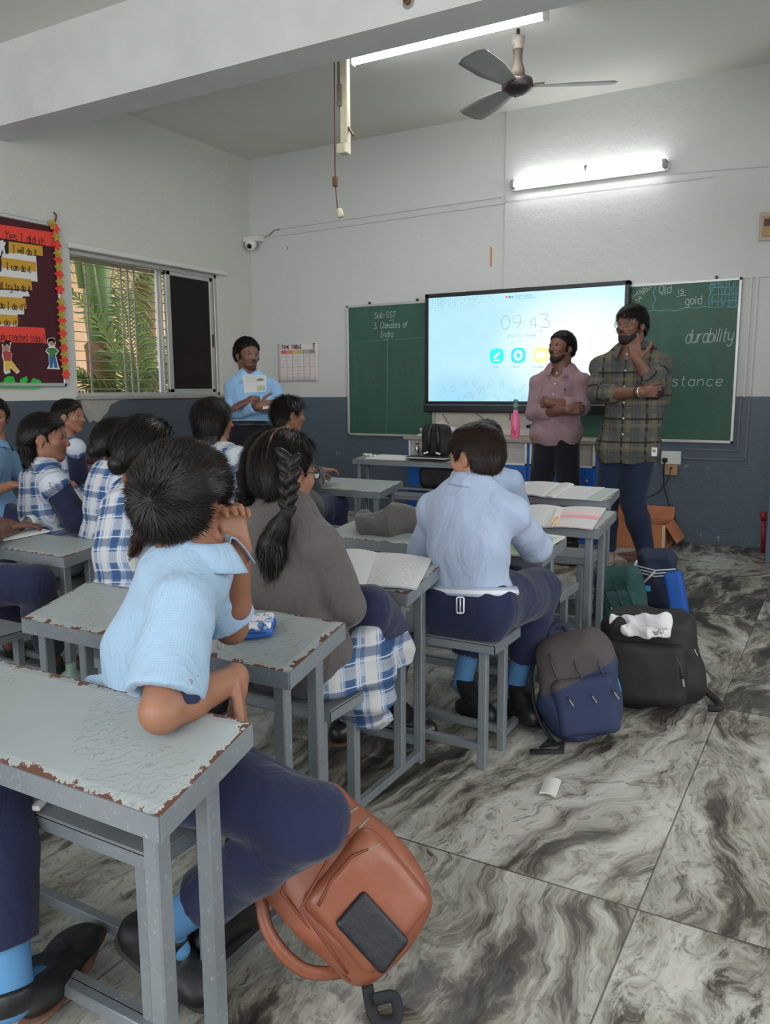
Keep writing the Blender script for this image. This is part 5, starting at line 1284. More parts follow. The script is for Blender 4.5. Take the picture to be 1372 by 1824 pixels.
    def brows(s, mat=None, th=.014, wid=1.0):
        c, R, H = s.J['head'], s.R, s.H; L = lambda x, y, z: c + R @ (np.array([x, y, z]) * H); sf = Soft(.0025)
        for q in (-1, 1): sf.cone(L(q * .06, .372, .065), L(q * .15, .345, .085), th * H * wid, th * H, .004); sf.cone(L(q * .15, .345, .085), L(q * .215, .285, .065), th * H, th * .5 * H, .004)
        return soft_obj('eyebrows', sf, mat or M_HAIR, s.o, 1)
    def beard(s, full=True, mat=None, th=.012, mous=True, top=-.15):
        c, R, H = s.J['head'], s.R, s.H; L = lambda x, y, z: c + R @ (np.array([x, y, z]) * H); sf = Soft(.003); g = th
        if full:
            tmp = Soft(.003); E = lambda x, y, z, a, b_, d, k=.06: tmp.ell(L(x, y, z), R, (a * H, b_ * H, d * H), k * H)
            E(0, .13, -.16, .235, .25, .28); tmp.cone(L(0, .10, -.30), L(0, .25, -.40), .15 * H, .095 * H, .06 * H)
            for q in (-1, 1): tmp.cone(L(q * .20, -.02, -.20), L(q * .07, .25, -.39), .075 * H, .06 * H, .08 * H)
            base = tmp
            sf.bound(L(0, .1, -.2), r=.4 * H); sf.u(lambda p: base.evaluate(p) - g * H * 2.2, 0)
            # keep the lower jaw: below a plane running from under the ears to the mouth corners
            sf.inter(plane(L(0, .0, top), R @ _n([0, .28, 1])), .02)
            sf.sub(ell(L(0, .42, -.235), R, (.085 * H, .14 * H, .045 * H)), .01)
            for q in (-1, 1): sf.sub(ell(L(q * .16, .34, -.14), R, (.13 * H, .14 * H, .11 * H)), .03); pass
        if mous:
            for q in (-1, 1): sf.cone(L(q * .01, .405, -.195), L(q * .105, .345, -.235), .022 * H, .014 * H, .006)
        sf.disp.append(folds(9, 260, .0022)); return soft_obj('beard' if full else 'moustache', sf, mat or M_HAIR, s.o, 1)
    def glasses(s, mat):
        c, R, H = s.J['head'], s.R, s.H; L = lambda x, y, z: Vector(c + R @ (np.array([x, y, z]) * H)); m = MB(); g = MB()
        for q in (-1, 1):
            ring = [L(q * (.145 + .098 * math.cos(a)), .415 - .03 * abs(math.cos(a)), -.01 + .075 * math.sin(a)) for a in np.linspace(0, 2 * math.pi, 21)]
            m.tube(ring, .006 * H * 1.2, 6); g.add(ring[:-1], [tuple(range(20))]); m.tube([L(q * .24, .38, .01), L(q * .33, .15, .02), L(q * .335, -.03, .0)], .006 * H, 5)
        m.tube([L(-.05, .42, .01), L(0, .43, .02), L(.05, .42, .01)], .006 * H, 5)
        o = m.build('glasses', mat, s.o); gm = MATS.get('lens')
        if not gm:
            gm, t, b = newmat('lens'); b.inputs['Transmission Weight'].default_value = .95; b.inputs['Roughness'].default_value = .03; b.inputs['IOR'].default_value = 1.1; MATS['lens'] = gm
        g.build('lenses', gm, o, fix=False); return o
def clipped(f, c, d, rin, depth=.012):
    """a tube ending cleanly at the plane through c, with a shallow hollow mouth"""
    pc = V3(c); dd = V3(_n(d)); inner = cone(np.array(c) - np.array(_n(d)) * depth, np.array(c) + np.array(_n(d)) * .03, max(rin - .009, .004), max(rin - .004, .005))
    return lambda p: np.maximum(np.maximum(f(p), (p - pc) @ dd), -inner(p))
def strands(V, F, c, R, H, n, length, lift, whorl, wid, gravity, seed, comb, hp, hn, ears=1.0):
    rs = np.random.RandomState(seed); A = V[F[:, 0]]; B_ = V[F[:, 1]]; Cc = V[F[:, 2]]; Dd = V[F[:, 3]]
    nr = np.cross(Cc - A, Dd - B_); ar = np.linalg.norm(nr, axis=1) / 2; nr = nr / (2 * ar[:, None] + 1e-12)
    ctr = (A + Cc) / 2; outw = ctr - c; ok = (nr * outw).sum(1) > .2 * np.linalg.norm(outw, axis=1); w = ar * ok; w /= w.sum()
    i = rs.choice(len(F), n, p=w); a, b = rs.rand(n, 1), rs.rand(n, 1)
    P = (A[i] * (1 - a) + B_[i] * a) * (1 - b) + (Dd[i] * (1 - a) + Cc[i] * a) * b; N = nr[i]
    wh = c + R @ (np.array(whorl) * H)
    if comb is not None: D = comb(P, N)
    else:
        D = P - wh; D = D + R[:, 2][None] * -gravity * H * .6
    D = D - N * (D * N).sum(1)[:, None]; D /= np.linalg.norm(D, axis=1)[:, None] + 1e-9
    D = D + rs.normal(size=(n, 3)) * .16; D = D - N * (D * N).sum(1)[:, None]; D /= np.linalg.norm(D, axis=1)[:, None]
    Ln = length * rs.uniform(.55, 1.15, (n, 1)); S = np.cross(N, D); lf = lift * rs.uniform(.5, 1.4, (n, 1))
    pts = [P - N * .002, P + D * Ln * .5 + N * Ln * .5 * lf, P + D * Ln + N * Ln * (lf * .75) - R[:, 2][None] * Ln * .1]
    bad = np.zeros(n, bool)
    for q in (-1, 1):
        for p_ in pts[1:]:
            l_ = ((p_ - c) @ R / H - np.array([q * .39, -.02, -.08])) / (np.array([.16, .12, .17]) * ears); bad |= (l_ * l_).sum(1) < 1
    pts = [p_[~bad] for p_ in pts]; S = S[~bad]; n = int((~bad).sum())
    ww = [wid, wid * .8, wid * .15]; VV = []
    for p_, w_ in zip(pts, ww): VV += [p_ - S * w_, p_ + S * w_]
    VV = np.stack(VV, 1).reshape(-1, 3); k = np.arange(n)[:, None] * 6
    FF = np.concatenate([k + np.array([[0, 1, 3, 2]]), k + np.array([[2, 3, 5, 4]])]); return VV, FF

def braid(path, r0, r1, mat, parent, name='braid', h=.003, pitch=.6, side=(1, 0, 0)):
    """plaited hair along a path: overlapping slanted lobes left and right"""
    P_ = [np.array(p, dtype=float) for p in path]; L = [0]
    for a, b in zip(P_[:-1], P_[1:]): L.append(L[-1] + np.linalg.norm(b - a))
    sf = Soft(h); d = 0; i = 0
    while d < L[-1]:
        j = max(q for q in range(len(L) - 1) if L[q] <= d); f = (d - L[j]) / (L[j + 1] - L[j]); c = P_[j] * (1 - f) + P_[j + 1] * f; t = _n(P_[j + 1] - P_[j])
        r = r0 + (r1 - r0) * d / L[-1]; sd = np.array(side, dtype=float); sd = _n(sd - t * (sd @ t)); sg = 1 if i % 2 else -1; n = np.cross(sd, t)
        ax = _n(t * .75 - sd * sg * .65); R = np.stack([ax, _n(np.cross(n, ax)), n], 1); sf.ell(c + sd * sg * r * .45, R, (r * 1.25, r * .62, r * .72), .002); d += r * pitch * 1.25; i += 1
    return soft_obj(name, sf, mat, parent, 1)
def tuft(path, radii, mat, parent, name='ponytail', n=900, h=.004, wid=.0009, seed=2, nn=.004):
    """loose lock of hair along a path with strands lying on it"""
    sf = Soft(h); P_ = [np.array(p, dtype=float) for p in path]
    for a, b, ra, rb in zip(P_[:-1], P_[1:], radii[:-1], radii[1:]): sf.cone(a, b, ra, rb, .01)
    V, F = sf.mesh(); V = relax(V, F, 1); rs = np.random.RandomState(seed); i = rs.randint(0, len(V), n); c = V[i]
    dm = np.stack([np.linalg.norm(c - p, axis=1) for p in P_], 1); j = np.minimum(dm.argmin(1), len(P_) - 2); T = np.stack([_n(P_[q + 1] - P_[q]) for q in j]); ctr = np.stack([P_[q] for q in j])
    N = c - ctr; N -= T * (N * T).sum(1)[:, None]; N /= np.linalg.norm(N, axis=1)[:, None] + 1e-9; S = np.cross(N, T)
    D = T + rs.normal(size=(n, 3)) * .10; ln = .05 * rs.uniform(.5, 1.2, (n, 1)); pts = [c - N * .001, c + D * ln * .5 + N * nn, c + D * ln + N * nn * .5]; VV = []
    for p_, w_ in zip(pts, (wid, wid, wid * .2)): VV += [p_ - S * w_, p_ + S * w_]
    VV = np.stack(VV, 1).reshape(-1, 3); k = np.arange(n)[:, None] * 6 + len(V); FF = np.concatenate([k + np.array([[0, 1, 3, 2]]), k + np.array([[2, 3, 5, 4]])])
    return link_obj(name, np_mesh(name, np.concatenate([V, VV]), np.concatenate([F, FF]).astype(int)), mat, parent)
def child_pose(hip, f, lean=12, torso=.395, sw=.135, twist=0, head=None, hf=None, neck=None, legs=True, **kw):
    f = np.array([f[0], f[1], 0.0]); f = _n(f); r = np.array([f[1], -f[0], 0]); u = np.array([0, 0, 1.0]); hip = np.array(hip, dtype=float); a = math.radians(lean)
    neck = hip + u * torso * math.cos(a) + f * torso * math.sin(a) if neck is None else np.array(neck, dtype=float); J = dict(hip=hip, neck=neck, mid=(hip + neck) / 2 - f * .035)
    J['head'] = np.array(head, dtype=float) if head is not None else neck + u * .125 + f * .03; J['hf'] = hf if hf is not None else tuple(f); J['hu'] = (0, 0, 1)
    for q, sg in (('R', 1), ('L', -1)):
        S = neck - u * .055 + r * sg * sw; E = S - u * .185 + f * .10 + r * sg * .035; W = E + f * .17 + u * .03 - r * sg * .06
        K = hip + f * .33 + r * sg * .08 - u * .01; A = K - u * .34 - f * .03; T_ = A + f * .13 - u * .06
        J.update({'s' + q: S, 'e' + q: E, 'w' + q: W})
        if legs: J.update({'k' + q: K, 'a' + q: A, 't' + q: T_})
    J.update(kw); return J
def hands_def(f, up=(0, 0, 1), **kw):
    f = np.array([f[0], f[1], 0.0]); r = np.array([f[1], -f[0], 0])
    return {'R': dict(d=f, n=(0, 0, -1), side=-r, **kw), 'L': dict(d=f, n=(0, 0, -1), side=r, **kw)}
# ================================================================ PEOPLE
SK1 = skin_mat('skin_warm_brown', rgb(144, 100, 78)); SK2 = skin_mat('skin_deep_brown', rgb(114, 78, 64)); SK3 = skin_mat('skin_light_brown', rgb(176, 126, 100))
C_BLUE = cloth('light_blue_shirt', rgb(150, 176, 200), check=.0042)
C_BLUE2 = cloth('pale_blue_shirt', rgb(158, 172, 196), check=None)
C_BLUE3 = cloth('dusty_blue_shirt', rgb(100, 134, 168), check=None)
C_NAVY = cloth('navy_trousers', rgb(34, 38, 66), wr=.3); C_NAVY2 = cloth('dark_navy_sleeve', rgb(32, 36, 62), wr=.3)
C_BLACKSHOE = plain('black_shoe_leather', rgb(26, 26, 28), .45, vary=.2, vscale=20)
C_SOLE = plain('dark_sole', rgb(48, 46, 46), .7)
def sock_mat():
    m, t, b = newmat('blue_sock'); r = t.n('Attribute', attribute_name='rest').outputs['Vector']; s = t.n('SeparateXYZ', ins={0: r}); y = s.outputs[1]; c = rgb(82, 132, 176)
    for a in (.115, .145): c = t.mix(t.math('MULTIPLY', t.math('GREATER_THAN', y, a), t.math('LESS_THAN', y, a + .011)), c, rgb(24, 34, 66))
    t.link(c, b.inputs['Base Color']); b.inputs['Roughness'].default_value = .9; return m
C_SOCK = sock_mat()
WHT, PBL, DBL, TAN = rgb(186, 192, 202), rgb(150, 172, 204), rgb(52, 92, 146), rgb(196, 190, 182)
C_PLAID = plaid('blue_white_check', rgb(120, 138, 166),
    [(0, .26, rgb(44, 74, 116), .85), (.30, .34, WHT, 1), (.36, .40, WHT, .9), (.52, .86, rgb(188, 186, 184), .9), (.90, .93, WHT, .9)],
    [(0, .24, rgb(42, 72, 112), .65), (.28, .31, WHT, .9), (.50, .84, rgb(186, 188, 192), .5), (.90, .93, WHT, .9)], .082, .094)

# ---- near boy in the light blue shirt, turned sideways on his bench
J = dict(hip=(-1.13, 1.05, .515), neck=tuple(at(356, 985, Y=1.11)), mid=(-1.135, 1.075, .72), head=(-1.063, 1.112, 1.0), hf=(-.12, .98, -.10), hu=(.08, .05, 1),
         sR=(-.975, 1.0, .83), sL=tuple(at(376, 1045, Y=1.21)), eR=tuple(at(287, 1268, Y=.895)), wR=tuple(at(420, 1208, Y=1.06)),
         eL=tuple(at(412, 1118, Y=1.26)), wL=tuple(at(425, 992, Y=1.19)),
         kR=tuple(at(555, 1462, Y=1.07)), aR=tuple(at(297, 1650, Z=.17)), tR=tuple(at(378, 1790, Z=.02)),
         kL=tuple(at(530, 1440, Y=1.22)), aL=tuple(at(400, 1545, Z=.22)), tL=tuple(at(470, 1620, Z=.06)), hipdir=(.35, -.93, 0))
boy = Fig(J, H=.205, k=.98)
boy.body('person', 'boy in light blue shirt sitting sideways at the near desk, hand at his mouth', SK1, h=.0034,
         hands={'L': dict(d=(-.22, .0, 1), n=(.75, -.35, .1), side=(-.35, -.75, 0), curl=(.55, 1.25, .8), thumb=(.25, .35), L=.15),
                'R': dict(d=(.35, -.28, -.75), n=(-.5, -.2, .2), side=(-.5, .8, 0), curl=(.25, .4, .3), thumb=(.3, .5), spread=.03)})
def tail(sf): sf.flat((-1.22, 1.02, .62), (-1.30, 1.0, .55), .05, .035, (0, 1, .2), .5, .03)
boy.shirt(C_BLUE, sleeve=.84, so=.018, so2=.028, hem=.05, seed=4, fold=.0062, h=.0042, freq=17, extra=tail)
boy.collar(C_BLUE, point=.010, fall=.03, stand=.024, r=.047)
boy.trousers(C_NAVY, o=.014, b=1.72, o2=.02, h=.005, seed=8, fold=.006, freq=19)
for q in 'LR': boy.sock(C_SOCK, q)
boy.shoe(C_BLACKSHOE, 'R', C_SOLE, heel=tuple(at(218, 1662, Z=.11)), W=.042); boy.shoe(C_BLACKSHOE, 'L', C_SOLE)
boy.cap(M_HAIR, th=.05, nape=-.36, fore=.28, n=16000, length=.03, lift=.32, whorl=(.02, -.46, .02), wid=.0008, gravity=.0)
c_ = boy.J['eR'] * .84 + boy.J['sR'] * .16
tb = Soft(.003); dct = _n(boy.J['eR'] - boy.J['sR']); sd_ = _n(np.cross(dct, (0, 0, 1))); fr_ = np.array(_n((.85, .1, 0)))
tb.box(tuple(at(338, 1225, Y=.93)), np.stack([_n(CR), _n(CF), _n(CU)], 1), (.017, .012, .026), .008, .002)
soft_obj('sleeve_tab', tb, C_NAVY, boy.o, 1); MB().lathe(at(338, 1215, Y=.915), [(.005, 0), (.005, .003), (.002, .003)], 12, axis=-CF).build('button', plain('grey_button', rgb(120, 124, 140), .4), boy.o)

# ---- girl in the grey hoodie with two plaits
J = child_pose((-1.23, 1.68, .515), (.0, 1), 8, neck=tuple(at(497, 905, Y=1.70)), head=tuple(at(505, 842, Y=1.715)), hf=(.22, .97, -.05),
    sR=np.array(at(592, 985, Y=1.66)), sL=np.array(at(440, 938, Y=1.76)), eR=np.array(at(622, 1082, Y=1.72)), wR=np.array((-1.34, 1.90, .68)), eL=np.array(at(415, 1040, Y=1.86)), wL=np.array((-1.42, 2.0, .68)),
    kR=np.array((-1.14, 2.02, .49)), aR=np.array(at(700, 1255, Z=.14)), tR=np.array(at(672, 1305, Z=.03)), kL=np.array((-1.34, 2.02, .49)), aL=np.array((-1.40, 2.2, .12)), tL=np.array((-1.4, 2.32, .04)))
gh = Fig(J, H=.215, k=1.0, fat=1.05, swmax=.128)
gh.body('person', 'girl in dark grey hoodie with two black plaits and glasses', SK1, h=.0042, hands=hands_def((0, 1)))
C_HOOD = cloth('grey_hoodie_fleece', rgb(88, 82, 82), weave=500, vary=.12, wr=.5); M_GLS = plain('dark_glasses_frame', rgb(34, 32, 36), .3)
def hood(sf):
    N_ = gh.J['neck']; sf.flat(N_ + np.array((-.05, -.035, -.035)), N_ + np.array((.07, -.04, -.05)), .035, .042, (0, 1, .5), .6, .02); sf.flat(N_ + np.array((.0, -.06, -.06)), N_ + np.array((.02, -.07, -.12)), .06, .04, (0, 1, .2), .35, .02)
gh.shirt(C_HOOD, 'hoodie', o=.022, sleeve=1.9, so=.026, so2=.02, hem=.10, fold=.010, seed=11, freq=15, h=.005, extra=hood, neckcut=False)
sk = Soft(.006); R3 = np.stack([_n(CR), _n(CF), _n(CU)], 1)
sk.flat((-1.14, 1.68, .47), (-1.13, 1.98, .46), .10, .09, (0, 0, 1), .8); sk.flat((-1.34, 1.68, .5), (-1.33, 2.0, .5), .10, .08, (0, 0, 1), .8)
sk.ell(tuple(at(652, 1205, Y=1.80)), R3, (.085, .09, .145), .03); sk.flat(tuple(at(600, 1250, Y=1.78)), tuple(at(672, 1275, Y=1.86)), .06, .045, CF, .8, .04); sk.disp.append(folds(21, 26, .009))
skirt = soft_obj('skirt', sk, C_PLAID, gh.o, 2, rest=lambda V: np.stack([V @ np.array([.9, .4, .1]), V @ np.array([-.15, .1, 1.0]), V[:, 2]], 1))
lp_ = Soft(.006); lp_.cone(tuple(at(655, 1085, Y=1.86)), tuple(at(695, 1120, Y=2.0)), .075, .06); lp_.cone(tuple(at(660, 1125, Y=1.9)), tuple(at(700, 1150, Y=1.98)), .06, .045); lp_.disp.append(folds(5, 20, .006)); soft_obj('navy_lap_cloth', lp_, C_NAVY, gh.o, 2)
lg_ = Soft(.005)
for q in 'LR': gh.leg(lg_, q, .004)
soft_obj('leggings', lg_, plain('black_leggings', rgb(24, 23, 28), .85), gh.o, 1)
for q in 'LR': gh.shoe(plain('black_polished_shoe', rgb(34, 32, 34), .3), q, plain('brown_sole', rgb(84, 66, 54), .7))
LH = lambda x, y, z: gh.J['head'] + gh.R @ (np.array([x, y, z]) * gh.H)
def comb2(P, N):
    q = (P - gh.J['head']) @ gh.R / gh.H; sg = np.where(q[:, 0] > -.02, 1.0, -1.0); tgt = np.stack([LH(s_ * .20, -.33, -.22) for s_ in (-1, 1)]); T = tgt[((sg + 1) / 2).astype(int)]; return T - P
gh.cap(M_HAIR, th=.05, nape=-.34, fore=.26, n=9000, length=.055, lift=.035, comb=comb2, wid=.0007, fold=.0008)
pt = []
for a in np.radians(np.linspace(-10, 122, 18)):
    x_ = .06 + .17 * max(0, math.sin(a)); q_ = math.sqrt(1 - (x_ / .40) ** 2); pt.append(LH(x_, -.07 - .468 * q_ * math.sin(a), .14 + .415 * q_ * math.cos(a)))
MB().tube(pt, .003, 6).build('hair_parting', plain('scalp_skin', rgb(112, 76, 60), .7), gh.o)
braid([at(514, 812, Y=1.60), at(517, 850, Y=1.585), at(513, 885, Y=1.585), at(511, 912, Y=1.58)], .024, .017, M_HAIR, gh.o, side=tuple(CR))
MB().lathe(at(511, 905, Y=1.58), [(.014, 0), (.018, -.006), (.018, -.016), (.014, -.022)], 16).build('hair_band', plain('black_band', rgb(22, 18, 22), .8), gh.o)
tuft([at(511, 912, Y=1.58), at(497, 940, Y=1.575), at(484, 970, Y=1.57), at(484, 1000, Y=1.57)], [.015, .026, .034, .018], M_HAIR, gh.o, n=1500)
braid([at(452, 835, Y=1.68), at(440, 868, Y=1.70), at(434, 900, Y=1.73), at(436, 925, Y=1.76)], .024, .019, M_HAIR, gh.o, side=tuple(CR))
gh.glasses(M_GLS)
cr_ = Soft(.004); cr_.flat(gh.J['neck'] + np.array((0, .0, .015)), gh.J['neck'] + np.array((0, .0, -.01)), .062, .066, (0, 1, 0), .95); soft_obj('inner_collar', cr_, cloth('violet_collar', rgb(58, 48, 88)), gh.o, 1)

# ---- boy with the white belt, back to the camera
J = child_pose((-1.02, 2.34, .515), (-.05, 1), 6, neck=tuple(at(840, 868, Y=2.40)), head=tuple(at(845, 812, Y=2.42)), hf=(-.97, .22, -.12),
    sR=np.array(at(912, 915, Y=2.39)), sL=np.array(at(771, 910, Y=2.40)), eR=np.array(at(952, 975, Y=2.60)), wR=np.array((-1.02, 2.80, .675)), eL=np.array(at(757, 985, Y=2.45)), wL=np.array((-1.20, 2.62, .60)),
    kL=np.array((-1.12, 2.68, .49)), aL=np.array(at(824, 1215, Z=.13)), tL=np.array(at(818, 1262, Z=.02)), kR=np.array((-.92, 2.70, .49)), aR=np.array(at(918, 1222, Z=.13)), tR=np.array(at(900, 1262, Z=.02)))
b3 = Fig(J, H=.20, k=.98, depth=.62, fat=1.1, swmax=.135)
b3.body('person', 'boy seen from behind in pale blue shirt with a white belt', SK3, h=.0042, hands=hands_def((-.1, 1)))
b3.shirt(C_BLUE2, o=.022, sleeve=1.05, so=.012, so2=.03, hem=-.03, tuck=True, fold=.008, seed=17, freq=15, h=.005)
b3.collar(C_BLUE2, point=.01, fall=.03, stand=.024, r=.05)
b3.trousers(C_NAVY, o=.03, b=1.72, o2=.024, h=.005, seed=18, waist=.045, fold=.007, freq=12)
bt = Soft(.0035); b3.torso(bt, .027, hips=True); bt.inter(plane(b3.J['hip'] + b3.up * .034, -b3.up), .001); bt.inter(plane(b3.J['hip'] + b3.up * .064, b3.up), .001)
m_, t_, b_ = newmat('white_grey_belt'); r_ = t_.n('Attribute', attribute_name='rest').outputs['Vector']; s_ = t_.n('SeparateXYZ', ins={0: r_}); y_ = s_.outputs[1]
t_.link(t_.mix(t_.math('GREATER_THAN', t_.math('ABSOLUTE', t_.math('SUBTRACT', y_, .149)), .006), rgb(205, 208, 214), rgb(150, 160, 176)), b_.inputs['Base Color'])
soft_obj('belt', bt, m_, b3.o, 0, rest=b3.restmap())
bx = at(820, 1078, Y=2.21); bm_ = MB(); pth = [bx + CR * a * .011 + CU * b_ * .021 for a, b_ in ((-1, -1), (-.7, -1.15), (.7, -1.15), (1, -1), (1, 1), (.7, 1.15), (-.7, 1.15), (-1, 1), (-1, -1))]; bm_.tube(pth, .003, 6); bm_.tube([bx - CU * .02, bx + CU * .02], .0028, 6).build('belt_buckle', plain('pale_buckle', rgb(200, 204, 212), .3, .4), b3.o)
for q in 'LR': b3.sock(C_SOCK, q); b3.shoe(C_BLACKSHOE, q, C_SOLE)
b3.cap(M_HAIRB, th=.045, nape=-.36, fore=.24, n=15000, length=.022, lift=.25, whorl=(.0, -.38, .3), wid=.0008, gravity=.5)
b3.brows()

def kid(label, hip, f, head, hf, shirt, skin=SK1, sleeve=.8, arms=None, H=.2, k=.95, girl=False, hair='short', legs=True, neck=None, lean=8, seed=1, swm=.125, trousers=True, h=.006, hk=None, hn=2500, fold=.005, so2=.026, fat=1.0, **kw):
    J = child_pose(hip, f, lean, neck=neck, head=head, hf=hf, legs=legs, **(arms or {})); g = Fig(J, H=H, k=k, fat=fat, swmax=swm * k)
    g.body('person', label, skin, h=.0045, hands=hands_def(f), legs=legs)
    if girl:
        g.shirt(C_NAVY2, 'sleeved_shirt', o=.006, sleeve=sleeve, so=.013, so2=so2, hem=.02, fold=.003, seed=seed, h=h)
        g.shirt(C_PLAID, 'pinafore', o=.017, sleeve=.12, so=.019, so2=.020, hem=.09, fold=fold, seed=seed + 3, h=h, freq=14)
        if legs:
            sk = Soft(.008)
            for q in 'LR': sk.cone(g.J['hip'] + (g.J['k' + q] - g.J['hip']) * .1, g.J['k' + q], .11, .095, .05); sk.flat(g.J['k' + q], g.J['k' + q] + np.array((0, 0, -.16)), .085, .075, np.array([f[0], f[1], 0]), .6, .05)
            sk.disp.append(folds(seed, 20, .006)); soft_obj('skirt', sk, C_PLAID, g.o, 2, rest=lambda V: np.stack([V[:, 0], V[:, 2] + V[:, 1] * .5, V[:, 2]], 1))
    else:
        g.shirt(shirt, o=.018, sleeve=sleeve, so=.02, so2=so2, hem=.05, fold=fold, seed=seed, h=h); g.collar(shirt, fall=.026, point=.008, r=.05)
        if legs: g.trousers(C_NAVY, o=.018, b=1.8, h=.007, seed=seed)
    if legs:
        for q in 'LR': g.shoe(C_BLACKSHOE, q, C_SOLE)
    g.brows(); eyes(g.J['head'], g.R, g.H, g.o)
    g.cap(M_HAIR, **dict(dict(th=.045, nape=-.34, fore=.26, n=hn, length=.022, lift=.2, wid=.0012, seed=seed), **(hk or {}))); return g
FLAT = dict(th=.04, length=.05, lift=.03, fold=.0006)
def down(g):
    return lambda P, N: np.tile(-g.R[:, 2] , (len(P), 1)) + 0 * P

# boy in front of the belted boy
kid('boy with black hair in pale blue shirt, mostly hidden behind the belted boy', (-1.585, 3.77, .51), (-.1, 1), tuple(at(866, 786, Y=3.82)), (-.55, .83, -.1), C_BLUE2, neck=tuple(at(866, 838, Y=3.80)), H=.205, k=1.0, fat=1.1, seed=31, hk=dict(length=.03, nape=-.38))
# boy in the grey jacket, left arm on the bare desk
C_JACK = cloth('grey_jacket', rgb(78, 76, 78), weave=500, vary=.1, wr=.4)
kid('spiky haired boy in grey jacket reaching onto the bare desk', (-2.74, 3.80, .51), (.35, .94), tuple(at(516, 738, Y=3.84)), (.55, .83, -.05), C_JACK, neck=tuple(at(505, 790, Y=3.82)), H=.205, k=1.0, sleeve=1.85, seed=37,
    arms=dict(sR=np.array(at(545, 812, Y=3.78)), eR=np.array(at(556, 862, Y=3.93)), wR=np.array(at(572, 838, Y=4.10)), kR=np.array(at(572, 905, Y=3.98)), aR=np.array(at(575, 955, Y=4.05))), hk=dict(length=.04, lift=.6, n=3500, whorl=(0, -.1, .5), gravity=.0), so2=.02)
# girl with the bobbed hair
g8 = kid('girl with a black bob in blue checked pinafore, back turned', (-2.60, 3.02, .51), (.2, .98), tuple(at(383, 748, Y=3.05)), (.45, .88, -.05), None, girl=True, neck=tuple(at(396, 800, Y=3.03)), seed=41, H=.205, hn=0, arms=dict(sR=np.array(at(432, 818, Y=2.98)), sL=np.array(at(365, 812, Y=3.08))))
for ch in list(g8.o.children):
    if ch.name.startswith('hair'): bpy.data.objects.remove(ch)
def bob(sf, L, R, H):
    sf.flat(L(-.22, -.12, .0), L(-.30, -.16, -.62), .20 * H, .19 * H, R[:, 1], 1.1, .06); sf.flat(L(.22, -.14, .0), L(.27, -.14, -.58), .18 * H, .16 * H, R[:, 1], 1.1, .06); sf.flat(L(0, -.25, 0), L(0, -.30, -.62), .27 * H, .27 * H, R[:, 1], .8, .06)
hr = Soft(.005); c, R, H = g8.J['head'], g8.R, g8.H; L_ = lambda x, y, z: c + R @ (np.array([x, y, z]) * H)
hr.ell(L_(0, -.09, .14), R, (.42 * H, .46 * H, .42 * H)); bob(hr, L_, R, H); hr.sub(ell(L_(0, .42, -.22), R, (.33 * H, .34 * H, .45 * H)), .02); hr.disp.append(folds(3, 50, .0015))
V_, F_ = hr.mesh(); SV_, SF_ = strands(V_, F_, c, R, H, 6000, .06, .02, (0, 0, .6), .0009, 3.0, 3, lambda P, N: np.tile(-R[:, 2], (len(P), 1)), None, None)
link_obj('hair', np_mesh('hair', np.concatenate([V_, SV_]), np.concatenate([F_, SF_ + len(V_)]).astype(int)), M_HAIR, g8.o)
# left row girls
def pulled(g, bun, r=.03):
    b_ = Soft(.004); b_.ell(bun, g.R, (r, r, r * 1.1)); b_.disp.append(folds(6, 60, .002)); soft_obj('hair_bun', b_, M_HAIR, g.o, 1)
def combback(hd, Rr, H_, tgt):
    return lambda P, N: tgt - P
def girl(label, hip, f, head, hf, seed, bun=None, neck=None, **kw):
    hd = np.array(head); Rr = frame(hf, (0, 0, 1)); tg = hd + Rr @ (np.array([0, -.46, -.12]) * .2)
    g = kid(label, hip, f, head, hf, None, girl=True, neck=neck, seed=seed, hk=dict(FLAT, comb=lambda P, N: tg - P, n=3500, nape=-.26), **kw)
    pulled(g, hd + Rr @ (np.array(bun if bun else [0, -.52, -.16]) * .2)); return g
g10 = girl('girl in profile with earring and blue checked pinafore, navy sleeve', (-2.93, 2.27, .51), (.35, .94), tuple(at(83, 780, Y=2.30)), (.80, .60, -.04), 51, neck=tuple(at(76, 830, Y=2.26)), bun=[0, -.46, -.26],
     arms=dict(sR=np.array(at(118, 868, Y=2.18)), sL=np.array(at(45, 858, Y=2.34)), eR=np.array(at(138, 925, Y=2.26)), wR=np.array(at(170, 885, Y=2.45))), k=1.0, H=.208, sleeve=1.18)
tuft([at(52, 800, Y=2.24), at(56, 825, Y=2.22), at(66, 850, Y=2.20), at(88, 862, Y=2.18)], [.04, .036, .024, .010], M_HAIR, g10.o, n=900)
pe = g10.J['head'] + g10.R @ (np.array([.345, -.03, -.165]) * g10.H); MB().lathe(Vector(pe) - Vector((0, 0, .004)), [(.001, 0), (.005, .003), (.005, .006), (.001, .009)], 10).build('earring', plain('gold_stud', rgb(220, 190, 140), .2, .8), g10.o)
g12 = girl('girl in checked pinafore sitting right of the girl with the earring', tuple(at(196, 965, Y=2.28)), (.1, 1), tuple(at(214, 790, Y=2.34)), (.45, .89, -.05), 57, neck=tuple(at(205, 842, Y=2.32)), k=1.0, arms=dict(sR=np.array(at(240, 868, Y=2.24)), sL=np.array(at(168, 868, Y=2.36))), H=.2)
g13 = girl('girl with low ponytail and checked pinafore directly behind the near boy', tuple(at(235, 1085, Y=1.66)), (-.05, 1), tuple(at(262, 806, Y=1.74)), (.1, 1, -.05), 61, neck=tuple(at(240, 880, Y=1.73)), k=1.02, H=.21, arms=dict(sR=np.array(at(283, 915, Y=1.68)), sL=np.array(at(205, 915, Y=1.80))))
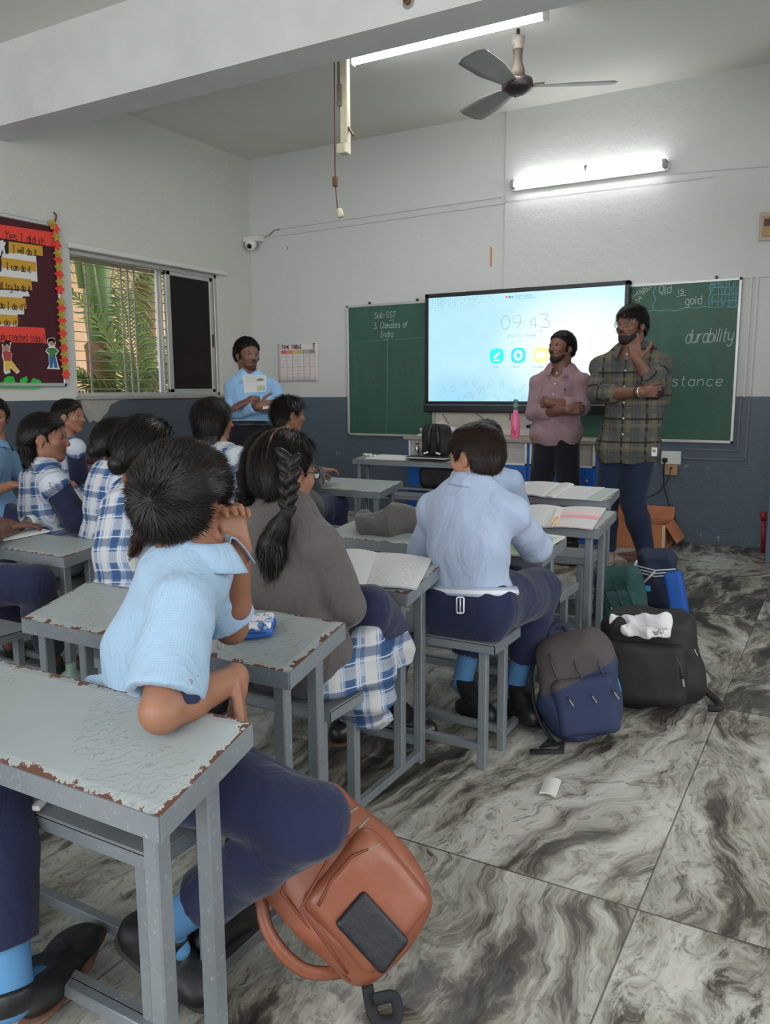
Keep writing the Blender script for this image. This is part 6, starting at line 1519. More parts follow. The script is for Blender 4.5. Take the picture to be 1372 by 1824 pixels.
tuft([at(262, 850, Y=1.62), at(262, 900, Y=1.60), at(252, 950, Y=1.59), at(238, 985, Y=1.60)], [.022, .024, .02, .008], hair_mat('reddish_black_hair', rgb(40, 26, 24), .45), g13.o, n=900)
g11 = girl('small girl in profile before the plaster patch, checked pinafore with navy sleeves', tuple(at(118, 886, Y=3.3)), (.5, .86), tuple(at(125, 742, Y=3.3)), (.90, .35, .02), 67, neck=tuple(at(120, 785, Y=3.29)), k=.95, H=.2,
    arms=dict(sR=np.array(at(140, 800, Y=3.22)), sL=np.array(at(110, 796, Y=3.36)), eR=np.array(at(142, 846, Y=3.3)), wR=np.array(at(172, 852, Y=3.5))), sleeve=1.18)
# boy at the left edge, and the pupils cut by the frame
kid('boy in dusty blue shirt cut off by the left edge, arm held out', (-4.12, 2.85, .50), (.8, .5), tuple(at(-10, 742, Y=2.9)), (.75, -.5, -.05), C_BLUE3, neck=tuple(at(-6, 795, Y=2.88)), seed=71,
    arms=dict(sR=np.array(at(-18, 828, Y=2.75)), sL=np.array(at(16, 815, Y=3.0)), eR=np.array(at(-28, 880, Y=2.7)), wR=np.array(at(22, 864, Y=2.72))), H=.205)
e15 = kid('pupil beyond the left edge turning a notebook page, dark trousers showing', (-2.98, 1.62, .51), (.35, .94), (-3.02, 1.70, 1.02), (.2, .97, -.1), C_BLUE2, skin=SK2, seed=77, arms=dict(sR=np.array((-2.88, 1.66, .83)), sL=np.array((-3.14, 1.74, .83)), eR=np.array(at(-30, 962, Y=1.86)), wR=np.array(at(14, 938, Y=2.02)),
    kR=np.array(at(62, 1040, Y=1.86)), aR=np.array(at(96, 1180, Z=.12)), tR=np.array(at(120, 1195, Z=.03)), kL=np.array(at(8, 1030, Y=1.95)), aL=np.array(at(20, 1150, Z=.12)), tL=np.array(at(50, 1160, Z=.03))), k=1.05)
J = child_pose((-1.62, .40, .50), (.5, .85), 5, head=(-1.70, .45, 1.02), kR=np.array(at(-22, 1385, Z=.49)), aR=np.array(at(18, 1778, Z=.15)), tR=np.array(at(166, 1672, Z=.05)), kL=np.array(at(-42, 1360, Z=.49)), aL=np.array(at(-5, 1590, Z=.12)), tL=np.array(at(45, 1600, Z=.04)), hipdir=(.86, -.5, 0))
e16 = Fig(J, H=.205, k=1.08); e16.body('person', 'pupil below the left edge of whom only navy trouser leg and black strapped shoe show', SK1, h=.006, hands=hands_def((.5, .85)))
e16.shirt(C_BLUE2, h=.008); e16.trousers(C_NAVY, o=.02, b=1.78, o2=.02, h=.005, seed=91); e16.cap(M_HAIR, n=800)
for q in 'LR': e16.sock(C_SOCK, q)
e16.shoe(C_BLACKSHOE, 'R', plain('tan_worn_sole', rgb(96, 66, 50), .7), heel=tuple(at(62, 1822, Z=.03)), up=(-.45, .25, .85), W=.05); e16.shoe(C_BLACKSHOE, 'L', C_SOLE)
# ================================================================ THE THREE STANDING MEN
def man_pose(x, y, f, h=1.70, sw=.185, **kw):
    f = np.array([f[0], f[1], 0.0]); f = _n(f); r = np.array([f[1], -f[0], 0]); u = np.array([0, 0, 1.0]); o = np.array([x, y, 0.0])
    J = dict(hip=o + u * h * .535, neck=o + u * h * .835, head=o + u * h * .925 + f * .02, hf=tuple(f), hu=(0, 0, 1)); J['mid'] = (J['hip'] + J['neck']) / 2 + f * .0
    for q, sg in (('R', 1), ('L', -1)):
        S = J['neck'] - u * .055 + r * sg * sw; J['s' + q] = S; J['e' + q] = S - u * .27 + r * sg * .06 + f * .05; J['w' + q] = J['e' + q] - u * .2 + f * .1
        J['k' + q] = o + u * h * .285 + r * sg * .11 + f * .02; J['a' + q] = o + u * .09 + r * sg * .13 - f * .03; J['t' + q] = J['a' + q] + f * .2 - u * .07
    J.update(kw); return J
C_MAUVE = cloth('mauve_shirt', rgb(140, 114, 118), wr=.35); C_MANBLUE = cloth('sky_blue_shirt', rgb(138, 176, 212), wr=.35)
C_JEANS = cloth('dark_blue_jeans', rgb(30, 40, 62), vary=.18); C_BLKTR = cloth('black_trousers', rgb(24, 24, 30)); GRN = rgb(82, 80, 70)
C_TARTAN = plaid('olive_grey_tartan', rgb(88, 84, 76), [(0, .10, rgb(34, 34, 34), .85), (.30, .55, rgb(70, 72, 74), .8), (.62, .645, rgb(44, 44, 42), .8), (.72, .86, rgb(104, 98, 82), .7)],
    [(0, .09, rgb(32, 32, 32), .85), (.28, .5, rgb(74, 76, 76), .7), (.58, .6, rgb(48, 48, 46), .8), (.7, .84, rgb(102, 96, 80), .6)], .15, .15)
WB = plain('white_button', rgb(210, 206, 200), .3)
def buttons(g, n, o, top=.02, step=.075, r=.0062, base=None):
    for i in range(n):
        c = g.J['neck'] * (1 - i * step / .5) + (g.J['hip']) * (i * step / .5) - g.up * top
        s_ = Soft(.005); g.torso(s_, o); ts = np.linspace(0, .35, 120); P = c[None] + g.front[None] * ts[:, None]; d = s_.evaluate(P.astype(f32)); j = int(np.argmax(d > 0)); q = P[j]
        MB().lathe(Vector(q) - Vector(g.front) * .002, [(r, 0), (r, .003), (r * .5, .004)], 12, axis=g.front).build('button', WB, g.o)
def placket(g, o, mat): pass
# mauve shirt, arms folded
mm = Fig(man_pose(-1.86, 5.80, (.05, -1), 1.66, sw=.17, head=np.array(at(1000, 620, Y=5.77)), neck=np.array(at(1001, 660, Y=5.80)), hf=(-.42, -.9, .16),
    sR=np.array(at(962, 684, Y=5.80)), sL=np.array(at(1036, 682, Y=5.78)), eR=np.array(at(950, 736, Y=5.76)), wR=np.array(at(1012, 730, Y=5.57)), eL=np.array(at(1037, 724, Y=5.74)), wL=np.array(at(976, 717, Y=5.60))), H=.232, k=1.22, depth=.62, fat=1.04, belly=1.18)
mm.body('person', 'bearded man in mauve shirt with folded arms before the screen', SK2, h=.005, hands={'R': dict(d=(.8, .6, .05), n=(0, 1, -.1), side=(0, 0, 1), L=.16, thumb=(.15, .1)), 'L': dict(d=(-.75, .65, -.1), n=(0, 1, -.2), side=(0, 0, 1), L=.16, thumb=(.15, .1))}, neckr=1.1)
mm.shirt(C_MAUVE, o=.020, sleeve=1.35, so=.016, so2=.022, hem=.10, fold=.009, seed=101, h=.006, freq=15, vneck=.02); mm.collar(C_MAUVE, fall=.034, point=.012, r=.052, open_=26)
buttons(mm, 6, .022, step=.085); mm.trousers(C_BLKTR, o=.016, b=1.98, h=.007, seed=102)
for q in 'LR': mm.shoe(C_BLACKSHOE, q, C_SOLE, L=.27, W=.045)
mm.cap(M_HAIR, th=.035, nape=-.22, fore=.27, n=3500, length=.015, lift=.45, wid=.0014, top=.02, ears=.7); mm.beard(th=.006, top=-.12, mat=plain('short_beard', rgb(30, 22, 20), .7)); mm.brows(wid=1.2); eyes(mm.J['head'], mm.R, mm.H, mm.o, (-.1, 1, .1))
lb = Soft(.003); q_ = mm.J['neck'] * .7 + mm.J['hip'] * .3 - mm.lat * .075; s_ = Soft(.005); mm.torso(s_, .022); P = q_[None] + mm.front[None] * np.linspace(0, .35, 120)[:, None]; d = s_.evaluate(P.astype(f32)); q_ = P[int(np.argmax(d > 0))]
MB().box(Vector(q_), (.009, .004, .02), None, .002).build('embroidered_emblem', plain('emblem_thread', rgb(34, 28, 40), .8), mm.o)
# tartan shirt, hand on chin
mt_ = Fig(man_pose(-1.22, 5.53, (0, -1), 1.76, sw=.205, head=np.array(at(1124, 580, Y=5.50)), neck=np.array(at(1124, 626, Y=5.52)), hf=(-.36, -.93, .04),
    sR=np.array(at(1074, 655, Y=5.52)), sL=np.array(at(1175, 652, Y=5.52)), eR=np.array(at(1063, 702, Y=5.44)), wR=np.array(at(1143, 698, Y=5.27)), eL=np.array(at(1166, 694, Y=5.38)), wL=np.array(at(1135, 640, Y=5.26)),
    hip=np.array(at(1118, 800, Y=5.53)), kL=np.array(at(1128, 895, Y=5.52)), aL=np.array(at(1152, 988, Y=5.52)), tL=np.array(at(1163, 1016, Y=5.34)), kR=np.array(at(1078, 900, Y=5.55)), aR=np.array(at(1082, 985, Y=5.56)), tR=np.array(at(1078, 1008, Y=5.40))), H=.245, k=1.34, depth=.66, fat=1.1, belly=1.2)
mt_.body('person', 'bearded man in glasses and olive tartan shirt, hand on his chin', SK2, h=.005, neckr=1.15, hands={'R': dict(d=(.8, .55, .0), n=(0, .9, .2), side=(0, 0, 1), L=.18, curl=(.3, .4, .3), thumb=(.15, .1)),
    'L': dict(d=(-.25, .10, 1), n=(-.25, .8, -.1), side=(.9, -.1, .3), L=.19, curls=[(.15, .25, .15), (1.0, 1.2, .7), (1.1, 1.3, .7), (1.2, 1.3, .7)], thumb=(.75, .05))})
mt_.shirt(C_TARTAN, o=.022, sleeve=1.36, so=.018, so2=.024, hem=.09, fold=.009, seed=111, h=.006, freq=14, vneck=.02); mt_.collar(C_TARTAN, fall=.036, point=.016, r=.052, open_=26)
buttons(mt_, 6, .024, step=.08); mt_.trousers(C_JEANS, o=.012, b=1.96, h=.007, seed=112, o2=.014)
M_TAN = plain('tan_trainer', rgb(140, 122, 104), .8, vary=.12, vscale=25)
for q in 'LR': mt_.shoe(M_TAN, q, plain('cream_sole', rgb(176, 160, 138), .8), L=.27, W=.047)
mt_.cap(M_HAIR, th=.055, nape=-.28, fore=.27, n=4500, length=.035, lift=.25, wid=.0013, top=.03, whorl=(0, -.2, .5), fringe=1, ears=.7); mt_.beard(th=.013, top=-.10, mat=plain('full_beard', rgb(22, 17, 16), .7)); mt_.brows(wid=1.2); eyes(mt_.J['head'], mt_.R, mt_.H, mt_.o)
mt_.glasses(plain('thin_metal_frame', rgb(120, 104, 84), .3, .8))
W_ = mt_.J['wR']; E_ = mt_.J['eR']; ax = _n(W_ - E_)
MB().lathe(Vector(W_ - ax * .035), [(.036, 0), (.037, .004), (.036, .008)], 20, axis=ax).build('black_thread', plain('black_band', rgb(22, 18, 22), .8), mt_.o)
MB().lathe(Vector(W_ - ax * .012), [(.036, 0), (.038, .006), (.036, .012)], 20, axis=ax).build('bracelet', plain('silver_bracelet', rgb(190, 180, 176), .25, .8), mt_.o)
p = at(1166, 800, Y=5.30); idc = MB(); idc.boxab((p.x - .017, p.y, p.z - .045), (p.x + .017, p.y + .003, p.z + .01), .001); ic = idc.build('id_card', M_PAPER, mt_.o)
MB().boxab((p.x - .010, p.y - .001, p.z - .02), (p.x + .008, p.y + .001, p.z - .002)).build('id_photo', plain('card_print', rgb(120, 130, 150), .6), ic)
MB().tube([(p.x, p.y, p.z + .01), (p.x + .006, p.y, p.z + .03), (p.x - .004, p.y + .01, p.z + .05), (p.x, p.y + .05, p.z + .10)], .003, 6).build('strap', plain('card_strap', rgb(90, 90, 96), .6), mt_.o)
# sky blue shirt by the corner, papers in his arms
ml = Fig(man_pose(-3.93, 4.84, (.78, -.62), 1.66, sw=.178, head=np.array(at(441, 632, Y=4.86)), neck=np.array(at(446, 672, Y=4.88)), hf=(.93, -.36, -.02),
    sR=np.array(at(416, 694, Y=4.80)), sL=np.array(at(484, 694, Y=4.97)), eR=np.array(at(412, 735, Y=4.72)), wR=np.array(at(462, 724, Y=4.60)), eL=np.array(at(490, 724, Y=4.88)), wL=np.array(at(448, 712, Y=4.62))), H=.24, k=1.24, depth=.68, fat=1.1, belly=1.1)
ml.body('person', 'man with moustache in sky blue shirt holding papers near the window', SK2, h=.005, neckr=1.1, hands={'L': dict(d=(-.75, -.45, -.35), n=(.3, .6, -.5), side=(-.2, 0, 1), L=.19, curl=(.15, .25, .2)), 'R': dict(d=(.7, .6, .1), n=(-.5, .6, 0), side=(0, 0, 1), L=.18)})
ml.shirt(C_MANBLUE, o=.022, sleeve=1.92, so=.018, so2=.02, hem=-.06, tuck=True, fold=.009, seed=121, h=.006, freq=15, vneck=.02); ml.collar(C_MANBLUE, fall=.036, point=.016, r=.052, open_=26)
ml.trousers(C_BLKTR, o=.016, b=1.98, h=.007, seed=122, waist=.07)
bt = Soft(.0045); ml.torso(bt, .03); bt.inter(plane(ml.J['hip'] + ml.up * .045, -ml.up), .001); bt.inter(plane(ml.J['hip'] + ml.up * .082, ml.up), .001); soft_obj('belt', bt, plain('black_belt', rgb(24, 24, 26), .3), ml.o, 0)
for q in 'LR': ml.shoe(C_BLACKSHOE, q, C_SOLE, L=.27, W=.045)
ml.cap(M_HAIR, th=.045, nape=-.22, fore=.27, n=3500, length=.02, lift=.45, wid=.0014, top=.02, ears=.7); ml.beard(full=True, th=.004, mat=plain('stubble', rgb(62, 42, 34), .8)); ml.beard(full=False, th=.01); ml.brows(wid=1.1); eyes(ml.J['head'], ml.R, ml.H, ml.o, (.2, 1, 0))

c0, c1, c2, c3 = [at(u, v, Y=4.60) for u, v in ((436, 700), (474, 697), (474, 668), (432, 668))]
t = thing('paper_sheaf', 'white printed papers held against the sky blue shirt', 'papers', c0)
o = MB().add([c0, c1, c2, c3] + [p + Vector((-.008, .006, 0)) for p in (c0, c1, c2, c3)], [(0, 1, 2, 3), (7, 6, 5, 4), (0, 4, 5, 1), (1, 5, 6, 2), (2, 6, 7, 3), (3, 7, 4, 0)]).build('top_sheet', M_PAPER, t)
f3 = lambda a, b: c0 + (c1 - c0) * a + (c3 - c0) * b + Vector((.002, -.003, 0))
m = MB()
for k in range(6): stroke_quads(m, [(.12, .9 - k * .07), (.6 + .25 * (k % 2), .9 - k * .07)], .012, f3)
m.build('printed_lines', plain('pale_print', rgb(160, 160, 166), .8), t)
m = MB(); m.add([f3(.62, .62), f3(.95, .60), f3(.95, .68), f3(.80, .74), f3(.66, .69)], [(0, 1, 2, 3, 4)]); m.build('printed_emblem', plain('grey_print', rgb(110, 120, 126), .8), t)
m = MB(); m.add([f3(.60, .06), f3(.97, .08), f3(.97, .34), f3(.60, .34)], [(0, 1, 2, 3)]); m.build('printed_picture', plain('sage_print', rgb(170, 186, 158), .8), t)
c = [at(u, v, Y=4.60) for u, v in ((444, 731), (487, 727), (487, 722), (446, 726))]
o = MB().add(c + [p + Vector((-.01, .03, .0)) for p in c], [(0, 1, 2, 3), (7, 6, 5, 4), (0, 4, 5, 1), (1, 5, 6, 2), (2, 6, 7, 3), (3, 7, 4, 0)]).build('bottom_edge', M_PAPER, t)
# ================================================================ THINGS ON THE DESKS
def desk_z(d, y):
    t = {1: (.766, .972, .61, .672), 2: (1.333, 1.555, .61, .663), 3: (2.047, 2.275, .61, .653), 4: (2.73, 3.01, .61, .642), 5: (3.395, 3.70, .61, .651), 6: (4.31, 4.53, .61, .65), 7: (1.923, 2.13, .61, .634), 8: (3.68, 4.20, .61, .65), 9: (4.09, 4.37, .61, .648), 10: (5.79, 6.02, .63, .655)}[d]
    return t[2] + (t[3] - t[2]) * (y - t[0]) / (t[1] - t[0])
def desk_frame(d):
    t = {1: (.766, .972, .61, .672), 2: (1.333, 1.555, .61, .663), 3: (2.047, 2.275, .61, .653), 4: (2.73, 3.01, .61, .642), 5: (3.395, 3.70, .61, .651), 6: (4.31, 4.53, .61, .65), 7: (1.923, 2.13, .61, .634), 8: (3.68, 4.20, .61, .65), 9: (4.09, 4.37, .61, .648), 10: (5.79, 6.02, .63, .655)}[d]
    sl = (t[3] - t[2]) / (t[1] - t[0]); u = Vector((0, 1, sl)).normalized(); n = Vector((0, -sl, 1)).normalized(); return u, n
def paper_mat(name, kind='ruled', base=rgb(206, 206, 204)):
    if name in MATS: return MATS[name]
    m, t, b = newmat(name); s = t.n('SeparateXYZ', ins={0: t.n('TexCoord').outputs['UV']}); c = base; u, v = s.outputs[0], s.outputs[1]
    if kind in ('ruled', 'written'):
        ln = t.math('LESS_THAN', t.math('FRACT', t.math('MULTIPLY', v, 26)), .10); c = t.mix(t.math('MULTIPLY', ln, .35), c, rgb(130, 150, 190))
    if kind == 'written':
        fr = t.math('FRACT', t.math('MULTIPLY', v, 26)); nz = t.noise(t.coords('UV', scale=(70, 26, 1)), 1.0, 3, .6)
        ink_ = t.math('MULTIPLY', t.math('MULTIPLY', t.math('GREATER_THAN', nz.outputs[0], .54), t.math('GREATER_THAN', fr, .25)), t.math('LESS_THAN', fr, .8))
        mk = t.math('MULTIPLY', t.math('MULTIPLY', t.math('GREATER_THAN', u, .08), t.math('LESS_THAN', u, .9)), t.math('GREATER_THAN', t.noise(t.coords('UV', scale=(3, 8, 1)), 2, 2, .5).outputs[0], .42))
        c = t.mix(t.math('MULTIPLY', t.math('MULTIPLY', ink_, mk), .4), c, rgb(84, 90, 130))
    if kind == 'print':
        fr = t.math('FRACT', t.math('MULTIPLY', v, 30)); nz = t.noise(t.coords('UV', scale=(80, 30, 1)), 1.0, 2, .6)
        ink_ = t.math('MULTIPLY', t.math('GREATER_THAN', nz.outputs[0], .5), t.math('GREATER_THAN', fr, .45)); mk = t.math('MULTIPLY', t.math('GREATER_THAN', u, .1), t.math('LESS_THAN', u, .9))
        c = t.mix(t.math('MULTIPLY', t.math('MULTIPLY', ink_, mk), .45), c, rgb(90, 90, 94))
    if kind == 'pink':
        for (a, e, col) in ((.40, .56, rgb(226, 150, 160)), (.62, .72, rgb(232, 190, 190))):
            c = t.mix(t.math('MULTIPLY', t.math('MULTIPLY', t.math('MULTIPLY', t.math('GREATER_THAN', v, a), t.math('LESS_THAN', v, e)), t.math('GREATER_THAN', u, .12)), .85), c, col)
        ln = t.math('LESS_THAN', t.math('FRACT', t.math('MULTIPLY', v, 16)), .12); c = t.mix(t.math('MULTIPLY', ln, .4), c, rgb(200, 120, 140))
    if kind == 'map':
        nz = t.noise(t.coords('UV'), 3.0, 4, .6); col = t.ramp(nz.outputs[0], [(.35, rgb(120, 176, 196)), (.48, rgb(150, 200, 190)), (.52, rgb(196, 206, 120)), (.62, rgb(218, 214, 150)), (.72, rgb(170, 196, 140))])
        mk = t.math('MULTIPLY', t.math('MULTIPLY', t.math('GREATER_THAN', u, .06), t.math('LESS_THAN', u, .94)), t.math('MULTIPLY', t.math('GREATER_THAN', v, .08), t.math('LESS_THAN', v, .9))); c = t.mix(mk, c, col)
    t.link(c, b.inputs['Base Color']); b.inputs['Roughness'].default_value = .8; MATS[name] = m; return m
def sheet(name, c4, mat, parent=None, th=.0015, bulge=.0, n=10, n_up=Vector((0, 0, 1))):
    """four world corners (near-left, near-right, far-right, far-left); slight bulge; solid with thickness, UV mapped"""
    a, b, c, d = [Vector(q) for q in c4]; V = []; U = []
    for j in range(n + 1):
        for i in range(n + 1):
            u, v = i / n, j / n; p = a.lerp(b, u).lerp(d.lerp(c, u), v); p = p + n_up * bulge * math.sin(math.pi * u) ; V.append(p); U.append((u, v))
    F = [(j * (n + 1) + i, j * (n + 1) + i + 1, (j + 1) * (n + 1) + i + 1, (j + 1) * (n + 1) + i) for j in range(n) for i in range(n)]
    N = len(V); V2 = V + [p - n_up * th for p in V]; F2 = F + [tuple(N + q for q in f[::-1]) for f in F]
    rim = list(range(n)) + [j * (n + 1) + n for j in range(n)] + [n * (n + 1) + i for i in range(n, 0, -1)] + [j * (n + 1) for j in range(n, 0, -1)]
    F2 += [(rim[(k + 1) % len(rim)], rim[k], N + rim[k], N + rim[(k + 1) % len(rim)]) for k in range(len(rim))]
    me = bpy.data.meshes.new(name); me.from_pydata([tuple(p) for p in V2], [], F2); uv = me.uv_layers.new(name='UVMap'); UU = U + U
    for l in me.loops: uv.data[l.index].uv = UU[l.vertex_index]
    me.update(); o = link_obj(name, me, mat, parent); return o
DY1 = {1: .97, 2: 1.55, 3: 2.29, 4: 3.02, 5: 3.71, 6: 4.55, 7: 2.14, 8: 4.22, 9: 4.38, 10: 6.03}
DY0 = {1: (.766, .61), 2: (1.333, .61), 3: (2.047, .61), 4: (2.73, .61), 5: (3.395, .61), 6: (4.31, .61), 7: (1.923, .61), 8: (3.68, .61), 9: (4.09, .61), 10: (5.79, .63)}
def px4(d, pts, lift=.002):
    out = []
    u_, n_ = desk_frame(d); y0, z0 = DY0[d]; P0 = Vector((0, y0, z0)) + n_ * lift
    for (u, v) in pts:
        dr = CF * F_PX + CR * (u - 686) - CU * (v - 912); C0 = Vector((0, 0, CAMH)); P = C0 + dr * ((P0 - C0).dot(n_) / dr.dot(n_))
        if P.y > DY1[d]: P = at(u, v, Y=DY1[d]); P.z = desk_z(d, DY1[d]) + lift
        out.append(P)
    return out
def open_book(name, label, d, pl, pr_, ml_, mr, th=.008, group=None):
    """open notebook: left and right pages given by pixel corners (near-left, near-right, far-right, far-left)"""
    u_, n_ = desk_frame(d); c = px4(d, [pl[0]])[0]
    t = thing(name, label, 'notebook', c, group=group)
    for pts, m, nm in ((pl, ml_, 'left_page'), (pr_, mr, 'right_page')):
        q = px4(d, pts, .003 + th); o = sheet(nm, q, m, t, th=th, bulge=.006, n_up=n_); 
    return t
P_WR = paper_mat('handwritten_page', 'written'); P_PR = paper_mat('printed_page', 'print'); P_PK = paper_mat('pink_lined_page', 'pink'); P_MAP = paper_mat('map_page', 'map'); P_BL = paper_mat('ruled_page', 'ruled')
open_book('notebook', 'open handwritten notebook on the desk in front of the hoodie girl', 3, [(585, 1032), (652, 1043), (672, 975), (612, 968)], [(652, 1045), (741, 1048), (770, 994), (672, 976)], P_BL, P_WR, .006)
open_book('textbook', 'open book with a coloured map page under the belted boy\'s arm', 4, [(800, 985), (862, 989), (900, 950), (840, 945)], [(862, 989), (948, 991), (1007, 955), (905, 949)], P_PR, P_MAP, .006)
open_book('notebook', 'notebook with pink highlighted rows open on the fourth desk', 5, [(930, 930), (968, 938), (1003, 903), (945, 899)], [(968, 938), (1055, 942), (1080, 905), (1003, 903)], P_WR, P_PK, .005)
# pencil and eraser strip on the pink notebook
u_, n_ = desk_frame(5); a, b = px4(5, [(987, 932), (998, 906)], .012)
t = thing('pencil_box', 'narrow white and pink plastic ruler case lying on the pink notebook', 'ruler', a)
MB().beam(a, b, .03, .006, up=n_, bev=.002).build('case', plain('white_pink_plastic', rgb(222, 206, 206), .4, vary=.12, vscale=60), t)
a, b = px4(5, [(986, 934), (993, 922)], .019); t = thing('pencil', 'short yellow pencil beside the ruler case', 'pencil', a); MB().cyl(a, b, .006, n=8).build('shaft', plain('yellow_pencil', rgb(226, 178, 92), .5), t); MB().cyl(a - (b - a) * .25, a, .001, .006, 8).build('tip', plain('pencil_wood', rgb(226, 196, 160), .7), t)
# papers on the last desk
open_book('notebook', 'open white notebook at the left of the farthest right desk', 6, [(925, 880), (968, 884), (1000, 860), (935, 858)], [(968, 884), (985, 885), (1023, 862), (1000, 860)], P_PR, P_PR, .008)
o = sheet('worksheet', px4(6, [(968, 886), (1040, 890), (1078, 868), (1024, 865)], .004), P_WR); tag(o, 'handwritten sheet between the notebook and the booklet on the farthest desk', 'paper')
o = sheet('booklet', px4(6, [(1040, 890), (1072, 892), (1103, 871), (1078, 869)], .004), paper_mat('grey_print_page', 'print', rgb(178, 188, 186)), th=.003); tag(o, 'greyish booklet at the right end of the farthest desk', 'booklet')
# left notebook with the turning page
u7, n7 = desk_frame(7); t = open_book('notebook', 'notebook at the left edge with a page being turned over', 7, [(-90, 965), (0, 958), (48, 937), (-30, 935)], [(0, 963), (6, 962), (88, 936), (48, 936)], paper_mat('pale_green_page', 'ruled', rgb(196, 206, 190)), P_BL, .006)
q = px4(7, [(45, 938), (68, 934)], .01); c = (q[0] + q[1]) / 2
def curl(u, v): a = -.6 + 3.6 * u; return c + Vector((.9, .35, 0)).normalized() * (.028 * math.cos(a)) + Vector((0, 0, .028 + .028 * math.sin(a))) + Vector((-.35, .9, 0)) * (v - .5) * .07
o = MB().grid(curl, 14, 3).build('turning_page', M_PAPER, t); solidify(o, .001)
# red folder with black cloth on the desk of the small girl
q = px4(8, [(150, 842), (182, 838), (188, 826), (158, 827)], .006)
o = sheet('folder', px4(8, [(150, 842), (184, 836), (189, 829), (158, 831)], .01), plain('red_folder', rgb(190, 60, 50), .6), th=.008); tag(o, 'red folder in front of the small girl by the wall', 'folder')
s_ = Soft(.006); c = at(172, 822, Y=o.data.vertices[60].co.y); s_.flat(c - CR * .05, c + CR * .06, .03, .025, (0, 0, 1), .8); s_.disp.append(folds(77, 60, .006)); o = soft_obj('pencil_pouch', s_, plain('black_red_pattern', rgb(52, 24, 26), .8, vary=.9, vscale=60)); tag(o, 'dark patterned pouch lying on the red folder', 'pouch')
o = sheet('paper_sheet', px4(8, [(122, 846), (148, 843), (158, 838), (132, 841)], .003), M_PAPER); tag(o, 'white sheet under the small girl\'s navy sleeve', 'paper')
# pencil case with printed lid
q = px4(2, [(452, 1128)], .003)[0]; R2 = rotm(CR * 1.0 + Vector((0, 0, .0)), (-.3, .9, .2)); u2, n2 = desk_frame(2); ax = Vector((CR.x, CR.y, 0)).normalized(); ay = n2.cross(ax); R2 = Matrix((ax, ay, n2)).transposed()
t = thing('pencil_case', 'blue oval zip pencil case with a printed white lid on the chipped desk', 'pencil case', q)
rr2 = np.array(R2)
s_ = Soft(.003); s_.box(Vector(q) + n2 * .013, rr2, (.052, .036, .013), .012); soft_obj('case_body', s_, plain('blue_fabric_case', rgb(40, 92, 172), .5, vary=.15, vscale=20), t, 1)
m_, tt_, b_ = newmat('printed_lid'); co = tt_.coords('Object'); nz = tt_.noise(co, 45, 3, .55, 1.2); tt_.link(tt_.ramp(nz.outputs[0], [(.0, rgb(216, 214, 222)), (.52, rgb(212, 210, 220)), (.56, rgb(90, 130, 180)), (.66, rgb(60, 84, 130)), (.72, rgb(50, 46, 60))]), b_.inputs['Base Color']); b_.inputs['Roughness'].default_value = .4
s_ = Soft(.003); s_.box(Vector(q) + n2 * .028, rr2, (.050, .034, .009), .009); soft_obj('lid', s_, m_, t, 1)
z_ = MB(); z_.tube([Vector(q) + n2 * .021 + ax * (.053 * math.copysign(abs(math.cos(a)) ** .5, math.cos(a))) + ay * (.037 * math.copysign(abs(math.sin(a)) ** .5, math.sin(a))) for a in np.linspace(0, 2 * math.pi, 41)], .0018, 6); z_.build('zip', plain('navy_zip', rgb(30, 50, 100), .5), t)
p = at(393, 1146, Z=.665); s_ = MB(); s_.tube([p + CR * a * .005 + CU * b_ * .011 for a, b_ in ((-1, -1), (1, -1), (1.2, 0), (1, 1), (-1, 1), (-1.2, 0), (-1, -1))], .0022, 6); s_.build('zip_pull', plain('silver_zip_pull', rgb(220, 214, 214), .3, .5), t)
# laptop-thin black notebook, papers, bottle and backpack on the white edged desk
q = at(700, 815, Y=5.88); q.z = desk_z(10, 5.88)
o = sheet('paper_stack', [Vector((-3.50, 5.80, .645)), Vector((-3.12, 5.80, .645)), Vector((-3.08, 5.96, .66)), Vector((-3.45, 5.98, .662))], M_PAPER, th=.012); tag(o, 'low stack of papers at the left of the white edged desk', 'papers')
s_ = Soft(.005); s_.flat((-3.54, 5.86, .665), (-3.44, 5.86, .66), .018, .014, (0, 0, 1), .7); s_.disp.append(folds(81, 70, .006)); o = soft_obj('crumpled_paper', s_, M_PAPER); tag(o, 'crumpled paper at the left end of the white edged desk', 'paper')
t = thing('notebook', 'closed dark notebook lying in front of the black backpack', 'notebook', (-2.95, 5.83, .65)); MB().box((-2.93, 5.84, .653), (.36, .12, .006), None, .001).box((-2.93, 5.84, .661), (.355, .115, .009), None, .001, 1).box((-2.93, 5.84, .669), (.36, .12, .005), None, .001).build('cover', [plain('black_cover', rgb(32, 28, 30), .5), M_PAPER], t)
t = thing('steel_bottle', 'slim steel water bottle standing on the white edged desk', 'bottle', (-3.11, 5.98, .656)); zb = .656
MB().lathe((-3.11, 5.99, zb), [(.018, 0), (.022, .003), (.022, .07), (.017, .09), (.012, .095)], 20).build('body', plain('brushed_steel', rgb(170, 166, 160), .25, .9), t); MB().lathe((-3.11, 5.99, zb + .095), [(.013, 0), (.013, .028), (.010, .032)], 16).build('cap', plain('brushed_cap', rgb(150, 146, 140), .3, .9), t)
